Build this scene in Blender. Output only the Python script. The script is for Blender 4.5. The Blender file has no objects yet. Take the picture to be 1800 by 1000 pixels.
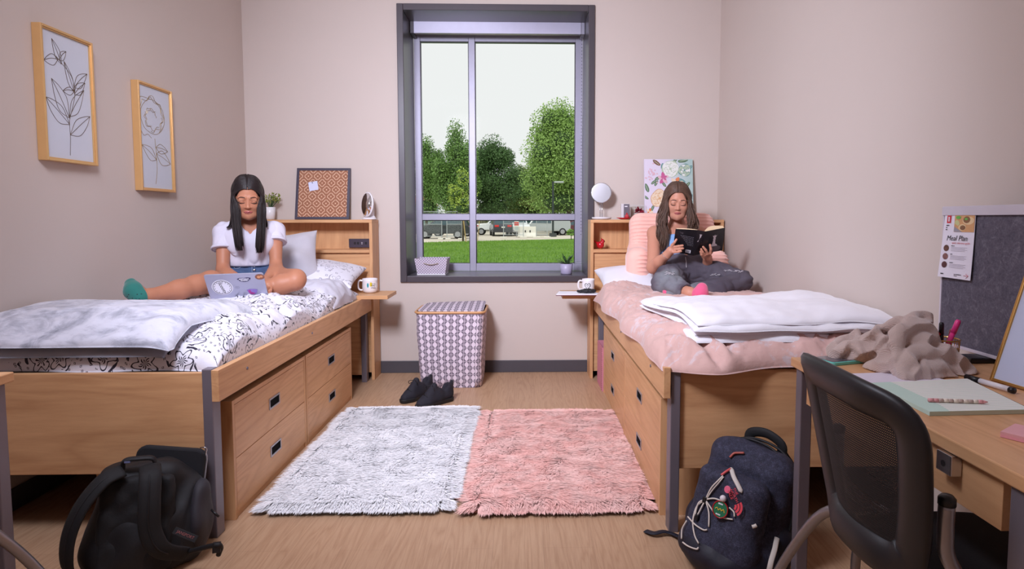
import bpy, math, random
import numpy as np
from mathutils import Vector, Matrix
from math import sin, cos, pi, radians, atan, sqrt

# ------------------------------------------------------------------ camera, world, lights, exposure
SC = bpy.context.scene
COL = SC.collection
F, PX, PY = 1050.0, 945.0, 455.0
YAW, PITCH, EYE = atan(25/F), atan(70/F), 1.157
cam_data = bpy.data.cameras.new('camera')
cam = bpy.data.objects.new('camera', cam_data); COL.objects.link(cam)
cam_data.sensor_width = 36.0; cam_data.lens = F/1800*36
cam_data.shift_x = (900-PX)/1800; cam_data.shift_y = (PY-500)/1800
cam_data.clip_start = 0.05; cam_data.clip_end = 400
cam.location = (0, 0, EYE); cam.rotation_euler = (pi/2-PITCH, 0, -YAW)
SC.camera = cam
SC.view_settings.view_transform = 'Standard'; SC.view_settings.look = 'None'
SC.view_settings.gamma = 1.0; SC.view_settings.use_curve_mapping = False
SC.view_settings.exposure = 0.0
SC.cycles.diffuse_bounces = 8

world = bpy.data.worlds.new('world'); SC.world = world; world.use_nodes = True
bg = world.node_tree.nodes['Background']
bg.inputs[0].default_value = (0.91, 0.91, 0.91, 1); bg.inputs[1].default_value = 1.0

def lamp(name, kind, loc, target, energy, color=(1, 1, 1), size=0.5, size_y=None, spread=None):
    d = bpy.data.lights.new(name, kind); d.energy = energy; d.color = color
    o = bpy.data.objects.new(name, d); COL.objects.link(o); o.location = loc
    o.rotation_euler = (Vector(target)-Vector(loc)).to_track_quat('-Z', 'Y').to_euler()
    if kind == 'AREA':
        d.size = size
        if size_y: d.shape = 'RECTANGLE'; d.size_y = size_y
        if spread: d.spread = spread
    elif kind == 'SUN': d.angle = size
    return o
KEYC = (0.92, 0.95, 1.13)
lamp('flash_softbox', 'AREA', (-0.85, 1.2, 2.4), (0.1, 4.3, 1.25), 48, KEYC, 0.5, spread=radians(112))
lamp('ceiling_lamp', 'AREA', (-1.0, 1.05, 2.84), (-0.9, 1.1, 0), 43, KEYC, 0.6, 1.2)
lamp('sun', 'SUN', (0, -20, 30), (4, 6, 0), 1.6, (1.0, 0.97, 0.9), 0.2)

# ------------------------------------------------------------------ geometry of the view
fw = np.array([sin(YAW)*cos(PITCH), cos(YAW)*cos(PITCH), -sin(PITCH)])
rt = np.array([cos(YAW), -sin(YAW), 0]); upv = np.cross(rt, fw); CAM = np.array([0, 0, EYE])
def ray(u, v): return fw + rt*(u-PX)/F + upv*(PY-v)/F
def K(u, v, Y): r = ray(u, v); return CAM + r*(Y/r[1])          # photo pixel -> point at depth Y
def KX(u, v, X): r = ray(u, v); return CAM + r*(X/r[0])
def KZ(u, v, Z): r = ray(u, v); return CAM + r*((Z-EYE)/r[2])

# ------------------------------------------------------------------ colour and materials
def srgb(r, g, b):
    f = lambda c: (c/255/12.92) if c/255 <= 0.04045 else ((c/255+0.055)/1.055)**2.4
    return (f(r), f(g), f(b), 1.0)
MATS = {}
class NT:
    def __init__(s, name):
        s.m = bpy.data.materials.new(name); s.m.use_nodes = True
        s.t = s.m.node_tree; s.b = s.t.nodes['Principled BSDF']; s.out = s.t.nodes['Material Output']
    def n(s, kind, **kw):
        nd = s.t.nodes.new(kind)
        for k, v in kw.items(): setattr(nd, k, v)
        return nd
    def l(s, a, b): s.t.links.new(a, b)
    def put(s, sock, v):
        if hasattr(v, 'is_output') or isinstance(v, bpy.types.NodeSocket): s.l(v, sock)
        else: sock.default_value = v
    def m_(s, op, a, b=0.0, c=None):
        nd = s.n('ShaderNodeMath', operation=op); s.put(nd.inputs[0], a)
        if len(nd.inputs) > 1: s.put(nd.inputs[1], b)
        if c is not None: s.put(nd.inputs[2], c)
        return nd.outputs[0]
    def mix(s, fac, a, b):
        nd = s.n('ShaderNodeMix', data_type='RGBA'); s.put(nd.inputs[0], fac); s.put(nd.inputs[6], a); s.put(nd.inputs[7], b)
        return nd.outputs[2]
    def coord(s, which='Object', scale=(1, 1, 1), loc=(0, 0, 0), rot=(0, 0, 0)):
        tc = s.n('ShaderNodeTexCoord'); mp = s.n('ShaderNodeMapping')
        mp.inputs['Scale'].default_value = scale; mp.inputs['Location'].default_value = loc; mp.inputs['Rotation'].default_value = rot
        s.l(tc.outputs[which], mp.inputs[0]); return mp.outputs[0]
    def xyz(s, v):
        nd = s.n('ShaderNodeSeparateXYZ'); s.l(v, nd.inputs[0]); return nd.outputs
    def comb(s, x, y, z=0.0):
        nd = s.n('ShaderNodeCombineXYZ'); s.put(nd.inputs[0], x); s.put(nd.inputs[1], y); s.put(nd.inputs[2], z); return nd.outputs[0]
    def noise(s, v, scale, detail=4, rough=0.55, dist=0.0):
        nd = s.n('ShaderNodeTexNoise'); s.l(v, nd.inputs['Vector']); nd.inputs['Scale'].default_value = scale
        nd.inputs['Detail'].default_value = detail; nd.inputs['Roughness'].default_value = rough; nd.inputs['Distortion'].default_value = dist
        return nd.outputs[0]
    def ramp(s, fac, stops):
        nd = s.n('ShaderNodeValToRGB'); s.put(nd.inputs[0], fac); e = nd.color_ramp.elements
        while len(e) < len(stops): e.new(0.5)
        for i, (p, c) in enumerate(stops): e[i].position = p; e[i].color = c
        return nd.outputs[0]
    def sstep(s, v, a, b):
        nd = s.n('ShaderNodeMapRange', interpolation_type='SMOOTHSTEP'); s.put(nd.inputs[0], v)
        nd.inputs[1].default_value = a; nd.inputs[2].default_value = b; return nd.outputs[0]
    def color(s, v): s.put(s.b.inputs['Base Color'], v)
    def set(s, rough=0.5, metal=0.0, spec=None, coat=None, sheen=None):
        s.b.inputs['Roughness'].default_value = rough; s.b.inputs['Metallic'].default_value = metal
        if spec is not None: s.b.inputs['Specular IOR Level'].default_value = spec
        if coat: s.b.inputs['Coat Weight'].default_value = coat
        if sheen: s.b.inputs['Sheen Weight'].default_value = sheen
    def bump(s, h, strength=0.3, dist=0.01):
        nd = s.n('ShaderNodeBump'); nd.inputs['Strength'].default_value = strength; nd.inputs['Distance'].default_value = dist
        s.put(nd.inputs['Height'], h); s.l(nd.outputs[0], s.b.inputs['Normal'])

def plain(name, c, rough=0.5, metal=0.0, bump=None, spec=None, coat=None, sheen=None, var=0.06, vscale=18):
    """one colour with a faint procedural variation"""
    if name in MATS: return MATS[name]
    t = NT(name); v = t.coord()
    f = t.noise(v, vscale, 3)
    dk = tuple(x*(1-var) for x in c[:3])+(1,); lt = tuple(min(1, x*(1+var)) for x in c[:3])+(1,)
    t.color(t.mix(f, dk, lt)); t.set(rough, metal, spec, coat, sheen)
    if bump: t.bump(t.noise(v, bump[0], 4), bump[1], bump[2])
    MATS[name] = t.m; return t.m

def wood(name, axis, a, b, rough=0.42):
    t = NT(name); sc = [9.0, 9.0, 9.0]; sc['xyz'.index(axis)] = 0.9
    v = t.coord(scale=sc)
    g = t.noise(v, 1.6, 6, 0.6, 0.8); fine = t.noise(v, 9.0, 4, 0.7, 0.3)
    ring = t.m_('ABSOLUTE', t.m_('SINE', t.m_('MULTIPLY', t.noise(v, 0.55, 2, 0.5, 0.9), 38.0)))
    f = t.m_('ADD', t.m_('ADD', t.m_('MULTIPLY', g, 0.5), t.m_('MULTIPLY', fine, 0.32)), t.m_('MULTIPLY', ring, 0.16))
    t.color(t.ramp(f, [(0.28, b), (0.5, tuple((x+y)/2 for x, y in zip(a, b))), (0.72, a)]))
    t.set(rough, spec=0.35); t.bump(fine, 0.06, 0.002)
    return t.m
WA, WB = srgb(220, 172, 126), srgb(188, 138, 96)
WOOD = {k: wood('maple_laminate_'+k, k, WA, WB) for k in 'xyz'}
M_EDGE = plain('maple_edge_band', srgb(214, 168, 124), 0.4)
M_STEEL = plain('grey_steel', srgb(118, 110, 118), 0.38, 0.25)
M_DARKSTEEL = plain('dark_grey_steel', srgb(78, 72, 78), 0.45, 0.2)
M_BLACK = plain('black_plastic', srgb(22, 20, 24), 0.4)
M_CHROME = plain('brushed_chrome', srgb(200, 198, 204), 0.25, 1.0)
M_GOLD = plain('gold_metal', srgb(206, 160, 92), 0.28, 0.85)
M_WHITE = plain('white_paint', srgb(228, 224, 228), 0.4)
M_PAPER = plain('white_paper', srgb(232, 230, 238), 0.8, var=0.02)
M_INK = plain('black_ink', srgb(38, 34, 42), 0.7)
M_RED = plain('red_glaze', srgb(176, 24, 36), 0.2)
M_MIRROR = plain('mirror_glass', srgb(225, 225, 230), 0.02, 1.0, var=0.0)

# ------------------------------------------------------------------ mesh building
class MB:
    def __init__(s): s.v = []; s.f = []; s.mi = []; s.uv = None; s.cur = 0
    def add(s, vs, fs):
        o = len(s.v); s.v.extend([tuple(map(float, p)) for p in vs]); s.f.extend([tuple(i+o for i in q) for q in fs]); s.mi.extend([s.cur]*len(fs)); return s
    def box(s, x0, x1, y0, y1, z0, z1):
        vs = [(x, y, z) for x in (x0, x1) for y in (y0, y1) for z in (z0, z1)]
        return s.add(vs, [(0, 1, 3, 2), (4, 6, 7, 5), (0, 4, 5, 1), (2, 3, 7, 6), (0, 2, 6, 4), (1, 5, 7, 3)])
    def obox(s, c, half, R):
        c = np.array(c); R = np.array(R)
        vs = [c + R @ np.array([sx*half[0], sy*half[1], sz*half[2]]) for sx in (-1, 1) for sy in (-1, 1) for sz in (-1, 1)]
        return s.add(vs, [(0, 1, 3, 2), (4, 6, 7, 5), (0, 4, 5, 1), (2, 3, 7, 6), (0, 2, 6, 4), (1, 5, 7, 3)])
    def tube(s, pts, r, n=8, cap=True, flat=None):
        pts = [np.array(p, float) for p in pts]; N = len(pts)
        rs = r if hasattr(r, '__len__') else [r]*N
        prev = None; rings = []
        for i in range(N):
            d = pts[min(i+1, N-1)]-pts[max(i-1, 0)]; d = d/(np.linalg.norm(d)+1e-9)
            if prev is None:
                a = np.array([0, 0, 1.0]) if abs(d[2]) < 0.9 else np.array([1.0, 0, 0])
                if flat is not None: a = np.array(flat[0], float)
                x = a-d*(a@d)
            else: x = prev-d*(prev@d)
            x = x/(np.linalg.norm(x)+1e-9); prev = x; y = np.cross(d, x)
            k = flat[1] if flat is not None else 1.0
            rings.append([pts[i]+rs[i]*(cos(2*pi*j/n)*x + k*sin(2*pi*j/n)*y) for j in range(n)])
        vs = [p for rg in rings for p in rg]
        fs = [(i*n+j, i*n+(j+1) % n, (i+1)*n+(j+1) % n, (i+1)*n+j) for i in range(N-1) for j in range(n)]
        if cap: fs.append(tuple(range(n-1, -1, -1))); fs.append(tuple((N-1)*n+j for j in range(n)))
        return s.add(vs, fs)
    def loop(s, pts, r, n=8, flat=None):
        """closed tube"""
        pts = [np.array(p, float) for p in pts]; N = len(pts); vs = []; c = sum(pts)/N
        for i in range(N):
            d = pts[(i+1) % N]-pts[i-1]; d /= np.linalg.norm(d)+1e-9
            x = pts[i]-c; x = x-d*(x@d); x /= np.linalg.norm(x)+1e-9; y = np.cross(d, x)
            k = flat if flat else 1.0
            vs += [pts[i]+r*(cos(2*pi*j/n)*x+k*sin(2*pi*j/n)*y) for j in range(n)]
        return s.add(vs, [(i*n+j, i*n+(j+1) % n, ((i+1) % N)*n+(j+1) % n, ((i+1) % N)*n+j) for i in range(N) for j in range(n)])
    def lathe(s, c, prof, n=28, R=None):
        c = np.array(c, float); R = np.eye(3) if R is None else np.array(R)
        vs = [c+R @ np.array([r*cos(2*pi*j/n), r*sin(2*pi*j/n), z]) for r, z in prof for j in range(n)]; N = len(prof)
        fs = [(i*n+j, i*n+(j+1) % n, (i+1)*n+(j+1) % n, (i+1)*n+j) for i in range(N-1) for j in range(n)]
        if prof[0][0] > 1e-6: fs.append(tuple(range(n-1, -1, -1)))
        if prof[-1][0] > 1e-6: fs.append(tuple((N-1)*n+j for j in range(n)))
        return s.add(vs, fs)
    def prism(s, poly, o, r, u, depth):
        """polygon in the plane (o; r, u) extruded along r x u"""
        o, r, u = np.array(o, float), np.array(r, float), np.array(u, float); nn = np.cross(r, u); n = len(poly)
        vs = [o+r*p[0]+u*p[1] for p in poly]+[o+r*p[0]+u*p[1]+nn*depth for p in poly]
        return s.add(vs, [tuple(range(n-1, -1, -1)), tuple(range(n, 2*n))]+[(i, (i+1) % n, n+(i+1) % n, n+i) for i in range(n)])
    def disc(s, o, r, u, rad, depth=0.0008, n=24, ky=1.0):
        return s.prism([(rad*cos(2*pi*i/n), ky*rad*sin(2*pi*i/n)) for i in range(n)], o, r, u, depth)
    def ball(s, c, r, n=12, R=None):
        r = np.array(r)*np.ones(3); c = np.array(c, float); R = np.eye(3) if R is None else R; m = n//2+2
        vs = [c+R @ (r*np.array([sin(pi*i/m)*cos(2*pi*j/n), sin(pi*i/m)*sin(2*pi*j/n), cos(pi*i/m)])) for i in range(m+1) for j in range(n)]
        return s.add(vs, [(i*n+j, (i+1)*n+j, (i+1)*n+(j+1) % n, i*n+(j+1) % n) for i in range(m) for j in range(n)])
    def arrays(s): return np.array(s.v, np.float32).reshape(-1, 3), s.f

ORG = {}
CHILD_N = {}
def _mesh(name, V, Fc, mats, mi=None, smooth=False, uv=None):
    me = bpy.data.meshes.new(name); V = np.asarray(V, np.float32)
    if isinstance(Fc, np.ndarray):
        k = Fc.shape[1]; tot = np.full(len(Fc), k, np.int32); flat = Fc.astype(np.int32).ravel()
    else:
        tot = np.array([len(f) for f in Fc], np.int32); flat = np.array([i for f in Fc for i in f], np.int32)
    st = np.zeros(len(tot), np.int32); st[1:] = np.cumsum(tot)[:-1]
    me.vertices.add(len(V)); me.vertices.foreach_set('co', V.ravel())
    me.loops.add(len(flat)); me.loops.foreach_set('vertex_index', flat)
    me.polygons.add(len(tot)); me.polygons.foreach_set('loop_start', st)
    for m in (mats if isinstance(mats, (list, tuple)) else [mats]): me.materials.append(m)
    if mi is not None: me.polygons.foreach_set('material_index', np.asarray(mi, np.int32))
    me.polygons.foreach_set('use_smooth', np.full(len(tot), smooth, bool))
    if uv is not None:
        l = me.uv_layers.new(name='UVMap'); l.data.foreach_set('uv', np.asarray(uv, np.float32)[flat].ravel())
    me.update(calc_edges=True); me.validate(); return me

def obj(name, src, mats, parent=None, smooth=False, bevel=0.0, label=None, kind=None, local=False, subsurf=0, uv=None, autosmooth=None):
    if isinstance(src, MB): V, Fc = src.arrays(); mi = src.mi if any(src.mi) else None
    else: V, Fc = src[0], src[1]; mi = src[2] if len(src) > 2 else None; uv = src[3] if len(src) > 3 else uv
    V = np.asarray(V, np.float32)
    if parent is not None: org = ORG[parent.name]
    elif local: org = np.zeros(3)
    else: org = np.array([(V[:, 0].min()+V[:, 0].max())/2, (V[:, 1].min()+V[:, 1].max())/2, V[:, 2].min()])
    me = _mesh(name, V-org.astype(np.float32), Fc, mats, mi, smooth, uv)
    o = bpy.data.objects.new(name, me); COL.objects.link(o)
    if parent is not None: o.parent = parent
    else: o.location = org
    ORG[o.name] = org
    if bevel:
        b = o.modifiers.new('bevel', 'BEVEL'); b.width = bevel; b.segments = 2; b.limit_method = 'ANGLE'; b.angle_limit = radians(40)
    if subsurf:
        b = o.modifiers.new('subsurf', 'SUBSURF'); b.levels = subsurf; b.render_levels = subsurf
    if label: o['label'] = label
    if kind: o['kind'] = kind
    return o
def tag(o, label, cat, group=None):
    o['label'] = label; o['category'] = cat
    if group: o['group'] = group
    return o
def thing(name, label, cat, loc=(0, 0, 0), group=None, local=False):
    o = bpy.data.objects.new(name, None); COL.objects.link(o); o.location = [float(x) for x in loc]; o.empty_display_size = 0.1
    ORG[o.name] = np.zeros(3) if local else np.array(loc, float)
    return tag(o, label, cat, group)
def struct(name, src, mats, **kw): return obj(name, src, mats, kind='structure', **kw)
def copy_tree(o, parent=None):
    c = o.copy(); COL.objects.link(c)
    if parent is not None: c.parent = parent
    ORG[c.name] = ORG.get(o.name, np.zeros(3))
    for ch in o.children: copy_tree(ch, c)
    return c

def text_mesh(body, size, align='CENTER', shear=0.0, space=1.0):
    cu = bpy.data.curves.new('lettering', 'FONT'); cu.body = body; cu.size = size; cu.align_x = align; cu.align_y = 'CENTER'
    cu.shear = shear; cu.space_character = space; cu.resolution_u = 3
    ob = bpy.data.objects.new('lettering', cu); COL.objects.link(ob)
    bpy.context.view_layer.update()
    me = bpy.data.meshes.new_from_object(ob.evaluated_get(bpy.context.evaluated_depsgraph_get()))
    V = np.array([v.co[:] for v in me.vertices]).reshape(-1, 3); Fc = [tuple(p.vertices) for p in me.polygons]
    bpy.data.objects.remove(ob); bpy.data.curves.remove(cu); bpy.data.meshes.remove(me)
    return V, Fc
def letter(mb, body, size, o, r, u, eps=0.0006, bend=None, **kw):
    """lettering laid on the plane (o; r, u); bend = radius of a cylinder it wraps round"""
    V, Fc = text_mesh(body, size, **kw)
    if not len(V): return
    o, r, u = np.array(o, float), np.array(r, float), np.array(u, float); n = np.cross(r, u)
    if bend: P = [o+r*bend*sin(v[0]/bend)+u*v[1]+n*(eps-bend*(1-cos(v[0]/bend))) for v in V]
    else: P = [o+r*v[0]+u*v[1]+n*eps for v in V]
    mb.add(P, Fc)

def bars(mb, o, r, u, w, h, rows, gap, n_words=4, seed=0, th=.0004):
    """rows of word-like dashes standing for print too small to read"""
    g = random.Random(seed)
    for k in range(rows):
        x = -w/2; end = w/2*(1 if k < rows-1 else g.uniform(-.2, .6))
        while x < end:
            L = min(g.uniform(.6, 1.4)*w/n_words, end-x); mb.prism([(x, -h/2-gap*k), (x+L*.86, -h/2-gap*k), (x+L*.86, h/2-gap*k), (x, h/2-gap*k)], o, r, u, th); x += L
def scrawl(mb, o, r, u, w, h, seed=0, R=None, rad=.0006):
    """a handwritten-looking line too small to read"""
    g = random.Random(seed); n = max(6, int(w/h*2.4)); nn = np.cross(r, u); P = []
    for i in range(n): a, b = -w/2+w*i/(n-1), (h*(.5 if i % 2 else -.5))*g.uniform(.5, 1.1); P.append(o+(r*R*sin(a/R)-nn*R*(1-cos(a/R)) if R else r*a)+u*b+nn*.0006)
    mb.tube(catmull(P, 3), rad, 5)

def rot(ax, ang):
    return np.array(Matrix.Rotation(ang, 3, ax))
def frame(fwd, up):
    """columns: right(+x), forward(+y), up(+z)"""
    f = np.array(fwd, float); f /= np.linalg.norm(f); u = np.array(up, float); u = u-f*(u@f); u /= np.linalg.norm(u)
    return np.stack([np.cross(f, u), f, u], 1)
def catmull(pts, n=6):
    P = [np.array(p, float) for p in pts]; P = [2*P[0]-P[1]]+P+[2*P[-1]-P[-2]]; out = []
    for i in range(1, len(P)-2):
        for k in range(n):
            t = k/n; out.append(0.5*(2*P[i]+(P[i+1]-P[i-1])*t+(2*P[i-1]-5*P[i]+4*P[i+1]-P[i+2])*t*t+(3*P[i]-P[i-1]-3*P[i+1]+P[i+2])*t**3))
    out.append(P[-2]); return out

# smooth pseudo noise (sum of sines), for folds and creases
def waves(seed, n, fmin, fmax, aniso=(1, 1, 1)):
    rg = np.random.RandomState(seed); d = rg.normal(size=(n, 3))*np.array(aniso); d /= np.linalg.norm(d, axis=1)[:, None]+1e-9
    f = np.exp(rg.uniform(np.log(fmin), np.log(fmax), n))[:, None]; ph = rg.uniform(0, 6.28, n); k = d*f*2*pi
    def fn(x, y, z=0.0):
        s = 0
        for i in range(n): s = s+np.sin(k[i, 0]*x+k[i, 1]*y+k[i, 2]*z+ph[i]+0.9*np.sin(0.6*(k[i, 1]*x-k[i, 0]*y)+ph[i-1]))
        return s/sqrt(n)
    return fn

# ------------------------------------------------------------------ signed distance modelling -> one continuous mesh
class SDF:
    def __init__(s, lo, hi, h):
        s.lo = np.array(lo, float); s.h = h; s.n = np.ceil((np.array(hi)-s.lo)/h).astype(int)+1
        s.d = np.full(s.n, 1.0, np.float32)
    def win(s, lo, hi):
        a = np.clip(np.floor((np.array(lo)-s.lo)/s.h).astype(int), 0, s.n); b = np.clip(np.ceil((np.array(hi)-s.lo)/s.h).astype(int)+1, 0, s.n)
        if (b <= a).any(): return None, None
        sl = tuple(slice(i, j) for i, j in zip(a, b))
        ax = [(np.arange(i, j)*s.h+o).astype(np.float32) for i, j, o in zip(a, b, s.lo)]
        return sl, (ax[0][:, None, None], ax[1][None, :, None], ax[2][None, None, :])
    def _op(s, sl, d, k, op):
        o = s.d[sl]
        if op == 'u':
            if k > 0: hh = np.clip(0.5+0.5*(o-d)/k, 0, 1); s.d[sl] = o*(1-hh)+d*hh-k*hh*(1-hh)
            else: s.d[sl] = np.minimum(o, d)
        elif op == 's':
            if k > 0: hh = np.clip(0.5-0.5*(o+d)/k, 0, 1); s.d[sl] = o*(1-hh)-d*hh+k*hh*(1-hh)
            else: s.d[sl] = np.maximum(o, -d)
    def cone(s, a, b, ra, rb, k=0.02, op='u', sq=None):
        a, b = np.array(a, float), np.array(b, float); R = max(ra, rb)+k+2*s.h
        sl, P = s.win(np.minimum(a, b)-R, np.maximum(a, b)+R)
        if sl is None: return s
        ba = b-a; L = ba@ba+1e-12
        px, py, pz = P[0]-a[0], P[1]-a[1], P[2]-a[2]
        t = np.clip((px*ba[0]+py*ba[1]+pz*ba[2])/L, 0, 1)
        dx, dy, dz = px-t*ba[0], py-t*ba[1], pz-t*ba[2]
        if sq is not None:            # flatten: distance stretched along unit axis sq[0] by factor sq[1]
            ax = np.array(sq[0], float); ax /= np.linalg.norm(ax); q = dx*ax[0]+dy*ax[1]+dz*ax[2]; e = sq[1]-1
            dx, dy, dz = dx+e*q*ax[0], dy+e*q*ax[1], dz+e*q*ax[2]
        s._op(sl, np.sqrt(dx*dx+dy*dy+dz*dz)-(ra+(rb-ra)*t), k, op); return s
    def chain(s, pts, rs, k=0.02, op='u', sq=None):
        for i in range(len(pts)-1): s.cone(pts[i], pts[i+1], rs[i], rs[i+1], k, op, sq)
        return s
    def ell(s, c, r, R=None, k=0.02, op='u'):
        c, r = np.array(c, float), np.array(r, float); R = np.eye(3) if R is None else np.array(R)
        ext = np.sqrt(((R*r)**2).sum(1))+k+2*s.h
        sl, P = s.win(c-ext, c+ext)
        if sl is None: return s
        q = [P[i]-c[i] for i in range(3)]
        l = [q[0]*R[0, j]+q[1]*R[1, j]+q[2]*R[2, j] for j in range(3)]
        k0 = np.sqrt(sum((l[j]/r[j])**2 for j in range(3))); k1 = np.sqrt(sum((l[j]/r[j]**2)**2 for j in range(3)))+1e-6
        s._op(sl, k0*(k0-1)/k1, k, op); return s
    def box(s, c, half, R=None, rd=0.02, k=0.02, op='u'):
        c, hf = np.array(c, float), np.array(half, float); R = np.eye(3) if R is None else np.array(R)
        ext = (np.abs(R)*hf).sum(1)+k+2*s.h
        sl, P = s.win(c-ext, c+ext)
        if sl is None: return s
        q = [P[i]-c[i] for i in range(3)]
        l = [np.abs(q[0]*R[0, j]+q[1]*R[1, j]+q[2]*R[2, j])-(hf[j]-rd) for j in range(3)]
        d = np.sqrt(sum(np.maximum(x, 0)**2 for x in l))+np.minimum(np.maximum(l[0], np.maximum(l[1], l[2])), 0)-rd
        s._op(sl, d, k, op); return s
    def grid(s):
        return s.win(s.lo-1, s.lo+s.n*s.h+1)[1]
    def plane(s, p, n, k=0.0):
        """keep the side the normal points away from"""
        n = np.array(n, float); n /= np.linalg.norm(n); P = s.grid()
        d = (P[0]-p[0])*n[0]+(P[1]-p[1])*n[1]+(P[2]-p[2])*n[2]
        if k > 0: hh = np.clip(0.5-0.5*(s.d-d)/k, 0, 1); s.d = (s.d*(1-hh)+d*hh+k*hh*(1-hh)).astype(np.float32)
        else: s.d = np.maximum(s.d, d).astype(np.float32)
        return s
    def displace(s, fn): P = s.grid(); s.d = (s.d+fn(*P)).astype(np.float32); return s
    def mesh(s):
        v = s.d.copy(); v[0], v[-1] = 1, 1; v[:, 0], v[:, -1] = 1, 1; v[:, :, 0], v[:, :, -1] = 1, 1
        ins = v < 0; nx, ny, nz = v.shape
        c = np.zeros((nx-1, ny-1, nz-1), np.int8)
        for i in (0, 1):
            for j in (0, 1):
                for k in (0, 1): c += ins[i:nx-1+i, j:ny-1+j, k:nz-1+k]
        act = np.argwhere((c > 0) & (c < 8)); idx = np.full(c.shape, -1, np.int32); idx[tuple(act.T)] = np.arange(len(act))
        cv = {(i, j, k): v[act[:, 0]+i, act[:, 1]+j, act[:, 2]+k] for i in (0, 1) for j in (0, 1) for k in (0, 1)}
        acc = np.zeros((len(act), 3)); cnt = np.zeros(len(act))
        for ax in range(3):
            for p in (0, 1):
                for q in (0, 1):
                    a = [0, 0, 0]; o = [x for x in range(3) if x != ax]; a[o[0]] = p; a[o[1]] = q; b = list(a); b[ax] = 1
                    va, vb = cv[tuple(a)], cv[tuple(b)]; m = (va < 0) != (vb < 0); t = np.where(m, va/(va-vb+1e-12), 0)
                    pt = np.tile(np.array(a, float), (len(act), 1)); pt[:, ax] = t; acc += pt*m[:, None]; cnt += m
        V = (act+acc/np.maximum(cnt, 1)[:, None])*s.h+s.lo; Q = []
        for ax in range(3):
            e = [slice(1, -1)]*3; e[ax] = slice(0, -1); e2 = list(e); e2[ax] = slice(1, None)
            A, B = ins[tuple(e)], ins[tuple(e2)]; w = np.argwhere(A != B)
            off = np.array([1, 1, 1]); off[ax] = 0; w = w+off; flip = ins[tuple(w.T)]
            o = [x for x in range(3) if x != ax]
            def cell(da, db):
                q = w.copy(); q[:, o[0]] -= da; q[:, o[1]] -= db; return idx[tuple(q.T)]
            quad = np.stack([cell(1, 1), cell(0, 1), cell(0, 0), cell(1, 0)], 1)
            if ax == 1: flip = ~flip
            quad[~flip] = quad[~flip][:, ::-1]; Q.append(quad)
        return V.astype(np.float32), np.concatenate(Q)
# ================================================================== the room
WL, WR, WB_, WF, CEIL = -2.03, 1.455, 4.465, -1.6, 2.86
def mat_wall():
    t = NT('greige_wall_paint'); v = t.coord()
    t.color(t.mix(t.noise(v, 1.3, 3), srgb(197, 184, 176), srgb(203, 190, 182)))
    t.set(0.75, spec=0.3); t.bump(t.noise(v, 260, 3), 0.05, 0.002); return t.m
M_WALL = mat_wall()
M_CEIL = plain('white_ceiling_paint', srgb(232, 229, 226), 0.9)
def mat_floor():
    t = NT('oak_vinyl_plank'); v = t.coord(rot=(0, 0, pi/2))
    br = t.n('ShaderNodeTexBrick'); t.l(v, br.inputs[0]); br.offset = 0.37
    for i, c in ((1, srgb(176, 140, 108)), (2, srgb(162, 126, 96)), (3, srgb(132, 100, 76))): br.inputs[i].default_value = c
    br.inputs['Scale'].default_value = 1; br.inputs['Mortar Size'].default_value = 0.0011; br.inputs['Mortar Smooth'].default_value = 0.3
    br.inputs['Brick Width'].default_value = 1.22; br.inputs['Row Height'].default_value = 0.178
    x, y, z = t.xyz(t.coord())
    pid = t.m_('FLOOR', t.m_('DIVIDE', x, 0.178)); sh = t.m_('MULTIPLY', pid, 7.31)
    gv = t.comb(t.m_('MULTIPLY', x, 14.0), t.m_('ADD', t.m_('MULTIPLY', y, 1.0), sh), sh)
    big = t.noise(gv, 1.0, 2, 0.5, 0.6)
    rings = t.m_('ABSOLUTE', t.m_('SINE', t.m_('MULTIPLY', big, 34.0)))
    fine = t.noise(t.comb(t.m_('MULTIPLY', x, 190.0), t.m_('MULTIPLY', y, 9.0), sh), 1.0, 4, 0.7)
    g = t.m_('ADD', t.m_('MULTIPLY', rings, 0.26), t.m_('MULTIPLY', fine, 0.74))
    tone = t.ramp(g, [(0.2, srgb(168, 130, 100)), (0.75, srgb(205, 170, 138))])
    t.color(t.mix(0.62, br.outputs[0], tone)); t.set(0.42, spec=0.4); t.bump(g, 0.05, 0.002); return t.m
M_FLOOR = mat_floor()
struct('floor', MB().box(WL-0.1, WR+0.1, WF-0.1, WB_+0.4, -0.12, 0.0), M_FLOOR)
struct('ceiling', MB().box(WL-0.1, WR+0.1, WF-0.1, WB_+0.4, CEIL, CEIL+0.1), M_CEIL)
struct('wall_left', MB().box(WL-0.12, WL, WF-0.1, WB_+0.4, 0.0, CEIL), M_WALL)
struct('wall_right', MB().box(WR, WR+0.12, WF-0.1, WB_+0.4, 0.0, CEIL), M_WALL)
struct('wall_front', MB().box(WL, WR, WF-0.12, WF, 0.0, CEIL), M_WALL)
GX0, GX1, GZ0, GZ1, GY = -0.868, 0.478, 0.734, 2.665, 4.86       # opening, depth of the glazing
w = MB(); YB = WB_+0.4
w.box(WL, GX0-0.02, WB_, YB, 0, CEIL); w.box(GX1+0.02, WR, WB_, YB, 0, CEIL)
w.box(GX0-0.02, GX1+0.02, WB_, YB, 0, GZ0-0.02); w.box(GX0-0.02, GX1+0.02, WB_, YB, GZ1+0.02, CEIL)
struct('wall_back', w, M_WALL)
M_BASE = plain('charcoal_rubber_base', srgb(72, 68, 74), 0.55)
def baseboard(name, x0, x1, y0, y1): struct(name, MB().box(x0, x1, y0, y1, 0, 0.092), M_BASE, bevel=0.004)
baseboard('baseboard_back', WL+0.008, WR-0.008, WB_-0.008, WB_)
baseboard('baseboard_left', WL, WL+0.008, WF, WB_); baseboard('baseboard_right', WR-0.008, WR, WF, WB_)

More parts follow.
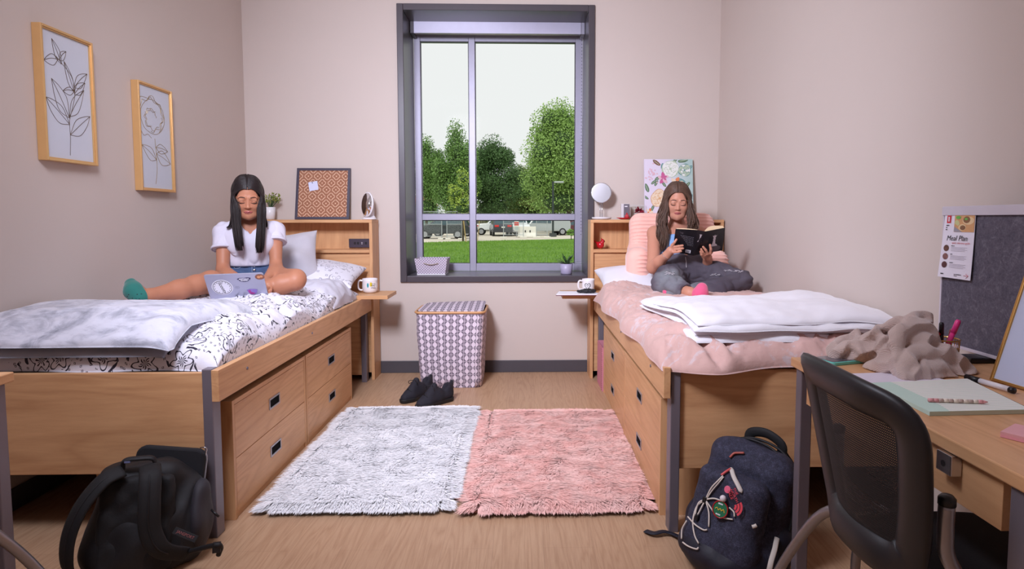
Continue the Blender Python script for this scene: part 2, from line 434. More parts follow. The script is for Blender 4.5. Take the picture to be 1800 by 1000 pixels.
M_CASE = plain('charcoal_window_casing', srgb(74, 68, 74), 0.35, 0.1)
M_ALU = plain('anodised_aluminium', srgb(158, 154, 170), 0.45, 0.3)
def mat_glass():
    t = NT('window_glass'); lw = t.n('ShaderNodeLayerWeight'); lw.inputs[0].default_value = 0.03
    tr = t.n('ShaderNodeBsdfTransparent'); gl = t.n('ShaderNodeBsdfGlossy'); gl.inputs['Roughness'].default_value = 0.01
    tr.inputs[0].default_value = (0.97, 0.985, 0.98, 1)
    mx = t.n('ShaderNodeMixShader'); t.l(lw.outputs['Fresnel'], mx.inputs[0]); t.l(tr.outputs[0], mx.inputs[1]); t.l(gl.outputs[0], mx.inputs[2])
    t.l(mx.outputs[0], t.out.inputs[0]); return t.m
M_GLASS = mat_glass()
fx = lambda u: float(K(u, 300, GY)[0]); fz = lambda v: float(K(880, v, GY)[2])
xs = [GX0, fx(741), fx(825), fx(836), fx(1011), GX1]; zs = [GZ0, fz(463), fz(387), fz(376), fz(73), GZ1]
m = MB()
for a, b in ((0, 1), (2, 3), (4, 5)): m.box(xs[a], xs[b], GY, GY+0.07, zs[0], zs[5])
for a, b in ((1, 2), (3, 4)):
    for c, d in ((0, 1), (2, 3), (4, 5)): m.box(xs[a], xs[b], GY+0.004, GY+0.066, zs[c], zs[d])
win = struct('window_1', m, M_ALU, bevel=0.003)
c = MB(); e = 0.047; J = WB_-0.02
for x0, x1, z0, z1 in ((GX0-e, GX0, GZ0-e, GZ1+e), (GX1, GX1+e, GZ0-e, GZ1+e), (GX0, GX1, GZ0-e, GZ0), (GX0, GX1, GZ1, GZ1+e)): c.box(x0, x1, J, GY, z0, z1)
obj('window_casing', c, M_CASE, win, bevel=0.004, label='charcoal window casing')
for a, b in ((1, 2), (3, 4)):
    for p, q in ((1, 2), (3, 4)): obj('glass_pane', MB().box(xs[a], xs[b], GY+0.03, GY+0.038, zs[p], zs[q]), M_GLASS, win)
    g = MB()
    for p, q in ((1, 2), (3, 4)):
        for x0, x1, z0, z1 in ((xs[a], xs[a]+0.006, zs[p], zs[q]), (xs[b]-0.006, xs[b], zs[p], zs[q]), (xs[a], xs[b], zs[p], zs[p]+0.005), (xs[a], xs[b], zs[q]-0.005, zs[q])): g.box(x0, x1, GY+0.02, GY+0.03, z0, z1)
    obj('gasket', g, M_BLACK, win)
bl = thing('roller_blind', 'silver roller blind cassette rolled up under the head of the window casing', 'blind', (GX0/2+GX1/2, GY-0.08, GZ1-0.14))
bz0, bz1, by = float(K(880, 59, GY-0.16)[2]), float(K(880, 37.5, GY-0.16)[2]), GY-0.16
obj('fascia', MB().box(GX0+0.03, GX1-0.03, by, by+0.012, bz0, bz1), plain('satin_silver_fascia', srgb(196, 192, 212), 0.35, 0.35), bl, bevel=0.002)
obj('end_bracket', MB().box(GX0+0.004, GX0+0.028, by, by+0.15, bz0, bz1), M_DARKSTEEL, bl); obj('end_bracket', MB().box(GX1-0.028, GX1-0.004, by, by+0.15, bz0, bz1), M_ALU, bl)
obj('rolled_fabric', MB().tube([(GX0+0.03, by+0.075, (bz0+bz1)/2+0.004), (GX1-0.03, by+0.075, (bz0+bz1)/2+0.004)], 0.038, 16), plain('white_blind_fabric', srgb(215, 214, 220), 0.8), bl, smooth=True)
ch = MB(); cx = GX1-0.02
for i in range(60): ch.ball((cx, by+0.05, bz0-0.01-i*0.026), 0.0035, 6)
obj('bead_chain', ch, M_DARKSTEEL, bl, smooth=True)

# ================================================================== beds
def bed(s, xa, label, outlet):
    X = lambda d: xa - s*d
    def bx(d0, d1, y0, y1, z0, z1): a, b = X(d0), X(d1); return MB().box(min(a, b), max(a, b), y0, y1, z0, z1)
    t = thing('storage_bed', label, 'bed', (X(0.48), 3.2, 0))
    for d in (0.03, 0.92):
        for y in (2.125, 4.2): obj('post', bx(d, d+0.036, y, y+0.055, 0, 0.622), M_STEEL, t, bevel=0.003, label='grey steel post')
    obj('foot_panel', bx(0.066, 0.92, 2.14, 2.16, 0.236, 0.606), WOOD['x'], t, bevel=0.002)
    obj('head_end_panel', bx(0.066, 0.92, 4.215, 4.235, 0.05, 0.6), WOOD['x'], t, bevel=0.002)
    for d0, d1 in ((0.0, 0.026), (0.926, 0.944)):
        r = obj('side_rail', bx(d0, d1, 2.112, 4.25, 0.508, 0.622), WOOD['y'], t, bevel=0.002)
        if d0 == 0.0:
            for y in (2.33, 3.05): obj('bolt_cap', MB().lathe((X(-0.0004), y, 0.575), [(0.006, 0), (0.006, 0.003), (0.0, 0.003)], 10, rot('Y', s*pi/2)), M_STEEL, r)
    obj('mattress_deck', bx(0.03, 0.92, 2.165, 4.21, 0.52, 0.55), M_DARKSTEEL, t)
    h0, h1 = -0.01 if s > 0 else -0.025, 0.935
    y0, y1, zt = 4.266, 4.452, 1.153
    sh = float(K(600, 439, 4.27)[2]); th = 0.022
    hb = obj('headboard', bx(h0+th, h1-th, y1-0.018, y1, 0.05, zt-th), WOOD['z'], t)
    obj('headboard_top', bx(h0, h1, y0-0.002, y1, zt-th, zt), WOOD['x'], hb, bevel=0.0015)
    for d in (h0, h1-th): obj('headboard_side', bx(d, d+th, y0, y1, 0, zt-th), WOOD['z'], hb, bevel=0.0015)
    obj('headboard_shelf', bx(h0+th, h1-th, y0, y1-0.018, sh-th, sh), WOOD['x'], hb, bevel=0.0015)
    obj('lower_panel', bx(h0+th, h1-th, y0+0.025, y0+0.043, 0.05, sh-th), WOOD['x'], hb)
    if outlet:
        a, b = K(614, 419.5, 4.43), K(652.5, 435, 4.43)
        p = obj('power_outlet', MB().box(a[0], b[0], y1-0.036, y1-0.019, b[2], a[2]), plain('dark_outlet_plate', srgb(62, 52, 66), 0.4), hb, bevel=0.002, label='dark outlet plate')
        cx, cz = (a[0]+b[0])/2, (a[2]+b[2])/2
        for dx in (-0.035, -0.012, 0.045): obj('socket', MB().box(cx+dx-0.007, cx+dx+0.007, y1-0.0375, y1-0.036, cz-0.009, cz+0.009), M_BLACK, p, bevel=0.0005)
        for dz in (0.0045, -0.0045): obj('usb_port', MB().box(cx+0.012, cx+0.02, y1-0.0375, y1-0.036, cz+dz-0.0016, cz+dz+0.0016), M_PAPER, p)
    # pull-out bedside tray
    ts = (-0.175, 0.13) if s > 0 else (-0.245, 0.1)
    tr = obj('bedside_tray', bx(ts[0], ts[1], 3.985, 4.262, 0.622, 0.647), WOOD['x'], t, bevel=0.0015)
    obj('tray_bracket', bx(0.005, 0.1, 4.06, 4.2, 0.6225-0.012, 0.6215), M_DARKSTEEL, tr)
    return t
bed(+1, -1.082, 'maple and grey steel bed against the left wall, under the grey blanket', True)
bed(-1, 0.506, 'maple and grey steel bed against the right wall, under the pink comforter', False)
M_MATT = plain('blue_vinyl_mattress', srgb(206, 202, 212), 0.6)
for nm, x0, x1, lb in (('left', -2.0, -1.19, 'pale mattress on the left bed, under the black floral comforter'), ('right', 0.62, 1.42, 'pale mattress on the right bed, under the pink comforter')):
    tag(obj('mattress', MB().box(x0, x1, 2.27, 4.2, 0.551, 0.645), M_MATT, bevel=0.02), lb, 'mattress')

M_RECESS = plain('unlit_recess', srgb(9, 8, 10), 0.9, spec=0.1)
M_HANDLE = plain('handle_frame', srgb(176, 172, 178), 0.3, 0.7)
def drawer_unit(s, xf, y0, y1, ztop, label):
    """s = direction the fronts face along X"""
    X = lambda d: xf - s*d
    def bx(d0, d1, a, b, z0, z1): p, q = X(d0), X(d1); return MB().box(min(p, q), max(p, q), a, b, z0, z1)
    t = thing('drawer_unit', label, 'drawers', (X(0.25), (y0+y1)/2, 0), 'under-bed drawer units')
    k = 0.018
    obj('side_panel', bx(0, 0.52, y0, y0+k, 0, ztop), WOOD['z'], t, bevel=0.001); obj('side_panel', bx(0, 0.52, y1-k, y1, 0, ztop), WOOD['z'], t, bevel=0.001)
    obj('top_panel', bx(0, 0.52, y0+k, y1-k, ztop-k, ztop), WOOD['y'], t, bevel=0.001)
    obj('plinth', bx(0.006, 0.02, y0+k, y1-k, 0, 0.022), WOOD['y'], t); obj('back_panel', bx(0.502, 0.52, y0+k, y1-k, 0, ztop-k), WOOD['y'], t)
    zm = (0.024+ztop-k)/2
    for z0, z1 in ((0.025, zm-0.0015), (zm+0.0015, ztop-k-0.0025)):
        ya, yb = y0+k+0.0025, y1-k-0.0025
        d = obj('drawer', bx(0.001, 0.02, ya, yb, z0, z1), WOOD['y'], t, bevel=0.0008)
        m = bx(0.02, 0.48, ya+0.012, ya+0.024, z0+0.01, z1-0.03); q = bx(0.02, 0.48, yb-0.024, yb-0.012, z0+0.01, z1-0.03); m.add(q.v, q.f)
        q = bx(0.02, 0.48, ya+0.024, yb-0.024, z0+0.01, z0+0.02); m.add(q.v, q.f); q = bx(0.468, 0.48, ya+0.024, yb-0.024, z0+0.02, z1-0.03); m.add(q.v, q.f)
        obj('drawer_box', m, WOOD['y'], d)
        yc, zc = (ya+yb)/2, z0+(z1-z0)*0.54; hw, hh, r = 0.055, 0.024, 0.007
        m = MB()
        for a, b, c, e in ((yc-hw, yc+hw, zc+hh-r, zc+hh), (yc-hw, yc+hw, zc-hh, zc-hh+r), (yc-hw, yc-hw+r, zc-hh+r, zc+hh-r), (yc+hw-r, yc+hw, zc-hh+r, zc+hh-r)):
            q = bx(-0.003, 0.0012, a, b, c, e); m.add(q.v, q.f)
        h = obj('handle', m, M_HANDLE, d, bevel=0.0008, label='recessed metal pull')
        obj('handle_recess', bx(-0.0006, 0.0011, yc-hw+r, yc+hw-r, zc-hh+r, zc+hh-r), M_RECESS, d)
    return t
drawer_unit(+1, -1.108, 2.255, 3.016, 0.466, 'two-drawer maple unit under the left bed, nearest the black backpack')
drawer_unit(+1, -1.108, 3.026, 3.822, 0.466, 'two-drawer maple unit under the left bed, far one beside the headboard')
drawer_unit(-1, 0.53, 2.255, 3.095, 0.466, 'two-drawer maple unit under the right bed, near one beside the pink rug')
drawer_unit(-1, 0.534, 3.105, 3.925, 0.455, 'two-drawer maple unit under the right bed, far one beside the pink bin')

# ================================================================== desks and mesh chairs
def desk(name, label, s, xf, xb, y0, y1, lock):
    """s = +1: front edge faces -X"""
    t = thing('desk', label, 'desk', ((xf+xb)/2, (y0+y1)/2, 0))
    lo, hi = min(xf, xb), max(xf, xb)
    obj('desktop', MB().box(lo, hi, y0, y1, 0.724, 0.75), WOOD['y'], t, bevel=0.003)
    a = 0.034
    for x in (xf+s*0.008, xb-s*(0.008+a)):
        for y in (y0+0.02, y1-0.02-a):
            p, q = x, x+s*a; obj('leg', MB().box(min(p, q), max(p, q), y, y+a, 0, 0.7235), M_STEEL, t, bevel=0.003, label='grey steel leg')
    p, q = xf+s*0.014, xf+s*0.032
    d = obj('drawer', MB().box(min(p, q), max(p, q), y0+0.075, y1-0.075, 0.632, 0.719), WOOD['y'], t, bevel=0.001)
    if lock:
        yl = float(KX(1658, 814, p-.022)[1]); zl = float(KX(1658, 814, p-.022)[2])
        l = obj('lock', MB().box(p-0.022, p-0.0005, yl-0.02, yl+0.02, zl-0.018, zl+0.02), M_CHROME, d, bevel=0.002)
        obj('keyhole', MB().lathe((p-0.0222, yl, zl), [(0.006, 0), (0.006, 0.0005), (0, 0.0005)], 12, rot('Y', -pi/2)), M_BLACK, l)
    r = MB(); xr = xb-s*0.035
    r.box(min(xr, xr+s*0.02), max(xr, xr+s*0.02), y0+0.07, y1-0.07, 0.3, 0.7235); obj('modesty_panel', r, WOOD['y'], t)
    x1, x2 = xf+s*0.06, xb-s*0.06
    for y in (y1-0.06, y0+0.03): obj('stretcher', MB().box(min(x1, x2), max(x1, x2), y, y+0.03, 0.06, 0.09), M_DARKSTEEL, t)
    return t
desk('desk', 'maple desk with grey steel legs by the right wall, holding the cardigan and whiteboard', +1, 0.79, 1.41, 0.88, 1.725, True)
desk('desk', 'maple desk at the left edge of the room, mostly cut off', -1, -1.362, -1.98, 0.72, 1.607, False)

def mat_mesh():
    t = NT('black_chair_mesh'); x, y, z = t.xyz(t.coord('UV'))
    a = t.m_('LESS_THAN', t.m_('FRACT', t.m_('MULTIPLY', x, 110)), 0.3); b = t.m_('LESS_THAN', t.m_('FRACT', t.m_('MULTIPLY', y, 65)), 0.34)
    hole = t.m_('MULTIPLY', a, b); t.color(srgb(20, 18, 22)); t.set(0.7)
    tr = t.n('ShaderNodeBsdfTransparent'); mx = t.n('ShaderNodeMixShader'); t.l(hole, mx.inputs[0]); t.l(t.b.outputs[0], mx.inputs[1]); t.l(tr.outputs[0], mx.inputs[2]); t.l(mx.outputs[0], t.out.inputs[0])
    return t.m
M_MESH = mat_mesh()
M_CHAIR = plain('black_chair_shell', srgb(26, 24, 28), 0.45)
M_SEAT = plain('black_chair_fabric', srgb(24, 23, 27), 0.95, bump=(300, 0.2, 0.002))
M_TUBE = plain('silver_chair_tube', srgb(150, 148, 154), 0.3, 0.8)
def chair(label):
    """sits at the origin facing +X, back towards -X"""
    t = thing('mesh_back_chair', label, 'chair', (0, 0, 0), local=True)
    def bp(y, q): return np.array([-0.235-0.05*q+0.09*(y/0.25)**2*0.6, y*(0.60+0.12*q), 0.57+0.27*q-0.012*(y/0.25)**2])
    out = [(-0.21, 0.03), (-0.225, 0.3), (-0.235, 0.7), (-0.232, 0.9), (-0.2, 1.0), (-0.1, 1.03), (0.1, 1.03), (0.2, 1.0), (0.232, 0.9), (0.235, 0.7), (0.225, 0.3), (0.21, 0.03), (0.17, -0.07), (0.08, -0.1), (-0.08, -0.1), (-0.17, -0.07)]
    P = [bp(y, q) for y, q in out]; P = catmull(P+[P[0]], 4)[:-1]
    m = MB(); m.loop(P, 0.036, 12, 0.45); f = obj('back_frame', m, M_CHAIR, t, smooth=True)
    ny, nq = 24, 12; V = []; U = []; Fc = []
    for i in range(ny+1):
        for j in range(nq+1):
            y = -0.225+0.45*i/ny; q = -0.08+1.1*j/nq; lim = 0.222 if 0.1 < q < 0.9 else 0.205
            V.append(bp(np.clip(y, -lim, lim), q)+np.array([0.003, 0, 0])); U.append((i/ny, j/nq))
    for i in range(ny):
        for j in range(nq): a = i*(nq+1)+j; Fc.append((a, a+nq+1, a+nq+2, a+1))
    obj('back_mesh', (V, Fc, None, U), M_MESH, t, smooth=True)
    sd = SDF((-0.3, -0.3, 0.38), (0.3, 0.3, 0.56), 0.008); sd.box((0.045, 0, 0.45), (0.205, 0.188, 0.03), None, 0.028, 0.0); V, Fc = sd.mesh()
    V[:, 2] += 0.02*np.sin((V[:, 0]+0.23)*6)-0.25*np.maximum(V[:, 0]-0.13, 0)**1.5*1.5
    obj('seat', (V, Fc), M_SEAT, t, smooth=True)
    for sy in (-1, 1):
        y = 0.171*sy
        m = MB(); m.tube(catmull([(-0.172, y, 0.685), (-0.172, y, 0.64), (-0.165, y, 0.59), (-0.12, y, 0.53), (-0.02, y, 0.46), (0.0, y, 0.43)], 6), 0.0125, 12); obj('back_support', m, M_TUBE, t, smooth=True)
        m = MB(); m.lathe((-0.172, y, 0.683), [(0.0135, 0), (0.0135, 0.012), (0.009, 0.017), (0, 0.018)], 12); obj('end_cap', m, M_BLACK, t, smooth=True)
        for sx in (-1, 1):
            m = MB(); m.tube(catmull([(0.03*sx-.06, y, 0.435), (0.06*sx-.07, y*1.6, 0.45), (0.09*sx-.07, y*2.4, 0.27), (0.15*sx-.07, y*3.0, 0.0)], 6), 0.0125, 12); obj('leg', m, M_TUBE, t, smooth=True)
    obj('seat_beam', MB().tube([(0, -0.168, 0.425), (0, 0.168, 0.425)], 0.012, 10), M_TUBE, t, smooth=True)
    return t
ch1 = chair('black mesh-back chair tucked to the desk by the right wall')
ch2 = copy_tree(ch1); ch2['label'] = 'black mesh-back chair at the left desk, a sliver at the left edge'
for c in (ch1, ch2): c['group'] = 'mesh-back desk chairs'
ch1.location = (0.875, 1.118, 0.0); ch1.rotation_euler = (0, 0, 0.0)
ch2.location = (-1.45, 1.12, 0.0); ch2.rotation_euler = (0, 0, pi)
# ================================================================== bedding
def puff(xr, yr, base, th, nx=90, ny=140, p=5.0, skew=None, noise=None, q=None, uvs=1.0):
    """soft slab lying on base(x, y): rounded edges, folds from noise(x, y, edge)"""
    a = np.sin(np.linspace(-1, 1, nx)*pi/2); b = np.sin(np.linspace(-1, 1, ny)*pi/2); S, T = np.meshgrid(a, b, indexing='ij')
    X = xr[0]+(S+1)/2*(xr[1]-xr[0]); Y = yr[0]+(T+1)/2*(yr[1]-yr[0])
    if skew: X, Y = skew(X, Y, S, T)
    q = q or p
    e = np.clip(1-np.abs(S)**p, 0, 1)**(1/2.2)*np.clip(1-np.abs(T)**q, 0, 1)**(1/2.2)
    Z = base(X, Y)+th*e
    if noise is not None: Z = Z+noise(X, Y, S, T)*np.minimum(1, e*1.8)
    V = np.stack([X, Y, Z], -1).reshape(-1, 3)
    i, j = np.meshgrid(np.arange(nx-1), np.arange(ny-1), indexing='ij'); o = i*ny+j
    Q = np.stack([o, o+ny, o+ny+1, o+1], -1).reshape(-1, 4)
    Bt = V.copy(); bb = base(X, Y).reshape(-1); Bt[:, 2] = np.minimum(bb, V[:, 2])-0.001          # underside
    Q2 = Q[:, ::-1]+len(V)
    rim = np.concatenate([np.arange(ny), np.arange(1, nx)*ny+ny-1, (nx-1)*ny+np.arange(ny-2, -1, -1), np.arange(nx-2, 0, -1)*ny])
    r2 = np.roll(rim, -1); Q3 = np.stack([rim, rim+len(V), r2+len(V), r2], -1)[:, ::-1]
    A = np.sqrt(np.diff(X, axis=0)**2+np.diff(Z, axis=0)**2); Bl = np.sqrt(np.diff(Y, axis=1)**2+np.diff(Z, axis=1)**2)
    U = np.concatenate([np.zeros((1, ny)), np.cumsum(A, 0)]); Vv = np.concatenate([np.zeros((nx, 1)), np.cumsum(Bl, 1)], 1)
    U = U-U[nx//2:nx//2+1]; Vv = Vv-Vv[:, ny//2:ny//2+1]
    uv = np.stack([U, Vv], -1).reshape(-1, 2)*uvs
    return np.concatenate([V, Bt]), np.concatenate([Q, Q2, Q3[:, ::-1]]), None, np.concatenate([uv, uv])

def pillow(c, R, hx, hy, th, seed=0, n=56, amp=0.006, p=0.42, pinch=0.07):
    a = np.sin(np.linspace(-1, 1, n)*pi/2); S, T = np.meshgrid(a, a, indexing='ij'); w = waves(seed, 9, 2, 9)
    X = hx*S*(1-pinch*(1-T**2)); Y = hy*T*(1-pinch*(1-S**2)); e = np.clip((1-S**2)*(1-T**2), 0, 1)**p
    nz = w(X, Y, seed*3.1)*amp*np.minimum(1, e*2); V = []
    for sg in (1, -1): V.append(np.stack([X, Y, sg*th*e+nz*sg], -1).reshape(-1, 3))
    i, j = np.meshgrid(np.arange(n-1), np.arange(n-1), indexing='ij'); o = i*n+j
    Q = np.stack([o, o+n, o+n+1, o+1], -1).reshape(-1, 4)
    P = np.concatenate(V) @ np.array(R).T+np.array(c)
    uv = np.stack([X, Y], -1).reshape(-1, 2)
    return P, np.concatenate([Q, Q[:, ::-1]+n*n]), None, np.concatenate([uv, uv])

def mat_floral(name, ink, ground, scale, dots, soft=0.0):
    """white cotton printed with dark outline flowers, curls and little squares"""
    t = NT(name); uv = t.coord('UV')
    wv = t.n('ShaderNodeVectorMath', operation='SCALE'); t.l(uv, wv.inputs[0]); wv.inputs[3].default_value = scale
    vo = t.n('ShaderNodeTexVoronoi', voronoi_dimensions='2D'); t.l(wv.outputs[0], vo.inputs['Vector']); vo.inputs['Scale'].default_value = 1; vo.inputs['Randomness'].default_value = 0.55
    df = t.n('ShaderNodeVectorMath', operation='SUBTRACT'); t.l(wv.outputs[0], df.inputs[0]); t.l(vo.outputs['Position'], df.inputs[1])
    x, y, _ = t.xyz(df.outputs[0]); r = t.m_('SQRT', t.m_('ADD', t.m_('MULTIPLY', x, x), t.m_('MULTIPLY', y, y))); th = t.m_('ARCTAN2', y, x)
    cr, cg, cb = t.xyz(vo.outputs['Color'])
    ph = t.m_('MULTIPLY', cr, 6.28)
    R = t.m_('ADD', 0.26, t.m_('MULTIPLY', 0.085, t.m_('SINE', t.m_('ADD', t.m_('MULTIPLY', th, 5.0), ph))))
    d = t.m_('ABSOLUTE', t.m_('SUBTRACT', r, R)); on_ = t.m_('GREATER_THAN', cg, 0.42); outl = t.m_('MULTIPLY', t.m_('LESS_THAN', d, 0.022), on_)
    R2 = t.m_('MULTIPLY', R, 0.5); fill = t.m_('MULTIPLY', t.m_('MULTIPLY', on_, t.m_('LESS_THAN', r, R2)), t.m_('GREATER_THAN', t.m_('SINE', t.m_('ADD', t.m_('MULTIPLY', th, 10.0), t.m_('MULTIPLY', r, 22.0))), -0.1))
    # curls: bands of a twisted spiral outside the flower
    sp = t.m_('SINE', t.m_('ADD', t.m_('MULTIPLY', th, 3.0), t.m_('MULTIPLY', r, 26.0)))
    curl = t.m_('MULTIPLY', t.m_('MULTIPLY', t.m_('GREATER_THAN', sp, 0.62), t.m_('GREATER_THAN', r, 0.36)), t.m_('LESS_THAN', r, 0.5))
    curl = t.m_('MULTIPLY', curl, t.m_('GREATER_THAN', t.noise(wv.outputs[0], 3.2, 1), 0.5))
    v2 = t.n('ShaderNodeTexVoronoi', voronoi_dimensions='2D', distance='CHEBYCHEV'); t.l(wv.outputs[0], v2.inputs['Vector']); v2.inputs['Scale'].default_value = dots; v2.inputs['Randomness'].default_value = 0.75
    sq = t.m_('LESS_THAN', v2.outputs['Distance'], 0.15); core = t.m_('LESS_THAN', v2.outputs['Distance'], 0.07)
    sq = t.m_('MULTIPLY', t.m_('SUBTRACT', sq, core), t.m_('GREATER_THAN', r, 0.36))
    m = t.m_('MAXIMUM', t.m_('MAXIMUM', outl, fill), t.m_('MAXIMUM', curl, sq))
    t.color(t.mix(t.m_('MULTIPLY', m, 1.0-soft), ground, ink)); t.set(0.85, spec=0.2, sheen=0.15)
    t.bump(t.noise(t.coord(), 55, 3), 0.25, 0.006); return t.m
M_FLORAL = mat_floral('black_floral_cotton', srgb(52, 48, 62), srgb(222, 220, 231), 7.5, 5.2)
M_FLORAL_SOFT = mat_floral('grey_floral_cotton', srgb(140, 136, 148), srgb(220, 218, 228), 9.0, 2.2, 0.25)

w1, w2, w3 = waves(3, 10, 1.2, 3.5), waves(5, 12, 5, 12), waves(8, 10, 12, 26)
def z_left(x, y):
    d = np.clip((y-2.5)/0.9, 0, 1)
    return 0.605+0*x
def left_noise(X, Y, S, T):
    side = np.clip((S-0.35)/0.5, 0, 1)
    return 0.010*w1(X, Y)+(0.005+0.006*side)*(.6-np.abs(w2(X*1.0, Y*0.8)))*1.4+0.0045*(.6-np.abs(w3(X, Y)))-0.03*np.clip((Y-3.5)/0.4, 0, 1)
def skewL(X, Y, S, T):
    edge = np.clip((S-0.6)/0.4, 0, 1)
    return np.minimum(X+edge*0.018*np.sin(Y*11+1.0)*np.clip((T+1)*2, 0, 1), -1.112), Y+np.clip((-T-0.7)/0.3, 0, 1)*0.012*np.sin(X*13)
dv = puff((-2.022, -1.098), (2.172, 4.10), z_left, 0.15, 110, 200, 6, skewL, left_noise, 9)
com = obj('comforter', dv, M_FLORAL, smooth=True)
tag(com, 'white comforter printed with black flowers and small squares on the left bed', 'comforter')
# a lookup of the comforter's top for what lies on it
def top_of(data, x, y):
    V = data[0][:len(data[0])//2]; d = (V[:, 0]-x)**2+(V[:, 1]-y)**2; return float(V[d.argmin(), 2])
# turned-back top edge showing the plain grey lining
fl = puff((-1.52, -1.085), (3.52, 3.94), lambda x, y: 0.69-0.09*np.clip((x+1.2)/0.115, 0, 1)**2, 0.085, 50, 50, 4, lambda X, Y, S, T: (np.minimum(X+0.02*np.sin(Y*14), -1.104-0.003*np.sin(Y*31)), Y+0.05*S*(1+T)/2-0.03), lambda X, Y, S, T: 0.008*w2(X, Y)+0.004*w3(X, Y))
obj('turned_back_edge', fl, plain('pale_grey_lining', srgb(204, 202, 214), 0.85, bump=(40, 0.2, 0.005), var=0.04), com, smooth=True, label='plain pale grey lining folded back')

def mat_velvet():
    t = NT('crushed_grey_velvet'); v = t.coord(scale=(1.0, 1.6, 1.6))
    n1 = t.noise(v, 4.5, 5, 0.6, 1.6); n2 = t.noise(v, 13, 4, 0.65, 1.2)
    f = t.m_('ADD', t.m_('MULTIPLY', n1, 0.65), t.m_('MULTIPLY', n2, 0.35))
    t.color(t.ramp(f, [(0.34, srgb(136, 139, 152)), (0.44, srgb(176, 178, 192)), (0.54, srgb(208, 209, 222)), (0.7, srgb(218, 219, 232))]))
    t.set(0.7, spec=0.2, sheen=0.5); t.bump(f, 0.25, 0.01); return t.m
M_VELVET = mat_velvet()
def blanket_layer(xr, yr, z0, th, seed, xs, taper=0.0):
    a, b = waves(seed, 9, 1.5, 5), waves(seed+1, 10, 6, 14)
    def sk(X, Y, S, T):
        k = (S+1)/2
        return X+k*xs*(T+1)/2+0.012*np.sin(Y*9+seed)*k, Y+0.035*k*np.sin(2.3*X+seed)-0.01*np.sin(X*7+seed)*(T < 0)
    return puff(xr, yr, lambda x, y: z0(x, y)-taper*np.clip((y-2.45)/.35, 0, 1), th, 90, 80, 7, sk, lambda X, Y, S, T: 0.009*a(X, Y)+0.004*(.6-np.abs(b(X, Y))), 7)
zb = lambda x, y: 0.668+0.062*np.clip((y-2.16)/0.12, 0, 1)**0.7-0.03*np.clip((x+1.36)/0.15, 0, 1)**2
L1 = blanket_layer((-2.015, -1.285), (2.125, 2.80), lambda x, y: zb(x, y)-.004, 0.05, 11, 0.05, .03)
L2 = blanket_layer((-2.018, -1.262), (2.135, 2.84), lambda x, y: zb(x, y)+0.036, 0.062, 15, 0.05, .05)
bk = obj('throw_blanket', L2, M_VELVET, smooth=True); tag(bk, 'grey crushed velvet blanket folded across the foot of the left bed', 'blanket')
obj('under_fold', L1, plain('dark_grey_velvet_reverse', srgb(150, 152, 166), .75, sheen=.4, bump=(20, .3, .006), var=.2, vscale=9), bk, smooth=True, label='darker grey reverse of the blanket')

tag(obj('bed_pillow', pillow((-1.44, 4.03, 0.785), rot('X', radians(14)) @ rot('Y', radians(4)), 0.335, 0.2, 0.095, 4), M_FLORAL_SOFT, smooth=True),
    'bed pillow in grey floral case lying against the left headboard', 'pillow')
c0, c1 = K(560, 416, 3.98), K(545, 492, 3.84)
sp = pillow(tuple((c0+c1)/2+np.array([-0.205, 0.0, -0.012])), rot('Z', radians(8)) @ rot('X', radians(64)) @ rot('Z', radians(7)), 0.225, 0.185, 0.08, 7, p=0.42, pinch=0.09, amp=0.018)
tag(obj('square_pillow', sp, plain('pale_grey_plush', srgb(186, 182, 190), 0.9, sheen=0.4, bump=(30, 0.25, 0.006)), smooth=True),
    'square pale grey plush pillow propped up behind the woman with the laptop', 'pillow')

# --- right bed
def mat_pink():
    t = NT('blush_pink_cotton'); v = t.coord('UV', scale=(1, 1, 1)); n = t.noise(v, 7, 4, 0.6, 1.5)
    flow = t.m_('MULTIPLY', t.sstep(n, 0.53, 0.6), t.sstep(t.noise(v, 42, 3), 0.42, 0.56))
    t.color(t.mix(t.m_('MULTIPLY', flow, 0.75), srgb(206, 169, 161), srgb(204, 189, 192))); t.set(0.85, spec=0.2, sheen=0.2)
    t.bump(t.noise(t.coord(), 42, 4), 0.3, 0.008); return t.m
M_PINK = mat_pink()
v1, v2, v3 = waves(21, 10, 1.2, 3.2), waves(22, 12, 4, 10), waves(23, 12, 11, 26)
def z_right(x, y): return 0.618-0.012*np.clip((2.2-y)/0.08, 0, 1)*np.clip((1.0-x)/0.4, 0, 1)
def skewR(X, Y, S, T):
    lf = np.clip((-S-0.5)/0.5, 0, 1); fr = np.clip((-T-0.8)/0.2, 0, 1)
    X = X+lf*(0.016*np.sin(Y*10.5)-0.02*np.clip((Y-3.2)/0.5, 0, 1)+0.02*np.clip((2.5-Y)/0.3, 0, 1)); Y = Y-fr*(0.05*np.exp(-((X-0.68)/0.12)**2)-0.012*np.sin(X*15))
    return X, Y
def right_noise(X, Y, S, T):
    fr = np.exp(-((X-0.66)/0.2)**2-((Y-2.22)/0.25)**2)
    fold = fr*0.02*np.sin(38*(X-0.66)+26*(Y-2.2)+2*np.sin(18*X))
    hump = 0.05*np.exp(-((Y-3.72)/0.2)**2)*np.clip(0.9-X, 0, 0.35)/0.35
    return 0.010*v1(X, Y)+0.008*(.6-np.abs(v2(X*1.1, Y*.9)))+0.005*(.6-np.abs(v3(X, Y)))+0.003*v2(Y, X)+fold+hump+0.035*np.exp(-((X-1.42)/0.2)**2-((Y-3.0)/0.5)**2)
rv = puff((0.487, 1.448), (2.118, 3.92), z_right, 0.116, 120, 200, 7, skewR, right_noise, 9)
tag(obj('comforter', rv, M_PINK, smooth=True), 'blush pink comforter slumped over the side and foot of the right bed', 'comforter')
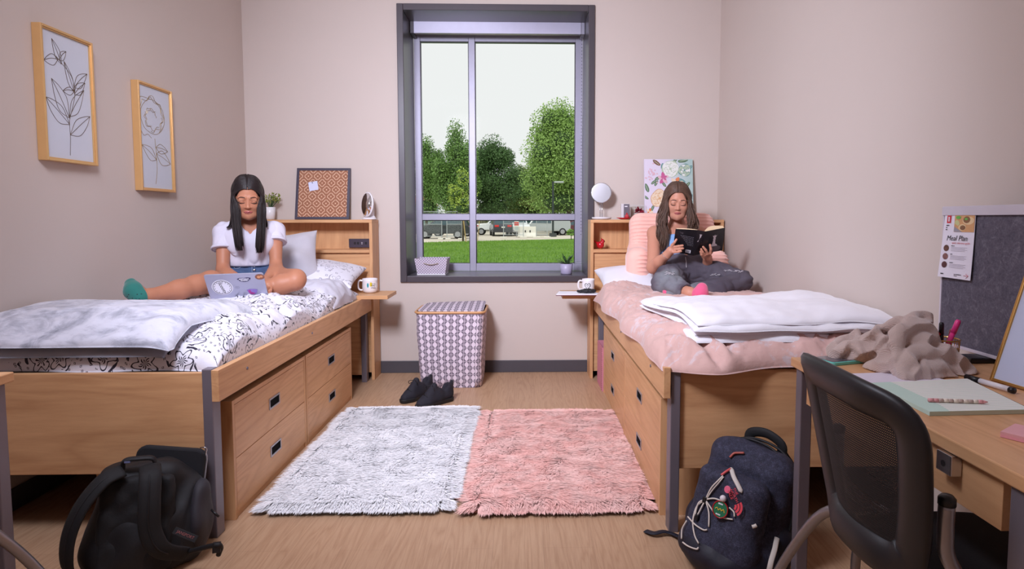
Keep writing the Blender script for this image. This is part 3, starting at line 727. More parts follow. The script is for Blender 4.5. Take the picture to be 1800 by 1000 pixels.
M_FLEECE = plain('white_fleece', srgb(233, 231, 238), 0.95, sheen=0.4, bump=(220, 0.25, 0.003), var=0.02)
tw = None; zt0 = 0.70
for i in range(4):
    a, b = waves(31+i, 9, 1.6, 5), waves(41+i, 9, 6, 14); ww = waves(55, 6, 2, 6)
    off = [0.0, 0.012, -0.006, 0.004][i]
    def sk(X, Y, S, T, i=i):
        lf = (1-S)/2; return X+lf*(0.01*np.sin(Y*8+i)-0.05*np.clip((Y-2.4)/0.4, 0, 1)), Y+0.02*np.sin(X*5+1)+0.006*np.sin(X*17+i*2)
    lay = puff((0.63+off, 1.44), (2.19+off*1.6, 2.93), lambda x, y, i=i: 0.698+0.034*np.clip((y-2.18)/0.25, 0, 1)+(0.021*i+0.008*ww(x, 0.4))*(1-0.62*np.clip((y-2.35)/0.5, 0, 1)), 0.026 if i < 3 else 0.03, 90, 70, 9, sk,
               lambda X, Y, S, T, a=a, b=b: 0.006*a(X, Y)+0.0025*b(X, Y)+0.03*np.exp(-((X-1.3)/0.14)**2-((Y-2.8)/0.2)**2), 12)
    if i == 0: tw = obj('throw_blanket', lay, M_FLEECE, smooth=True); tag(tw, 'fluffy white throw folded in layers across the foot of the right bed', 'blanket')
    else: obj('fold_layer', lay, M_FLEECE, tw, smooth=True)
tag(obj('bed_pillow', pillow((0.86, 3.98, 0.735), rot('X', radians(10)) @ rot('Y', radians(3)), 0.36, 0.23, 0.1, 12), plain('white_pillow_cotton', srgb(226, 224, 232), 0.85, bump=(30, 0.2, 0.005), var=0.02), smooth=True),
    'plain white bed pillow lying under the pink backrest cushion', 'pillow')

# ================================================================== fur rugs
def rug(label, x0, x1, y0, y1, mat, base_mat, n, length, seed, jig, curl):
    t = thing('fur_rug', label, 'rug', ((x0+x1)/2, (y0+y1)/2, 0), 'faux fur rugs')
    obj('backing', MB().box(x0+0.01, x1-0.01, y0+0.01, y1-0.01, 0.0005, 0.01), base_mat, t, bevel=0.003)
    obj('gap_brightener', MB().box(x0+0.035, x1-0.035, y0+0.035, y1-0.035, 0.0105, 0.033), base_mat, t, bevel=0.01)  # slab added below the strands so the gaps between them stay bright
    g = np.random.RandomState(seed); ux, uy = g.rand(n), g.rand(n)
    m = n//14                                   # denser rim
    ux[:m//2] = np.where(g.rand(m//2) < 0.5, 0.0, 1.0)+g.normal(0, 0.006, m//2); uy[m//2:m] = np.where(g.rand(m-m//2) < 0.5, 0.0, 1.0)+g.normal(0, 0.006, m-m//2)
    ux, uy = np.clip(ux, 0, 1), np.clip(uy, 0, 1)
    X = x0+0.012+(x1-x0-0.024)*ux; Y = y0+0.012+(y1-y0-0.024)*uy
    fa, fb = waves(seed+1, 8, 1.5, 5), waves(seed+2, 10, 5, 12)
    ang = 0.75*fa(X, Y)+0.45*fb(X, Y)-1.2
    lean = 0.88+0.08*fb(Y, X)
    ex, ey = (ux-0.5)*2, (uy-0.5)*2; ed = np.clip((np.maximum(np.abs(ex), np.abs(ey))-0.9)/0.1, 0, 1)
    dx, dy = np.cos(ang)*(1-ed)+ed*np.where(np.abs(ex) > 0.9, ex, 0)*1.2, np.sin(ang)*(1-ed)+ed*np.where(np.abs(ey) > 0.9, ey, 0)*1.2
    nrm = np.maximum(1, np.sqrt(dx*dx+dy*dy)/1.1); dx, dy = dx/nrm, dy/nrm
    L = length*(0.75+0.5*g.rand(n))*(1+0.15*fa(X, Y))
    # clump the tips
    cs = 0.026; cx, cy = np.floor(X/cs), np.floor(Y/cs); hsh = lambda a, b, k: np.modf(np.abs(np.sin(a*12.9898+b*78.233+k)*43758.5453))[0]
    tx, ty = (cx+hsh(cx, cy, 1))*cs, (cy+hsh(cx, cy, 2))*cs
    jx, jy = g.normal(0, jig, n), g.normal(0, jig, n)
    pts = []
    for k, s in enumerate((0, 0.4, 0.75, 1.0)):
        h = L*(s*(1-0.45*lean*s)); out = L*lean*s**1.4
        cl = 0.3*s*s*(1-ed)
        px = X+dx*out+(tx-X)*cl+jx*L*s*s+curl*L*np.sin(s*5+X*90)*s*0.12; py = Y+dy*out+(ty-Y)*cl+jy*L*s*s
        z = 0.010+0.019*np.clip(np.minimum(np.minimum(X-x0, x1-X), np.minimum(Y-y0, y1-Y))/0.05, 0, 1)+h*(0.42+0.04*fb(X*1.3, Y*1.3))*(1-0.72*ed*s)
        pts.append(np.stack([px, py, np.maximum(z, 0.004)], -1))
    wd = 0.0036; a2 = g.rand(n)*6.28; wx = np.stack([np.cos(a2), np.sin(a2), 0*a2], -1)*wd
    V = np.stack([pts[0]-wx, pts[0]+wx, pts[1]-wx*0.8, pts[1]+wx*0.8, pts[2]-wx*0.5, pts[2]+wx*0.5, pts[3]], 1).reshape(-1, 3)
    o = (np.arange(n)*7)[:, None]
    Q = np.concatenate([o+np.array([[0, 1, 3, 2]]), o+np.array([[2, 3, 5, 4]]), o+np.array([[4, 5, 6, 6]])])
    Fc = [tuple(q) for q in Q[:2*n].tolist()]+[tuple(q[:3]) for q in Q[2*n:].tolist()]
    obj('fur_pile', (V, Fc), mat, t, kind='stuff')
    return t
def mat_fur(name, a, b):
    t = NT(name); v = t.coord(); f = t.noise(v, 9, 4, 0.6, 0.8); t.color(t.mix(t.sstep(f, 0.35, 0.65), a, b)); t.l(t.comb(0.0, -0.25, 0.97), t.b.inputs['Normal']); t.set(0.6, spec=0.25, sheen=0.3)
    tl = t.n('ShaderNodeBsdfTranslucent'); t.l(t.b.inputs['Base Color'].links[0].from_socket, tl.inputs[0]); mx = t.n('ShaderNodeMixShader'); mx.inputs[0].default_value = 0.04
    t.l(t.b.outputs[0], mx.inputs[1]); t.l(tl.outputs[0], mx.inputs[2]); t.l(mx.outputs[0], t.out.inputs[0]); return t.m
rug('fluffy white faux fur rug on the floor beside the left bed', -1.045, -0.29, 2.30, 3.56, mat_fur('white_fur', srgb(250, 249, 251), srgb(253, 252, 254)), plain('white_rug_backing', srgb(240, 238, 243), 0.9), 110000, 0.044, 61, 0.12, 0.2)
rug('fluffy coral pink faux fur rug on the floor beside the right bed', -0.225, 0.512, 2.28, 3.47, mat_fur('pink_fur', srgb(252, 194, 184), srgb(254, 210, 201)), plain('pink_rug_backing', srgb(244, 176, 168), 0.9), 110000, 0.048, 71, 0.12, 0.6)
# ================================================================== pictures on the left wall
EX, EY, EZ = np.eye(3)
M_FRAME_GOLD = plain('pale_gold_frame', srgb(216, 172, 116), 0.3, 0.45)
M_LINE_GOLD = plain('gold_leaf_line', srgb(176, 146, 96), 0.35, 0.7)
M_LINE_BRONZE = plain('bronze_leaf_line', srgb(112, 92, 80), 0.4, 0.5)
M_ART_PAPER = plain('cool_white_art_paper', srgb(212, 210, 222), 0.85, var=0.02)
def wall_frame(label, y0, y1, z0, z1, strokes, ink):
    t = thing('picture_frame', label, 'picture', (WL, (y0+y1)/2, z0), 'gold framed line drawings')
    x0, x1, e = WL+0.001, WL+0.040, 0.011
    m = MB()
    for a, b, c, d in ((y0, y0+e, z0, z1), (y1-e, y1, z0, z1), (y0+e, y1-e, z0, z0+e), (y0+e, y1-e, z1-e, z1)): m.box(x0, x1, a, b, c, d)
    obj('frame', m, M_FRAME_GOLD, t, bevel=0.002)
    m = MB(); q = e+0.005
    for a, b, c, d in ((y0+e, y0+q, z0+e, z1-e), (y1-q, y1-e, z0+e, z1-e), (y0+q, y1-q, z0+e, z0+q), (y0+q, y1-q, z1-q, z1-e)): m.box(x0+0.026, x1-0.005, a, b, c, d)
    obj('inner_lip', m, M_FRAME_GOLD, t, bevel=0.001)
    obj('art_paper', MB().box(x0+0.022, x0+0.026, y0+e, y1-e, z0+e, z1-e), M_ART_PAPER, t)
    m = MB(); xp = x0+0.0266
    for st in strokes:
        P = catmull([(xp, y0+(y1-y0)*min(max(a, .08), .92), z0+(z1-z0)*b) for a, b in st], 5); P = [np.array([p[0], min(max(p[1], y0+q+.002), y1-q-.002), p[2]]) for p in P]; m.tube(P, 0.0011, 5)
    obj('line_drawing', m, ink, t, label='metallic botanical line drawing')
    obj('glazing', MB().box(x1-0.009, x1-0.007, y0+q, y1-q, z0+q, z1-q), M_GLASS, t)
def leaf(bx, by, tx, ty, w):
    dx, dy = tx-bx, ty-by; nx, ny = -dy*w, dx*w*0.62
    return [[(bx, by), (bx+dx*.35+nx, by+dy*.35+ny), (bx+dx*.7+nx*.7, by+dy*.7+ny*.7), (tx, ty)], [(bx, by), (bx+dx*.35-nx, by+dy*.35-ny), (bx+dx*.7-nx*.7, by+dy*.7-ny*.7), (tx, ty)], [(bx, by), (bx+dx*.5, by+dy*.5+.01), (tx, ty)]]
s1 = [[(.48, .06), (.5, .2), (.5, .33), (.58, .45), (.63, .56), (.58, .68), (.4, .76), (.3, .8)]]
for a in ((.5, .35, .2, .62, .28), (.5, .36, .82, .6, .22), (.5, .3, .05, .47, .22), (.5, .22, .95, .4, .2), (.62, .55, .85, .66, .26), (.62, .56, .45, .78, .2), (.62, .57, .4, .55, .22), (.4, .75, .24, .92, .25), (.36, .78, .5, .86, .3), (.34, .78, .08, .74, .25), (.62, .6, .9, .74, .24)): s1 += leaf(*a)
wall_frame('larger upper-left gold frame with bronze leaf sprig drawing, high on the left wall', 2.57, 2.872, 1.404, 1.968, s1, M_LINE_BRONZE)
s2 = [[(.45, .07), (.5, .2), (.5, .35), (.47, .5)]]
for a in ((.5, .3, .1, .42, .22), (.5, .36, .92, .28, .25), (.49, .42, .85, .4, .2)): s2 += leaf(*a)
for k in range(11):
    a0 = k*0.9; rr = .1+.028*k
    s2.append([(.42+rr*cos(a0+q)*(1.15+.12*sin(9*q+k)), .70+rr*.55*sin(a0+q)*(1+.15*cos(7*q+k))) for q in np.linspace(0, 1.9, 8)])
s2.append([(.1, .66), (.12, .76), (.3, .85), (.5, .86), (.72, .8), (.78, .68), (.66, .58), (.45, .54), (.2, .58), (.1, .66)])
wall_frame('lower gold frame with gold peony line drawing, nearer the woman with the laptop', 3.19, 3.492, 1.308, 1.877, s2, M_LINE_GOLD)

# ================================================================== on the left headboard
HT = 1.1535
def mat_quatrefoil():
    t = NT('cork_with_quatrefoil_print'); uv = t.coord('UV'); x, y, _ = t.xyz(uv)
    def cellpat(ox, oy):
        a = t.m_('SUBTRACT', t.m_('FRACT', t.m_('ADD', t.m_('MULTIPLY', x, 1/0.0675), ox)), 0.5); b = t.m_('MULTIPLY', t.m_('SUBTRACT', t.m_('FRACT', t.m_('ADD', t.m_('MULTIPLY', y, 1/0.1012), oy)), 0.5), 1.5)
        a, b = t.m_('ABSOLUTE', a), t.m_('ABSOLUTE', b); h, l = t.m_('MAXIMUM', a, b), t.m_('MINIMUM', a, b)
        q = t.m_('SUBTRACT', h, 0.19); d = t.m_('SUBTRACT', t.m_('SQRT', t.m_('ADD', t.m_('MULTIPLY', q, q), t.m_('MULTIPLY', l, l))), 0.19)
        r = t.m_('SQRT', t.m_('ADD', t.m_('MULTIPLY', a, a), t.m_('MULTIPLY', b, b)))
        return t.m_('MAXIMUM', t.m_('LESS_THAN', t.m_('ABSOLUTE', d), 0.022), t.m_('LESS_THAN', r, 0.06))
    p = t.m_('MAXIMUM', cellpat(0.0, 0.0), cellpat(0.5, 0.5))
    cork = t.mix(t.noise(t.coord(), 160, 4, 0.7), srgb(130, 84, 62), srgb(172, 118, 90))
    t.color(t.mix(p, cork, srgb(240, 208, 178))); t.set(0.85); return t.m
M_CORK = mat_quatrefoil()
M_NAVY = plain('dark_slate_frame', srgb(62, 56, 72), 0.4)
zc0 = HT+0.001
bo = np.array([-1.655, 4.378, zc0]); br_ = np.array([0.389, 0.0, 0.0]); bu = np.array([0.0, 0.072, 0.374]); W_, H_ = 0.389, np.linalg.norm(bu)
r1, u1 = EX, bu/H_; n1 = np.cross(r1, u1)              # n1 points to the camera (-Y)
def slab_on(o, r, u, a0, a1, b0, b1, d0, d1):
    """box on a tilted plane, from d0 to d1 along the normal"""
    n = np.cross(r, u); c = o+r*(a0+a1)/2+u*(b0+b1)/2+n*(d0+d1)/2
    return MB().obox(c, ((a1-a0)/2, (b1-b0)/2, (d1-d0)/2), np.stack([r, u, n], 1))
def frame_on(o, r, u, W, H, e, d0, d1):
    m = MB()
    for a in ((0, e, 0, H), (W-e, W, 0, H), (e, W-e, 0, e), (e, W-e, H-e, H)): q = slab_on(o, r, u, *a, d0, d1); m.add(q.v, q.f)
    return m
cb = thing('cork_board', 'square cork board with white quatrefoil print in a dark frame, leaning on the left headboard', 'cork board', bo)
obj('frame', frame_on(bo, r1, u1, W_, H_, 0.018, -0.012, 0.006), M_NAVY, cb, bevel=0.001)
e = 0.017
Vc = [bo+r1*a+u1*b+n1*0.001 for a, b in ((e, e), (W_-e, e), (W_-e, H_-e), (e, H_-e))]; Vb = [v-n1*0.008 for v in Vc]
U4 = [(0, 0), (W_-2*e, 0), (W_-2*e, H_-2*e), (0, H_-2*e)]
obj('cork_sheet', (np.array(Vc+Vb), [(0, 1, 2, 3), (7, 6, 5, 4), (0, 4, 5, 1), (1, 5, 6, 2), (2, 6, 7, 3), (3, 7, 4, 0)], None, U4+U4), M_CORK, cb)
nr, nu = np.cos(-0.2)*r1-np.sin(-0.2)*u1*-1*-1, None
ang = radians(11); nr = cos(ang)*r1+sin(ang)*u1; nu = -sin(ang)*r1+cos(ang)*u1; no = bo+r1*0.098+u1*0.208+n1*0.003
nt = obj('note', slab_on(no, nr, nu, 0, 0.066, 0, 0.066, 0, 0.0012), plain('pale_blue_note', srgb(206, 208, 232), 0.8)); tag(nt, 'small pale blue note pinned to the patterned cork board', 'note')
obj('push_pin', MB().ball(no+nr*0.03+nu*0.058+n1*0.004, 0.004, 8), M_DARKSTEEL, nt, smooth=True)

M_LEAF = plain('spring_green_leaf', srgb(132, 140, 62), 0.6, var=0.3, vscale=40); M_LEAF_D = plain('deep_green_leaf', srgb(62, 92, 52), 0.55, var=0.3, vscale=40)
M_POT = plain('white_ceramic_pot', srgb(226, 224, 226), 0.35)
px = K(475, 386, 4.36); pl = thing('potted_plant', 'leafy yellow-green plant in a white pot, half hidden behind the laptop woman\'s hair', 'plant', (px[0], 4.36, HT))
obj('pot', MB().lathe((px[0], 4.36, HT+0.0005), [(0.027, 0), (0.034, 0.002), (0.038, 0.088), (0.035, 0.089), (0.033, 0.078), (0, 0.078)], 28), M_POT, pl, smooth=True)
g = np.random.RandomState(5); m = MB(); stm = MB()
for k in range(150):
    d = g.normal(size=3); d[2] = abs(d[2])*1.0+0.1; d /= np.linalg.norm(d); c = np.array([px[0]+0.02, 4.36, HT+0.115])+d*np.array([0.068, 0.04, 0.075])*g.uniform(.5, 1)
    R = frame(d+g.normal(0, .5, 3), g.normal(size=3)); L = g.uniform(.012, .02)
    m.add([c, c+R @ (L*.4, L*.5, .002), c+R @ (0, L, 0), c+R @ (-L*.4, L*.5, .002)], [(0, 1, 2, 3)])
    if k % 6 == 0: stm.tube([(px[0], 4.36, HT+0.07), tuple(c)], 0.0014, 5)
obj('leaves', m, M_LEAF, pl); obj('stems', stm, M_LEAF_D, pl)

mc = K(647, 362, 4.34); mx_ = mc[0]; ml = thing('vanity_mirror', 'small oval swivel mirror on a white stand at the right end of the left headboard', 'mirror', (mx_, 4.34, HT))
sd = SDF((mx_-.08, 4.25, HT-.01), (mx_+.08, 4.42, HT+.26), 0.003)
sd.ell((mx_+.006, 4.345, HT+.005), (.05, .036, .012), None, 0.0).cone((mx_+.02, 4.372, HT+.01), (mx_+.026, 4.36, HT+.15), .016, .01, .03).cone((mx_-.02, 4.36, HT+.01), (mx_+.016, 4.37, HT+.05), .012, .01, .02)
sd.plane((0, 0, HT+.0005), (0, 0, -1)); obj('stand', sd.mesh(), M_WHITE, ml, smooth=True)
Rm = frame((-0.62, -0.78, 0.1), (0.02, 0.12, 1)); c = np.array([mx_-.002, 4.335, HT+.108])
ring = [(0.0, -.006), (.066, -.006), (.07, -.002), (.07, .006), (.066, .008)]
S_ = np.diag([0.92, 1.28, 1.0]); Rz = np.stack([Rm[:, 0], Rm[:, 2], Rm[:, 1]], 1) @ S_
obj('mirror_shell', MB().lathe(c, ring, 40, Rz), M_WHITE, ml, smooth=True); obj('mirror_face', MB().lathe(c, [(.0645, .0082), (0, .0083)], 40, Rz), M_MIRROR, ml, smooth=True)

# mugs
TRAY = 0.6475
def mug(label, c, r, h, face, deco):
    t = thing('mug', label, 'mug', c); c = np.array(c)+[0, 0, 0.0006]
    obj('body', MB().lathe(c, [(r*.62, 0), (r*.82, .004), (r*.97, h*.18), (r, h*.45), (r*.97, h*.85), (r*.99, h), (r*.94, h), (r*.9, h*.8), (r*.9, h*.2), (r*.6, .006), (0, .006)], 40), plain('white_stoneware', srgb(232, 226, 228), 0.25, var=0.02), t, smooth=True)
    hx = np.array([-cos(.12), sin(.12)*-1, 0]); P = [c+hx*r*.93+EZ*h*.84, c+hx*(r+.018)+EZ*h*.86, c+hx*(r+.027)+EZ*h*.68, c+hx*(r+.026)+EZ*h*.36, c+hx*(r+.014)+EZ*h*.2, c+hx*r*.92+EZ*h*.2]
    obj('handle', MB().tube(catmull(P, 6), 0.0062, 10), MATS['white_stoneware'], t, smooth=True)
    n = np.array([face, -sqrt(1-face*face), 0]); rr = np.array([-n[1], n[0], 0]); deco(t, c+n*r+EZ*h*.5, rr, EZ, r)
    return t
def curve_on(pts, o, r, u, R, w=0.0009):
    n = np.cross(r, u); return MB().tube([o+r*R*sin(a/R)+u*b+n*(0.0006-R*(1-cos(a/R))) for a, b in pts], w, 5)
def deco_heart(t, o, r, u, R):
    H = [(0.021*.0625*16*sin(q)**3*1.0, 0.0015*(13*cos(q)-5*cos(2*q)-2*cos(3*q)-cos(4*q))) for q in np.linspace(0, 2*pi, 40)]
    for k in (1.0, 0.88):
        obj('printed_heart', curve_on([(a*k, b*k) for a, b in H], o, r, u, R, 0.0011 if k == 1 else 0.0007), M_INK, t, label='black heart print')
    m = MB(); scrawl(m, o+u*0.004, r, u, .026, .0045, 1, R); scrawl(m, o-u*0.0055, r, u, .010, .0055, 2, R); obj('printed_lettering', m, M_INK, t)
def deco_colour(t, o, r, u, R):
    for nm, a, b, kx, ky, mt in (('printed_teal_leaf', -.019, .006, .006, .018, plain('teal_print', srgb(40, 150, 160), .4)), ('printed_yellow_leaf', .002, .012, .008, .017, plain('yellow_print', srgb(214, 190, 40), .4))):
        n = np.cross(r, u); P = [(a+kx*cos(q), b+ky*sin(q)*.9) for q in np.linspace(0, 2*pi, 20)[:-1]]
        V = [o+r*R*sin(p/R)+u*q+n*(0.0005-R*(1-cos(p/R))) for p, q in P]; obj(nm, MB().add(V, [tuple(range(len(V)))]), mt, t)
    m = MB()
    letter(m, 'good day', 0.0105, o+u*.016+r*.013, r, u, bend=R, eps=.0009, shear=.2)
    for dz, w_ in ((.003, .028), (-.011, .042)): scrawl(m, o+u*dz+r*.013, r, u, w_, .006, 3, R, .0009)
    obj('printed_lettering', m, M_INK, t)
mp = K(1034, 512, 4.15); mug('white mug with a black heart print on the right bedside tray', (mp[0], 4.15, TRAY), .044, .092, -.22, deco_heart)
mp = K(650.5, 512, 4.15); mug('white mug with teal and yellow print and black lettering on the left bedside tray', (mp[0], 4.15, TRAY), .052, .098, .33, deco_colour)

# ================================================================== window sill
SILL = GZ0+0.0005
def mat_dots():
    t = NT('perforated_lilac_weave'); x, y, _ = t.xyz(t.coord('UV'))
    def cell(ox, oy):
        a = t.m_('SUBTRACT', t.m_('FRACT', t.m_('ADD', t.m_('MULTIPLY', x, 50), ox)), .5); b = t.m_('SUBTRACT', t.m_('FRACT', t.m_('ADD', t.m_('MULTIPLY', y, 50), oy)), .5)
        return t.m_('LESS_THAN', t.m_('SQRT', t.m_('ADD', t.m_('MULTIPLY', a, a), t.m_('MULTIPLY', b, b))), .19)
    t.color(t.mix(t.m_('MAXIMUM', cell(0, 0), cell(.5, .5)), srgb(200, 188, 204), srgb(108, 96, 112))); t.set(.7); return t.m
M_DOTS = mat_dots()
def tub(bx0, bx1, tx0, tx1, y0, y1, z0, z1, dy=0.0, th=.004):
    """open box with sloping sides, inner and outer skin, UVs in metres"""
    V, U, Fq = [], [], []
    B = [(bx0, y0+dy), (bx1, y0+dy), (bx1, y1-dy), (bx0, y1-dy)]; T = [(tx0, y0), (tx1, y0), (tx1, y1), (tx0, y1)]
    for inn in (0, 1):
        for k in range(4):
            p, q = k, (k+1) % 4; i = th*inn
            def sh(pt, c): return (pt[0]+i*(1 if pt[0] < c[0] else -1), pt[1]+i*(1 if pt[1] < c[1] else -1))
            c = ((bx0+bx1)/2, (y0+y1)/2); a0, a1, b0, b1 = sh(B[p], c), sh(B[q], c), sh(T[p], c), sh(T[q], c); o = len(V); zb_ = z0+i
            V += [(*a0, zb_), (*a1, zb_), (*b1, z1), (*b0, z1)]; L = math.dist(b0, b1); d = (L-math.dist(a0, a1))/2
            U += [(k*.61+d, 0), (k*.61+L-d, 0), (k*.61+L, z1-z0), (k*.61, z1-z0)]; Fq.append((o, o+1, o+2, o+3) if not inn else (o+3, o+2, o+1, o))
    for k in range(4): Fq.append((4*k+3, 4*k+2, 16+4*k+2, 16+4*k+3))
    Fq.append((12, 8, 4, 0)); Fq.append((16, 20, 24, 28)); return np.array(V), Fq, None, U
bk_ = thing('storage_basket', 'lilac perforated basket with sloping sides on the left of the window sill', 'basket', (-.7, 4.63, SILL))
obj('basket_body', tub(-.805, -.596, -.826, -.578, 4.53, 4.735, SILL, .858, .012), M_DOTS, bk_)
obj('base_rim', MB().box(-.807, -.594, 4.536, 4.729, SILL-.0002, SILL+.007), M_POT, bk_); obj('handle', MB().tube(catmull([(-.755, 4.5275, .822), (-.70, 4.518, .814), (-.645, 4.5275, .822)], 5), .0035, 8), plain('beige_cord', srgb(176, 160, 150), .8), bk_, smooth=True)
pc = np.array([.332, 4.6, SILL]); pr = thing('potted_plant', 'small spiky dark green plant in a lilac pot on the right of the window sill', 'plant', pc)
M_LILAC = plain('lilac_pot', srgb(176, 168, 196), .4)
obj('pot', MB().lathe(pc, [(.04, 0), (.044, .003), (.05, .078), (.046, .079), (.043, .066), (0, .066)], 32), M_LILAC, pr, smooth=True)
g = np.random.RandomState(9); m = MB()
for k in range(44):
    a, el, L = g.uniform(0, 6.28), g.uniform(.3, 1.4), g.uniform(.09, .16); d = np.array([cos(a)*cos(el)*1.25, sin(a)*cos(el)*.6, sin(el)*.85]); sdv = np.array([-sin(a), cos(a), 0])*.0068
    P = [pc+[0, 0, .072]+d*L*s+np.array([0, 0, -.035*s*s]) for s in (0, .4, .75, 1)]; o = [P[0]-sdv*.5, P[0]+sdv*.5, P[1]-sdv, P[1]+sdv, P[2]-sdv*.8, P[2]+sdv*.8, P[3]]
    m.add(o, [(0, 1, 3, 2), (2, 3, 5, 4), (4, 5, 6)])
obj('leaves', m, M_LEAF_D, pr)

# ================================================================== hamper, shoes
def mat_hamper():
    t = NT('grey_geometric_canvas'); x, y, _ = t.xyz(t.coord('UV')); s = 1/.0463
    u = t.m_('MULTIPLY', x, s); ci = t.m_('FLOOR', u); odd = t.m_('COMPARE', t.m_('MODULO', ci, 3.0), 2.0, .1)
    v = t.m_('ADD', t.m_('MULTIPLY', y, s), t.m_('MULTIPLY', odd, .5))
    a, b = t.m_('ABSOLUTE', t.m_('SUBTRACT', t.m_('FRACT', u), .5)), t.m_('ABSOLUTE', t.m_('SUBTRACT', t.m_('FRACT', v), .5))
    dia = t.m_('MULTIPLY', t.m_('LESS_THAN', t.m_('ADD', a, t.m_('MULTIPLY', b, .92)), .44), t.m_('LESS_THAN', a, .31))
    line = t.m_('MAXIMUM', t.m_('GREATER_THAN', a, .47), t.m_('MULTIPLY', t.m_('LESS_THAN', b, .025), 1.0)); line = t.m_('MAXIMUM', line, t.m_('GREATER_THAN', b, .475))
    hatch = t.m_('MULTIPLY', t.m_('GREATER_THAN', t.m_('FRACT', t.m_('MULTIPLY', v, 8.0)), .72), .35)
    t.color(t.mix(t.m_('MAXIMUM', t.m_('MAXIMUM', dia, line), hatch), srgb(98, 86, 102), srgb(222, 208, 220))); t.set(.85); return t.m
M_HAMPER = mat_hamper(); M_BAMBOO = plain('bamboo_rim', srgb(204, 152, 104), .45)
hx0, hx1, hy0, hy1 = -.735, -.268, 4.04, 4.385
def rrect(x0, x1, y0, y1, r, n=6):
    P = []
    for cx, cy, a in ((x1-r, y0+r, -pi/2), (x1-r, y1-r, 0), (x0+r, y1-r, pi/2), (x0+r, y0+r, pi)):
        P += [(cx+r*cos(a+q), cy+r*sin(a+q)) for q in np.linspace(0, pi/2, n)]
    return P
hp = thing('laundry_hamper', 'tall fabric laundry hamper with grey and white geometric print under the window', 'hamper', (-.5, 4.2, 0))
V, U, Fq = [], [], []; zs_ = np.linspace(.001, .515, 9); wv = waves(77, 8, 2, 7)
for z in zs_:
    k = (z/.515); ins = .022*(1-k); P = rrect(hx0+ins, hx1-ins, hy0+ins*.4, hy1-ins, .045); n = len(P); L = 0
    PT = rrect(hx0, hx1, hy0, hy1, .045)
    for i in range(n+1):
        p = P[i % n]; L += math.dist(PT[i % n], PT[(i-1) % n]) if i else 0
        b = .004*wv(p[0], p[1], z)*sin(pi*k); V.append((p[0]+b, p[1]+b, z)); U.append((L-.07, z))
for a in range(len(zs_)-1):
    for i in range(n): o = a*(n+1)+i; Fq.append((o, o+1, o+n+2, o+n+1))
Fq.append(tuple(range(n-1, -1, -1)))
obj('hamper_body', (np.array(V), Fq, None, U), M_HAMPER, hp, smooth=True)
m = MB(); m.loop([(x, y, .522) for x, y in rrect(hx0-.004, hx1+.004, hy0-.004, hy1+.004, .048)], .0085, 8); obj('bamboo_rim', m, M_BAMBOO, hp, smooth=True)
P = rrect(hx0+.012, hx1-.006, hy0+.006, hy1-.006, .04); lid = lambda x, y, o: .530+.024*np.clip((x-hx0)/.12, 0, 1)*np.clip((y-hy0-.02)/.25, 0, 1)+.004*sin(9*x)+o
V = [(x, y, lid(x, y, 0)) for x, y in P]+[(x, y, lid(x, y, .005)) for x, y in P]; cx, cy = (hx0+hx1)/2, (hy0+hy1)/2; n = len(P)
V += [(cx, cy, lid(cx, cy, 0)), (cx, cy, lid(cx, cy, .005))]
Fq = [(i, n+i, n+(i+1) % n, (i+1) % n) for i in range(n)]+[(n+i, 2*n+1, n+(i+1) % n) for i in range(n)]+[(2*n, i, (i+1) % n) for i in range(n)]
obj('lid', (np.array(V), Fq, None, [(p[0], p[1]) for p in V]), M_HAMPER, hp, smooth=False)

M_SHOE = plain('black_knit_upper', srgb(30, 28, 38), .85, bump=(300, .2, .002)); M_SOLE = plain('black_rubber_sole', srgb(20, 18, 20), .6)
def shoe(label, toe, heel):
    toe, heel = np.array(toe), np.array(heel); f = (toe-heel)/np.linalg.norm(toe-heel); L = 0.272; r = np.cross(f, EZ); R = np.stack([r, f, EZ], 1); o = (toe+heel)/2; o[2] = 0
    t = thing('sneaker', label, 'shoe', o, 'pair of black sneakers'); W = lambda x, y, z: o+R @ np.array([x, y, z])
    sd = SDF(o-[.19, .19, .01], o+[.19, .19, .15], .0035)
    sd.chain([W(0, -.105, .045), W(0, -.02, .042), W(.004, .06, .034), W(.004, .105, .028)], [.036, .036, .04, .03], .02)
    sd.ell(W(0, -.1, .085), (.032, .034, .035), R, .02).ell(W(0, .0, .078), (.03, .05, .03), R, .03).cone(W(0, -.128, .06), W(0, -.138, .118), .014, .01, .02)
    sd.cone(W(0, .045, .075), W(0, .005, .118), .022, .02, .02)
    sd.cone(W(0, -.075, .11), W(0, -.09, .2), .022, .04, .012, 's').plane(W(0, 0, .016), (0, 0, -1)); obj('upper', sd.mesh(), M_SHOE, t, smooth=True)
    sd = SDF(o-[.19, .19, .01], o+[.19, .19, .06], .0035)
    sd.chain([W(0, -.1, .016), W(0, -.02, .014), W(.004, .07, .012), W(.004, .112, .018)], [.042, .036, .045, .032], .015); sd.displace(lambda x, y, z: 0*x)
    sd.plane(W(0, 0, .002), (0, 0, -1)).plane(W(0, 0, .027), (0, 0, 1), .004); obj('sole', sd.mesh(), M_SOLE, t, smooth=True)
    m = MB()
    for k in range(4): y = .075-.022*k; z = .078+.012*k; m.tube(catmull([W(-.022, y, z-.012), W(0, y+.004, z+.003), W(.022, y, z-.012)], 4), .0028, 6)
    m.tube(catmull([W(0, .02, .125), W(.03, .04, .12), W(.035, .03, .1), W(.005, .02, .122)], 5), .0022, 6); m.tube(catmull([W(0, .02, .125), W(-.03, .035, .122), W(-.032, .03, .1)], 5), .0022, 6)
    obj('laces', m, M_SOLE, t, smooth=True)
    obj('pull_tab', MB().obox(W(0, -.145, .11), (.008, .003, .014), R), plain('grey_pull_tab', srgb(120, 118, 124), .7), t)
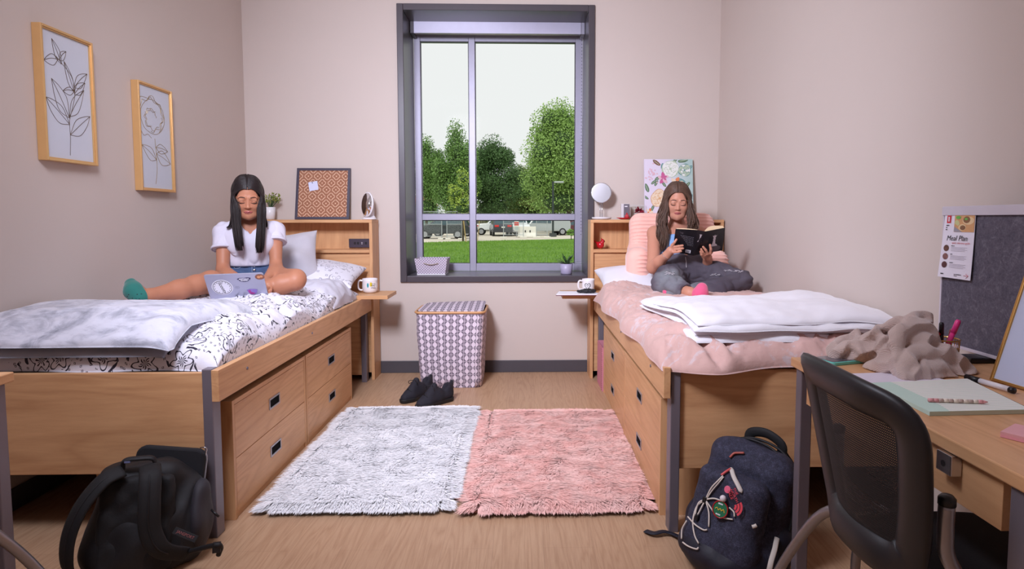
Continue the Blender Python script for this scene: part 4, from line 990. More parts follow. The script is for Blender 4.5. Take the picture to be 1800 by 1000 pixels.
shoe('black sneaker behind, its toe farther left, in front of the hamper', KZ(702, 712, .0), KZ(762, 689, 0))
shoe('black sneaker in front, its heel farther right, touching the white rug', KZ(737, 719, .0), KZ(791, 703, 0))

# ================================================================== on the right headboard and tray
rm = K(1057, 339, 4.35); vm = thing('vanity_mirror', 'round vanity mirror on a clear stand at the left end of the right headboard', 'mirror', (rm[0], 4.35, HT))
n = np.array([-.13, -.99, .04]); Rm = frame(n, (0, 0, 1)); Rz = np.stack([Rm[:, 0], Rm[:, 2], Rm[:, 1]], 1)
Rz[:, 0] *= -1
obj('mirror_rim', MB().lathe(rm, [(0, -.005), (.072, -.005), (.0745, 0), (.072, .005), (.069, .005)], 44, Rz), M_CHROME, vm, smooth=True); obj('mirror_face', MB().lathe(rm, [(.069, .0046), (0, .0047)], 44, Rz), M_MIRROR, vm, smooth=True)
M_CLEAR = plain('clear_acrylic', srgb(214, 210, 214), .12); m = MB()
m.tube([(rm[0]-.007, 4.355, HT+.008), (rm[0]-.007, 4.355, rm[2]-.07)], .0026, 8); obj('stand_rod', m, M_CHROME, vm, smooth=True); obj('stand_rod', MB().tube([(rm[0]+.007, 4.355, HT+.008), (rm[0]+.007, 4.355, rm[2]-.07)], .0026, 8), M_CHROME, vm, smooth=True)
obj('dish_base', MB().lathe((rm[0]+.003, 4.35, HT+.0006), [(.05, 0), (.068, .003), (.072, .017), (.069, .017), (.064, .007), (0, .007)], 36), M_CLEAR, vm, smooth=True)

M_BEAK = plain('gold_beak', srgb(210, 160, 60), .4)
def bird(label, c, s, facing):
    t = thing('bird_figurine', label, 'figurine', c); f = np.array([facing, -.35, 0]); f /= np.linalg.norm(f); R = frame(f, EZ); W = lambda x, y, z: np.array(c)+R @ (np.array([x, y, z])*s)
    sd = SDF(np.array(c)-[.09*s]*3, np.array(c)+[.09*s, .09*s, .12*s], .0022*max(s, .6))
    sd.ell(W(0, -.004, .034), np.array([.025, .032, .031])*s, R, .0).ell(W(0, .017, .066), np.array([.0155, .016, .016])*s, R, .012*s).cone(W(0, -.03, .05), W(0, -.056, .068), .01*s, .005*s, .012*s).cone(W(0, .012, .078), W(0, .002, .094), .006*s, .002*s, .008*s)
    sd.plane(np.array(c)+[0, 0, .002], (0, 0, -1)); obj('body', sd.mesh(), M_RED, t, smooth=True)
    obj('beak', MB().tube([W(0, .03, .066), W(0, .044, .064)], [.005*s, .0008*s], 8), M_BEAK, t, smooth=True); obj('mask', MB().ball(W(0, .029, .066), .008*s, 8), M_BLACK, t, smooth=True)
    obj('foot_ring', MB().lathe(W(0, 0, 0)+np.array([0, 0, .0008]), [(.012*s, 0), (.012*s, .004*s), (0, .004*s)], 16), M_GOLD, t, smooth=True)
b = K(1056, 437.5, 4.33); shz = float(K(600, 439, 4.27)[2]); bird('glossy red ceramic bird on the shelf of the right headboard', (b[0], 4.33, shz), .86, 1.0)
d = K(1097, 386, 4.31); dt = obj('trinket_dish', MB().lathe((d[0], 4.31, HT+.0008), [(.02, 0), (.03, .002), (.058, .012), (.056, .0135), (.026, .006), (0, .005)], 32, np.diag([1, .55, 1.0])), M_RED, smooth=True); tag(dt, 'shallow red dish on top of the right headboard', 'dish')
t_ = thing('glass_apple', 'small round red glass ornament sitting in the red dish', 'ornament', (d[0]+.02, 4.31, HT+.006)); obj('ball', MB().ball((d[0]+.02, 4.31, HT+.023), (.0165, .0165, .016), 16), plain('translucent_red_glass', srgb(190, 60, 70), .08), t_, smooth=True); obj('knob', MB().ball((d[0]+.02, 4.31, HT+.043), .006, 10), M_RED, t_, smooth=True)
a, b = K(1092, 358, 4.37), K(1105, 384, 4.37); cd = thing('trinket_box', 'narrow white and grey display box beside the red dish', 'box', ((a[0]+b[0])/2, 4.37, HT))
obj('box_body', MB().box(a[0], b[0], 4.365, 4.40, HT+.0005, a[2]), M_CLEAR, cd, bevel=.001)
obj('grey_card', MB().box(a[0]+.018, b[0]+.004, 4.3625, 4.3645, HT+.012, a[2]-.003), plain('grey_card', srgb(104, 98, 108), .7), cd); m = MB(); bars(m, np.array([(a[0]+b[0])/2+.011, 4.3622, a[2]-.02]), EX, EZ, .028, .008, 1, .01, 5); obj('card_lettering', m, M_PAPER, cd)
a, b = K(1107, 361, 4.40), K(1133, 384, 4.40); fb = thing('acrylic_case', 'clear acrylic case holding the dark red flower', 'case', ((a[0]+b[0])/2, 4.41, HT)); m = MB()
for p, q in (((a[0], a[2]), (b[0], a[2])), ((a[0], HT+.004), (b[0], HT+.004)), ((a[0], HT+.004), (a[0], a[2])), ((b[0], HT+.004), (b[0], a[2]))):
    for y in (4.375, 4.43): m.tube([(p[0], y, p[1]), (q[0], y, q[1])], .0013, 5)
obj('case_edges', m, M_CLEAR, fb); obj('case_panel', MB().box(a[0], b[0], 4.4285, 4.4305, HT+.004, a[2]), M_GLASS, fb)
c = np.array([(a[0]+b[0])/2+.01, 4.40, HT+.055]); fl_ = thing('red_flower', 'dark red dried flower head inside the clear case', 'flower', c-[0, 0, .05]); m = MB(); g = np.random.RandomState(3)
for k in range(70):
    dd = g.normal(size=3); dd[1] -= .4; dd /= np.linalg.norm(dd); R = frame(dd, g.normal(size=3)); P = c+dd*.008; L = g.uniform(.02, .042)
    m.add([P, P+R @ (L*.22, L*.55, .003), P+R @ (0, L, .004), P+R @ (-L*.22, L*.55, .003)], [(0, 1, 2, 3)])
obj('petals', m, plain('dark_red_petal', srgb(140, 28, 52), .6), fl_); obj('stem', MB().tube([c, c-[.0, -.004, .054]], .003, 6), M_LEAF_D, fl_)

# floral canvas
co = np.array([.893, 4.385, HT+.001]); cu_ = np.array([0, .05, .445]); CH = np.linalg.norm(cu_); cu_ /= CH; cw = .362; cn = np.cross(EX, cu_)
cv_ = thing('floral_canvas', 'unframed canvas painted with pastel roses, leaning behind the reading woman', 'painting', co+EX*cw/2)
def mat_canvas():
    t = NT('pale_painted_ground'); x, y, z = t.xyz(t.coord()); n = t.noise(t.coord(), 8, 4, .6, .6); f = t.m_('ADD', t.sstep(x, -.1, .2), t.m_('MULTIPLY', t.m_('SUBTRACT', n, .5), .7))
    t.color(t.ramp(f, [(.15, srgb(214, 206, 222)), (.55, srgb(196, 206, 210)), (.95, srgb(164, 190, 184))])); t.set(.8); t.bump(t.noise(t.coord(), 120, 3), .2, .002); return t.m
obj('stretched_canvas', slab_on(co, EX, cu_, 0, cw, 0, CH, -.018, .0), mat_canvas(), cv_, bevel=.002)
PAL = [plain('paint_%s' % k, srgb(*c), .7, var=.08, vscale=60) for k, c in (('cream', (226, 206, 180)), ('buff', (206, 160, 112)), ('white', (224, 226, 220)), ('sage', (176, 192, 166)), ('magenta', (190, 90, 140)), ('orange', (216, 130, 84)), ('leaf', (92, 118, 92)), ('teal', (96, 140, 142)), ('brown', (120, 84, 66)), ('blush', (214, 176, 186)))]
pm = MB(); g = np.random.RandomState(17); lay = [0.0003]
def blob(x, y, rx, ry, a, mi, n=14, wob=.12):
    pm.cur = mi; ph = g.uniform(0, 6); lay[0] += .000012; P = []
    for k in range(n):
        q = 2*pi*k/n; s = 1+wob*sin(3*q+ph)+wob*.6*sin(5*q+2*ph); u, v = rx*s*cos(q), ry*s*sin(q); P.append((min(max(x+u*cos(a)-v*sin(a), .004), cw-.004), min(max(y+u*sin(a)+v*cos(a), .004), CH-.004)))
    pm.add([co+EX*p[0]+cu_*p[1]+cn*lay[0] for p in P], [tuple(range(n))])
def pleaf(x, y, a, L, mi): blob(x+cos(a)*L/2, y+sin(a)*L/2, L/2, L*.2, a, mi, 10, .05); blob(x+cos(a)*L/2, y+sin(a)*L/2, L*.42, L*.03, a, 3, 6, .02)
def rose(x, y, r, c_out, c_in, edge):
    blob(x, y, r*1.02, r, 0, edge, 22, .06); blob(x, y, r*.95, r*.94, 0, c_out, 22, .06)
    for ring_, cnt in ((.72, 7), (.48, 5), (.25, 4)):
        for k in range(cnt): q = 2*pi*k/cnt+ring_*5; px_, py_ = x+r*ring_*cos(q), y+r*ring_*sin(q); blob(px_, py_, r*.3*(ring_+.3), r*.2, q+pi/2, edge, 10); blob(px_+r*.03*cos(q), py_+r*.03*sin(q), r*.27*(ring_+.3), r*.16, q+pi/2, c_in if k % 2 else c_out, 10)
    blob(x, y, r*.1, r*.09, 0, edge, 8)
for x, y, a, L, mi in ((.03, .2, 1.9, .07, 6), (.05, .26, .7, .05, 6), (.03, .15, 2.6, .05, 6), (.06, .12, .3, .05, 7), (.13, .32, 3.6, .06, 6), (.1, .29, 4.2, .05, 6), (.2, .22, .3, .09, 6), (.17, .2, 1.2, .07, 7), (.22, .24, -.6, .07, 6), (.16, .24, 2.2, .05, 6), (.25, .3, -.4, .06, 7), (.3, .23, .9, .06, 6), (.32, .17, .2, .05, 7), (.22, .42, 1.1, .06, 6), (.25, .43, .2, .08, 6), (.31, .37, .5, .06, 7), (.12, .4, 2.5, .07, 8), (.13, .37, 1.4, .05, 7), (.05, .06, 1.2, .05, 6), (.31, .1, -1, .06, 6)): pleaf(x, y, a, L, mi)
rose(.195, .375, .062, 2, 2, 3); rose(.30, .365, .047, 3, 2, 7); rose(.112, .155, .066, 0, 0, 1); rose(.27, .12, .05, 0, 9, 1)
for k in range(5): q = 2*pi*k/5+.4; blob(.14+.02*cos(q), .305+.024*sin(q), .022, .014, q, 4 if k % 2 else 9, 9); blob(.145+.012*cos(q), .31+.014*sin(q), .012, .008, q, 4, 8)
for k in range(6): q = 2*pi*k/6+.2; blob(.236+.026*cos(q), .265+.026*sin(q), .026, .014, q, 5 if k % 2 else 0, 10); 
blob(.236, .265, .01, .01, 0, 8, 8)
for k in range(5): q = 2*pi*k/5; blob(.035+.014*cos(q), .055+.016*sin(q), .014, .009, q, 5 if k % 2 else 0, 9)
for k in range(26): blob(.05+g.normal(0, .022), .33+g.normal(0, .03), .006, .006, 0, 9, 6)
obj('painted_flowers', pm, PAL, cv_)

# right tray: notebook and case
c4 = [KZ(*p, TRAY) for p in ((977, 520, ), (1055, 521.5), (1056, 512), (988, 511))]
nb = thing('notebook', 'white notebook with a dark red cover on the right bedside tray', 'notebook', (.38, 4.0, TRAY)); m = MB(); m.prism([(.0, 0), (.30, -.0), (.27, .16), (.03, .17)], (.215, 3.94, TRAY+.0006), EX, EY, .004); obj('cover', m, plain('dark_red_cover', srgb(98, 40, 52), .5), nb); m = MB(); m.prism([(.003, .002), (.297, .002), (.267, .157), (.033, .167)], (.215, 3.94, TRAY+.005), EX, EY, .007); obj('pages', m, M_PAPER, nb)
ge = K(1032, 517, 3.99); zt = TRAY+.0125; sd = SDF((ge[0]-.11, 3.93, zt-.02), (ge[0]+.11, 4.06, zt+.06), .003); sd.ell((ge[0]+.008, 3.995, zt+.014), (.056, .032, .016), None, .01).cone((ge[0]-.05, 3.99, zt+.01), (ge[0]-.062, 3.985, zt+.014), .01, .008, .01); sd.displace(lambda x, y, z: .0012*np.sin(220*x+60*y)); sd.plane((0, 0, zt), (0, 0, -1))
tag(obj('eye_mask', sd.mesh(), plain('black_satin', srgb(22, 20, 26), .6), smooth=True), 'folded black sleep mask lying on the white notebook', 'sleep mask')
pb = thing('storage_bin', 'pink fabric bin with a dotted edge standing under the head of the right bed', 'bin', (.68, 4.05, 0))
M_BIN = plain('dusty_pink_canvas', srgb(204, 128, 142), .8); obj('bin_body', tub(.526, .83, .526, .83, 3.935, 4.19, .001, .298), M_BIN, pb)
m = MB()
for k in range(22): m.ball((.5255, 3.944, .012+k*.013), .0022, 6)
obj('edge_stitching', m, M_INK, pb)
# ================================================================== people
def mat_skin(name, c, c2):
    t = NT(name); v = t.coord(); t.color(t.mix(t.noise(v, 14, 3), c, c2)); t.set(0.5, spec=0.35)
    t.b.inputs['Subsurface Weight'].default_value = 0.08; t.b.inputs['Subsurface Radius'].default_value = (0.012, 0.005, 0.003); t.b.inputs['Subsurface Scale'].default_value = 1.0
    t.bump(t.noise(v, 400, 2), 0.04, 0.001); return t.m
SKIN1 = mat_skin('warm_tan_skin', srgb(184, 126, 98), srgb(176, 117, 90)); SKIN2 = mat_skin('light_skin', srgb(200, 142, 118), srgb(191, 132, 109))
LIP1 = plain('rose_lips', srgb(176, 96, 92), .4); LIP2 = plain('pink_lips', srgb(172, 92, 90), .4)
def mat_hair(name, a, b):
    t = NT(name); v = t.coord(scale=(60, 60, 4)); t.color(t.mix(t.noise(v, 1.0, 3), a, b)); t.set(.5, spec=.35); t.bump(t.noise(v, 3, 2), .3, .002); return t.m
HAIR1 = mat_hair('straight_black_hair', srgb(24, 18, 19), srgb(38, 27, 27)); HAIR2 = mat_hair('wavy_brown_hair', srgb(58, 40, 33), srgb(104, 76, 60))
BROW1 = plain('dark_brow', srgb(70, 44, 38), .7); LASH = plain('dark_lashes', srgb(40, 26, 26), .6)

def add_head(sd, c, R, s=1.0):
    W = lambda x, y, z: np.array(c)+R @ (np.array([x, y, z])*s)
    E_ = lambda p, r, k, op='u': sd.ell(W(*p), np.array(r)*s, R, k*s, op)
    E_((0, -.018, .036), (.073, .092, .082), 0)
    E_((0, .028, -.026), (.0625, .060, .074), .03)
    sd.chain([W(-.052, .0, -.040), W(-.028, .052, -.082), W(0, .064, -.092), W(.028, .052, -.082), W(.052, 0, -.040)], [.018*s, .017*s, .0155*s, .017*s, .018*s], .03*s)
    for q in (-1, 1):
        E_((q*.037, .052, -.030), (.028, .029, .030), .022)
        E_((q*.031, .101, .004), (.021, .017, .0115), .012, 's')
        E_((q*.031, .0748, .0015), (.0175, .0145, .0128), .005)
        sd.cone(W(q*.014, .082, .0215), W(q*.046, .070, .0205), .007*s, .006*s, .014*s)
        E_((q*.0108, .0865, -.033), (.0078, .008, .0062), .006)
        E_((q*.074, -.006, -.006), (.009, .02, .03), .008)
    sd.cone(W(0, .081, .006), W(0, .0945, -.028), .0058*s, .0078*s, .010*s)
    E_((0, .0945, -.0305), (.0095, .0085, .0072), .006)
    sd.chain([W(-.0175, .077, -.0595), W(-.004, .0845, -.0572), W(.004, .0845, -.0572), W(.0175, .077, -.0595)], [.004*s, .0055*s, .0055*s, .004*s], .005*s)
    sd.cone(W(-.0115, .0775, -.0665), W(.0115, .0775, -.0665), .0062*s, .0062*s, .006*s)
    sd.cone(W(-.019, .0895, -.0622), W(.019, .0895, -.0622), .0018*s, .0018*s, .003*s, 's')
    return W

def add_lips(t, V, c, R, s, mat):
    c = np.array(c); L = (V-c) @ R/s; near = L[(np.abs(L).max(1) < .14) & (L[:, 1] > .02)]
    def on(x, z, r):
        d = np.abs(near[:, 0]-x)+np.abs(near[:, 2]-z); m = d < d.min()+.003; return c+R @ (np.array([x, near[m][:, 1].max()-r*.45, z])*s)
    o = on(0, -.0625, 0)
    for up_, nm, P in ((1, 'upper_lip', [(-.0215, -.0602, .0022), (-.013, -.0585, .0030), (-.005, -.0568, .0039), (0, -.0576, .0036), (.005, -.0568, .0039), (.013, -.0585, .0030), (.0215, -.0602, .0022)]), (0, 'lower_lip', [(-.020, -.0628, .0022), (-.012, -.0655, .0038), (0, -.0668, .0046), (.012, -.0655, .0038), (.020, -.0628, .0022)])):
        sd = SDF(o-.032, o+.032, .0012); sd.chain([on(x, z, r) for x, z, r in P], [r*s for x, z, r in P], .003*s)
        sd.plane(c+R @ (np.array([0, .08, -.0616 if up_ else -.0624])*s), -R[:, 2] if up_ else R[:, 2], .0006); obj(nm, sd.mesh(), mat, t, smooth=True)

def face_parts(t, V, c, R, s, lash_drop=-.004):
    """brows and lowered lashes following the face surface"""
    L = (V-np.array(c)) @ R/s; near = L[(np.abs(L).max(1) < .14) & (L[:, 1] > .02)]
    def on(x, z, up=.0006):
        d = np.abs(near[:, 0]-x)+np.abs(near[:, 2]-z); m = d < d.min()+.004; return np.array(c)+R @ (np.array([x, near[m][:, 1].max()+up, z])*s)
    for q in (-1, 1):
        P = [on(q*a, b) for a, b in ((.014, .0245), (.025, .0268), (.037, .0262), (.049, .0200))]
        obj('eyebrow', MB().tube(catmull(P, 4), [.0020*s*k for k in list(np.linspace(1.2, 1.35, 7))+list(np.linspace(1.3, .5, 6))], 6), BROW1, t, smooth=True)
        P = [on(q*a, b, .0004) for a, b in ((.015, -.0045), (.022, -.0078), (.031, -.0088), (.040, -.0072), (.0475, -.0022))]
        obj('eyelashes', MB().tube(catmull(P, 4), list(np.linspace(.0009, .0020, 17)*s), 6), LASH, t, smooth=True)
        P = [on(q*a, b, .0001) for a, b in ((.017, .004), (.025, .0085), (.035, .0085), (.046, .003))]
        obj('eyelid_crease', MB().tube(catmull(P, 4), .0006*s, 5), BROW1, t, smooth=True)

def add_fingers(sd, tips, k=.003):
    for P, r in tips: sd.chain([np.array(p) for p in P], list(np.linspace(r, r*.78, len(P))), k)

def skin_obj(name, sd, mats, lips=None):
    V, Q = sd.mesh(); mi = np.zeros(len(Q), np.int32)
    if lips:
        c, R, s = lips; L = (V[Q].mean(1)-np.array(c)) @ R/s
        up = ((L[:, 0]/.0215)**2+((L[:, 2]+.0665)/.0062)**2 < 1); lo = ((L[:, 0]/.0185)**2+((L[:, 2]+.0755)/.0075)**2 < 1)
        mi[(up | lo) & (L[:, 1] > .06)] = 1
    return V, Q, mi

def on_skull(W, yp, beta, q, rx, ry, rz, x0=0.0):
    al = math.asin(max(-.99, min(.93, (yp+.022)/ry))); return W(q*rx*cos(al)*sin(beta)+x0, ry*sin(al)-.022, .038+rz*cos(al)*cos(beta))
def locks(mb, paths, rng, r=.0055, sides=6, wave=0.0, wl=.06):
    for P in paths:
        C = catmull(P, 6); n = len(C); out = []; ph = rng.normal(0, .55)+9*P[2][1]; a = rng.normal(.3, .45); sl = 0
        for i, p in enumerate(C):
            if i: sl += np.linalg.norm(C[i]-C[i-1])
            w = wave*np.clip((sl-.1)/.15, 0, 1)
            out.append(p+w*np.array([cos(a)*sin(sl/wl*6.28*.5+ph), .6*sin(a)*cos(sl/wl*6.28*.5+ph), 0]))
        rr = [r*(0.75+.5*min(1, i/(n*.3)))*(1 if i < n*.7 else max(.12, 1-(i-n*.7)/(n*.32))) for i in range(n)]
        mb.tube(out, rr, sides)

# ---------------------------------------------------------------- woman with the laptop
t1 = thing('person', 'person with long black hair, white t-shirt and denim shorts, sitting with a laptop', 'person', (-1.6, 3.5, .745))
hc = K(435.5, 347, 3.43); hd = np.array([.405, -.914, 0]); pit = radians(19); hf = hd*cos(pit)+np.array([0, 0, -sin(pit)]); hR = frame(hf, (0, 0, 1)); hs = .98
J = dict(pel=K(442, 490, 3.56), wai=K(440, 458, 3.555), che=K(439, 425, 3.53), nb=K(439, 394, 3.515),
         shl=K(393, 408, 3.46), shr=K(484, 406, 3.575), ell=K(392, 474, 3.38), elr=K(485, 468, 3.47), wrl=K(428, 496, 3.2), wrr=K(467, 494, 3.26),
         hil=K(418, 507, 3.5), hir=K(464, 494, 3.6), knl=K(345, 501, 3.10), knr=K(521, 489, 3.27), anl=K(262, 519.5, 2.87), anr=K(452, 514, 3.19))
J['nb'] = J['nb']; hl = K(246, 522, 2.83)
sd = SDF((-2.02, 2.72, .68), (-1.08, 3.78, 1.44), .0036)
fT = np.array([.405, -.914, 0]); eT = np.array([.914, .405, 0]); RT = np.stack([eT, -fT, EZ], 1)
sd.ell(J['pel'], (.155, .105, .10), RT, .0).ell(J['wai'], (.118, .088, .10), RT, .06).ell(J['che'], (.135, .092, .115), RT, .06)
for q in (-1, 1): sd.ell(J['che']+eT*q*.06+fT*.062+EZ*.0, (.058, .05, .055), RT, .03)
sd.cone(J['shl']+EZ*.0, J['nb']-EZ*.02, .045, .05, .05).cone(J['shr'], J['nb']-EZ*.02, .045, .05, .05)
nk = hc+hR @ (np.array([0, -.025, -.055])*hs); sd.cone(J['nb']-EZ*.015, nk, .05, .046, .035)
W1 = add_head(sd, hc, hR, hs)
sd.chain([J['shl'], J['ell']], [.042, .032], .03).chain([J['ell'], J['wrl']], [.032, .022], .02).chain([J['shr'], J['elr']], [.042, .032], .03).chain([J['elr'], J['wrr']], [.032, .022], .02)
kl2 = J['knl']+np.array([.03, .09, .004])
sd.chain([J['hil'], kl2, J['knl']], [.075, .058, .049], .03); cal = J['knl']*.62+J['anl']*.38; sd.chain([J['knl'], cal+np.array([0, 0, -.004]), J['anl']], [.047, .046, .030], .03)
sd.chain([J['anl'], hl], [.031, .027], .02); toe = K(231, 500, 2.86); sd.chain([hl, K(236, 511, 2.83), toe], [.03, .036, .026], .02)
sd.chain([J['hir']-EZ*.02, (J['hir']+J['knr'])/2+EZ*.0, J['knr']], [.08, .066, .052], .03); cr = J['knr']*.6+J['anr']*.4; sd.chain([J['knr']+np.array([0, -.02, -.02]), cr+EZ*-.004, J['anr']], [.046, .05, .034], .03)
sd.chain([J['anr'], K(425, 517, 3.12)], [.033, .026], .02)
# hands at the keyboard; the right-hand one shows beside the screen
pl_ = K(436, 502, 3.19); sd.chain([J['wrl'], pl_], [.026, .03], .015, sq=(EZ, 1.5)); pr_ = K(471, 502, 3.19); sd.chain([J['wrr'], pr_], [.025, .029], .015)
for k in range(4):
    o = np.array([.016*(k-1.5), 0, 0]); add_fingers(sd, [([pl_+o, pl_+o+np.array([.005, -.03, .004]), pl_+o+np.array([.008, -.048, -.016])], .0078)])
    v = 506+2.4*k; add_fingers(sd, [([pr_+EZ*-.006*k, K(477-k*.7, v, 3.155), K(476.5-k*1.0, v+3.6, 3.13), K(472.5, v+5, 3.12)], .0078)])
add_fingers(sd, [([pl_, pl_+np.array([.035, -.015, -.01])], .009), ([pr_, K(464, 507, 3.17), K(460, 510, 3.15)], .009)])
V, Q, mi = skin_obj('body', sd, None, (hc, hR, hs)); obj('body', (V, Q), SKIN1, t1, smooth=True); face_parts(t1, V, hc, hR, hs); add_lips(t1, V, hc, hR, hs, LIP1)
# t-shirt
M_TEE = plain('white_cotton_tee', srgb(208, 203, 217), .85, bump=(26, .3, .006), var=.02)
sd = SDF((-1.95, 3.25, .84), (-1.3, 3.8, 1.18), .0042); fold = waves(90, 10, 4, 13, (1, 1, .35))
sd.ell(J['wai']+EZ*.0+fT*.012, (.152, .118, .085), RT, 0).ell(J['che']+fT*.006, (.155, .112, .125), RT, .05)
for q in (-1, 1): sd.ell(J['che']+eT*q*.06+fT*.066-EZ*.004, (.066, .054, .064), RT, .035)
sd.cone(J['shl']-EZ*.004, J['nb']-EZ*.03, .053, .055, .04).cone(J['shr']-EZ*.004, J['nb']-EZ*.03, .053, .055, .04)
sd.displace(lambda x, y, z: .011*(.55-np.abs(fold(x, y, z)))*np.clip((1.12-z)/.14, .35, 1)+.006*np.clip(np.sin((x+.4*y)*95)*np.clip((.95-z)/.06, 0, 1), 0, 1)*.7)
vb = K(438, 409, 3.40); sd.chain([J['nb']+EZ*.075+fT*.03, J['nb']-EZ*.0+fT*.07, vb+fT*.02-EZ*.012], [.062, .040, .003], .004, 's')
P = sd.grid(); aa = np.abs((P[0]-J['nb'][0])*eT[0]+(P[1]-J['nb'][1])*eT[1]-.002); bb = (P[0]-J['nb'][0])*fT[0]+(P[1]-J['nb'][1])*fT[1]; zv = K(438, 412.5, 3.41)[2]
sd.d = np.where(bb > .0, np.maximum(sd.d, -(aa-(P[2]-zv)*.68)*.82), sd.d).astype(np.float32)
sd.plane(K(440, 466, 3.50)-EZ*.004, (0, 0, -1), .012); te = obj('t_shirt', sd.mesh(), M_TEE, t1, smooth=True)
for sh_, el_, fr in ((J['shl'], J['ell'], .47), (J['shr'], J['elr'], .34)):
    d = el_-sh_; d /= np.linalg.norm(d); en = sh_+(el_-sh_)*fr
    s2 = SDF(np.minimum(sh_, en)-.11, np.maximum(sh_, en)+.11, .004); s2.cone(sh_+(J['nb']-sh_)*.4, sh_, .048, .052, 0).cone(sh_, en+d*.05, .052, .062, .02); s2.displace(lambda x, y, z: .005*(.55-np.abs(fold(x*1.3, y*1.3, z*.8)))); s2.cone(en+d*.05, en+d*.1, .052, .06, 0, 's'); s2.plane(en, d, .004)
    obj('sleeve', s2.mesh(), M_TEE, te, smooth=True); cf = MB(); A = np.cross(d, eT); A /= np.linalg.norm(A); B = np.cross(d, A); cf.loop([en-d*.007+.059*(cos(q)*A+sin(q)*B) for q in np.linspace(0, 2*pi, 24)[:-1]], .0055, 6, 1.6); obj('rolled_cuff', cf, M_TEE, te, smooth=True)
M_DENIM = NT('blue_denim'); M_DENIM.color(M_DENIM.mix(M_DENIM.noise(M_DENIM.coord(), 22, 4), srgb(48, 66, 100), srgb(82, 104, 140))); M_DENIM.set(.9); M_DENIM.bump(M_DENIM.noise(M_DENIM.coord(), 300, 2), .2, .001); M_DENIM = M_DENIM.m
sd = SDF((-1.95, 3.1, .66), (-1.25, 3.85, .94), .0045)
sd.ell(J['pel'], (.162, .115, .105), RT, 0).ell(J['wai']-EZ*.02, (.132, .102, .08), RT, .05)
for a, b in ((J['hil'], kl2), (J['hir'], J['knr'])): sd.cone(a, a+(b-a)*.42, .09, .082, .03)
sd.displace(lambda x, y, z: .0016*fold(x*2, y*2, z*2)); zw = K(440, 460, 3.47)[2]; sd.plane((0, 0, zw), (0, 0, 1)); sh1 = obj('denim_shorts', sd.mesh(), M_DENIM, t1, smooth=True)
def torso_front(V, u, v, Y):
    """point of a mesh nearest to the line of sight through (u, v)"""
    r = ray(u, v); r = r/np.linalg.norm(r); D = V-CAM; s_ = D @ r; dd = np.linalg.norm(D-s_[:, None]*r, axis=1); m = dd < .008
    return CAM+r*(s_[m].min() if m.any() else Y)
SV = np.array([v.co[:] for v in sh1.data.vertices])+ORG[t1.name]
for v in (467.5, 475): p = torso_front(SV, 447, v, 3.4); obj('button', MB().ball(p-fT*-.001, (.009, .005, .009), 10, RT), M_CHROME, sh1, smooth=True)
m = MB(); P = [torso_front(SV, u, v, 3.4)+fT*.001 for u, v in ((443, 463), (443, 470), (443, 478))]; m.tube(P, .0012, 5); obj('fly_seam', m, plain('pale_denim_thread', srgb(150, 160, 180), .8), sh1)
m = MB(); P = [torso_front(SV, u, v, 3.4)+fT*.001 for u, v in ((409, 466), (414, 472), (422, 470), (424, 464))]; m.tube(catmull(P, 4), .0014, 5); obj('pocket_seam', m, MATS['pale_denim_thread'], sh1)
# grippy sock
M_SOCK1 = NT('teal_grip_sock'); vv = M_SOCK1.n('ShaderNodeTexVoronoi'); M_SOCK1.l(M_SOCK1.coord(), vv.inputs['Vector']); vv.inputs['Scale'].default_value = 75
xx, yy, zz = M_SOCK1.xyz(M_SOCK1.coord()); msk = M_SOCK1.m_('MULTIPLY', M_SOCK1.m_('LESS_THAN', vv.outputs['Distance'], .26), M_SOCK1.m_('LESS_THAN', zz, .066))
M_SOCK1.color(M_SOCK1.mix(msk, srgb(34, 112, 102), srgb(28, 44, 52))); M_SOCK1.set(.9, sheen=.3); M_SOCK1 = M_SOCK1.m
sd = SDF((-2.02, 2.74, .7), (-1.7, 2.98, .9), .003); an2 = hl*.72+J['anl']*.28
sd.chain([hl, K(235.5, 511, 2.83), K(231.5, 500, 2.855)], [.0335, .0395, .03], .02).cone(hl, an2, .034, .036, .02); sd.plane(an2, J['anl']-hl, .003); obj('sock', sd.mesh(), M_SOCK1, t1, smooth=True, label='teal sock with grip dots')
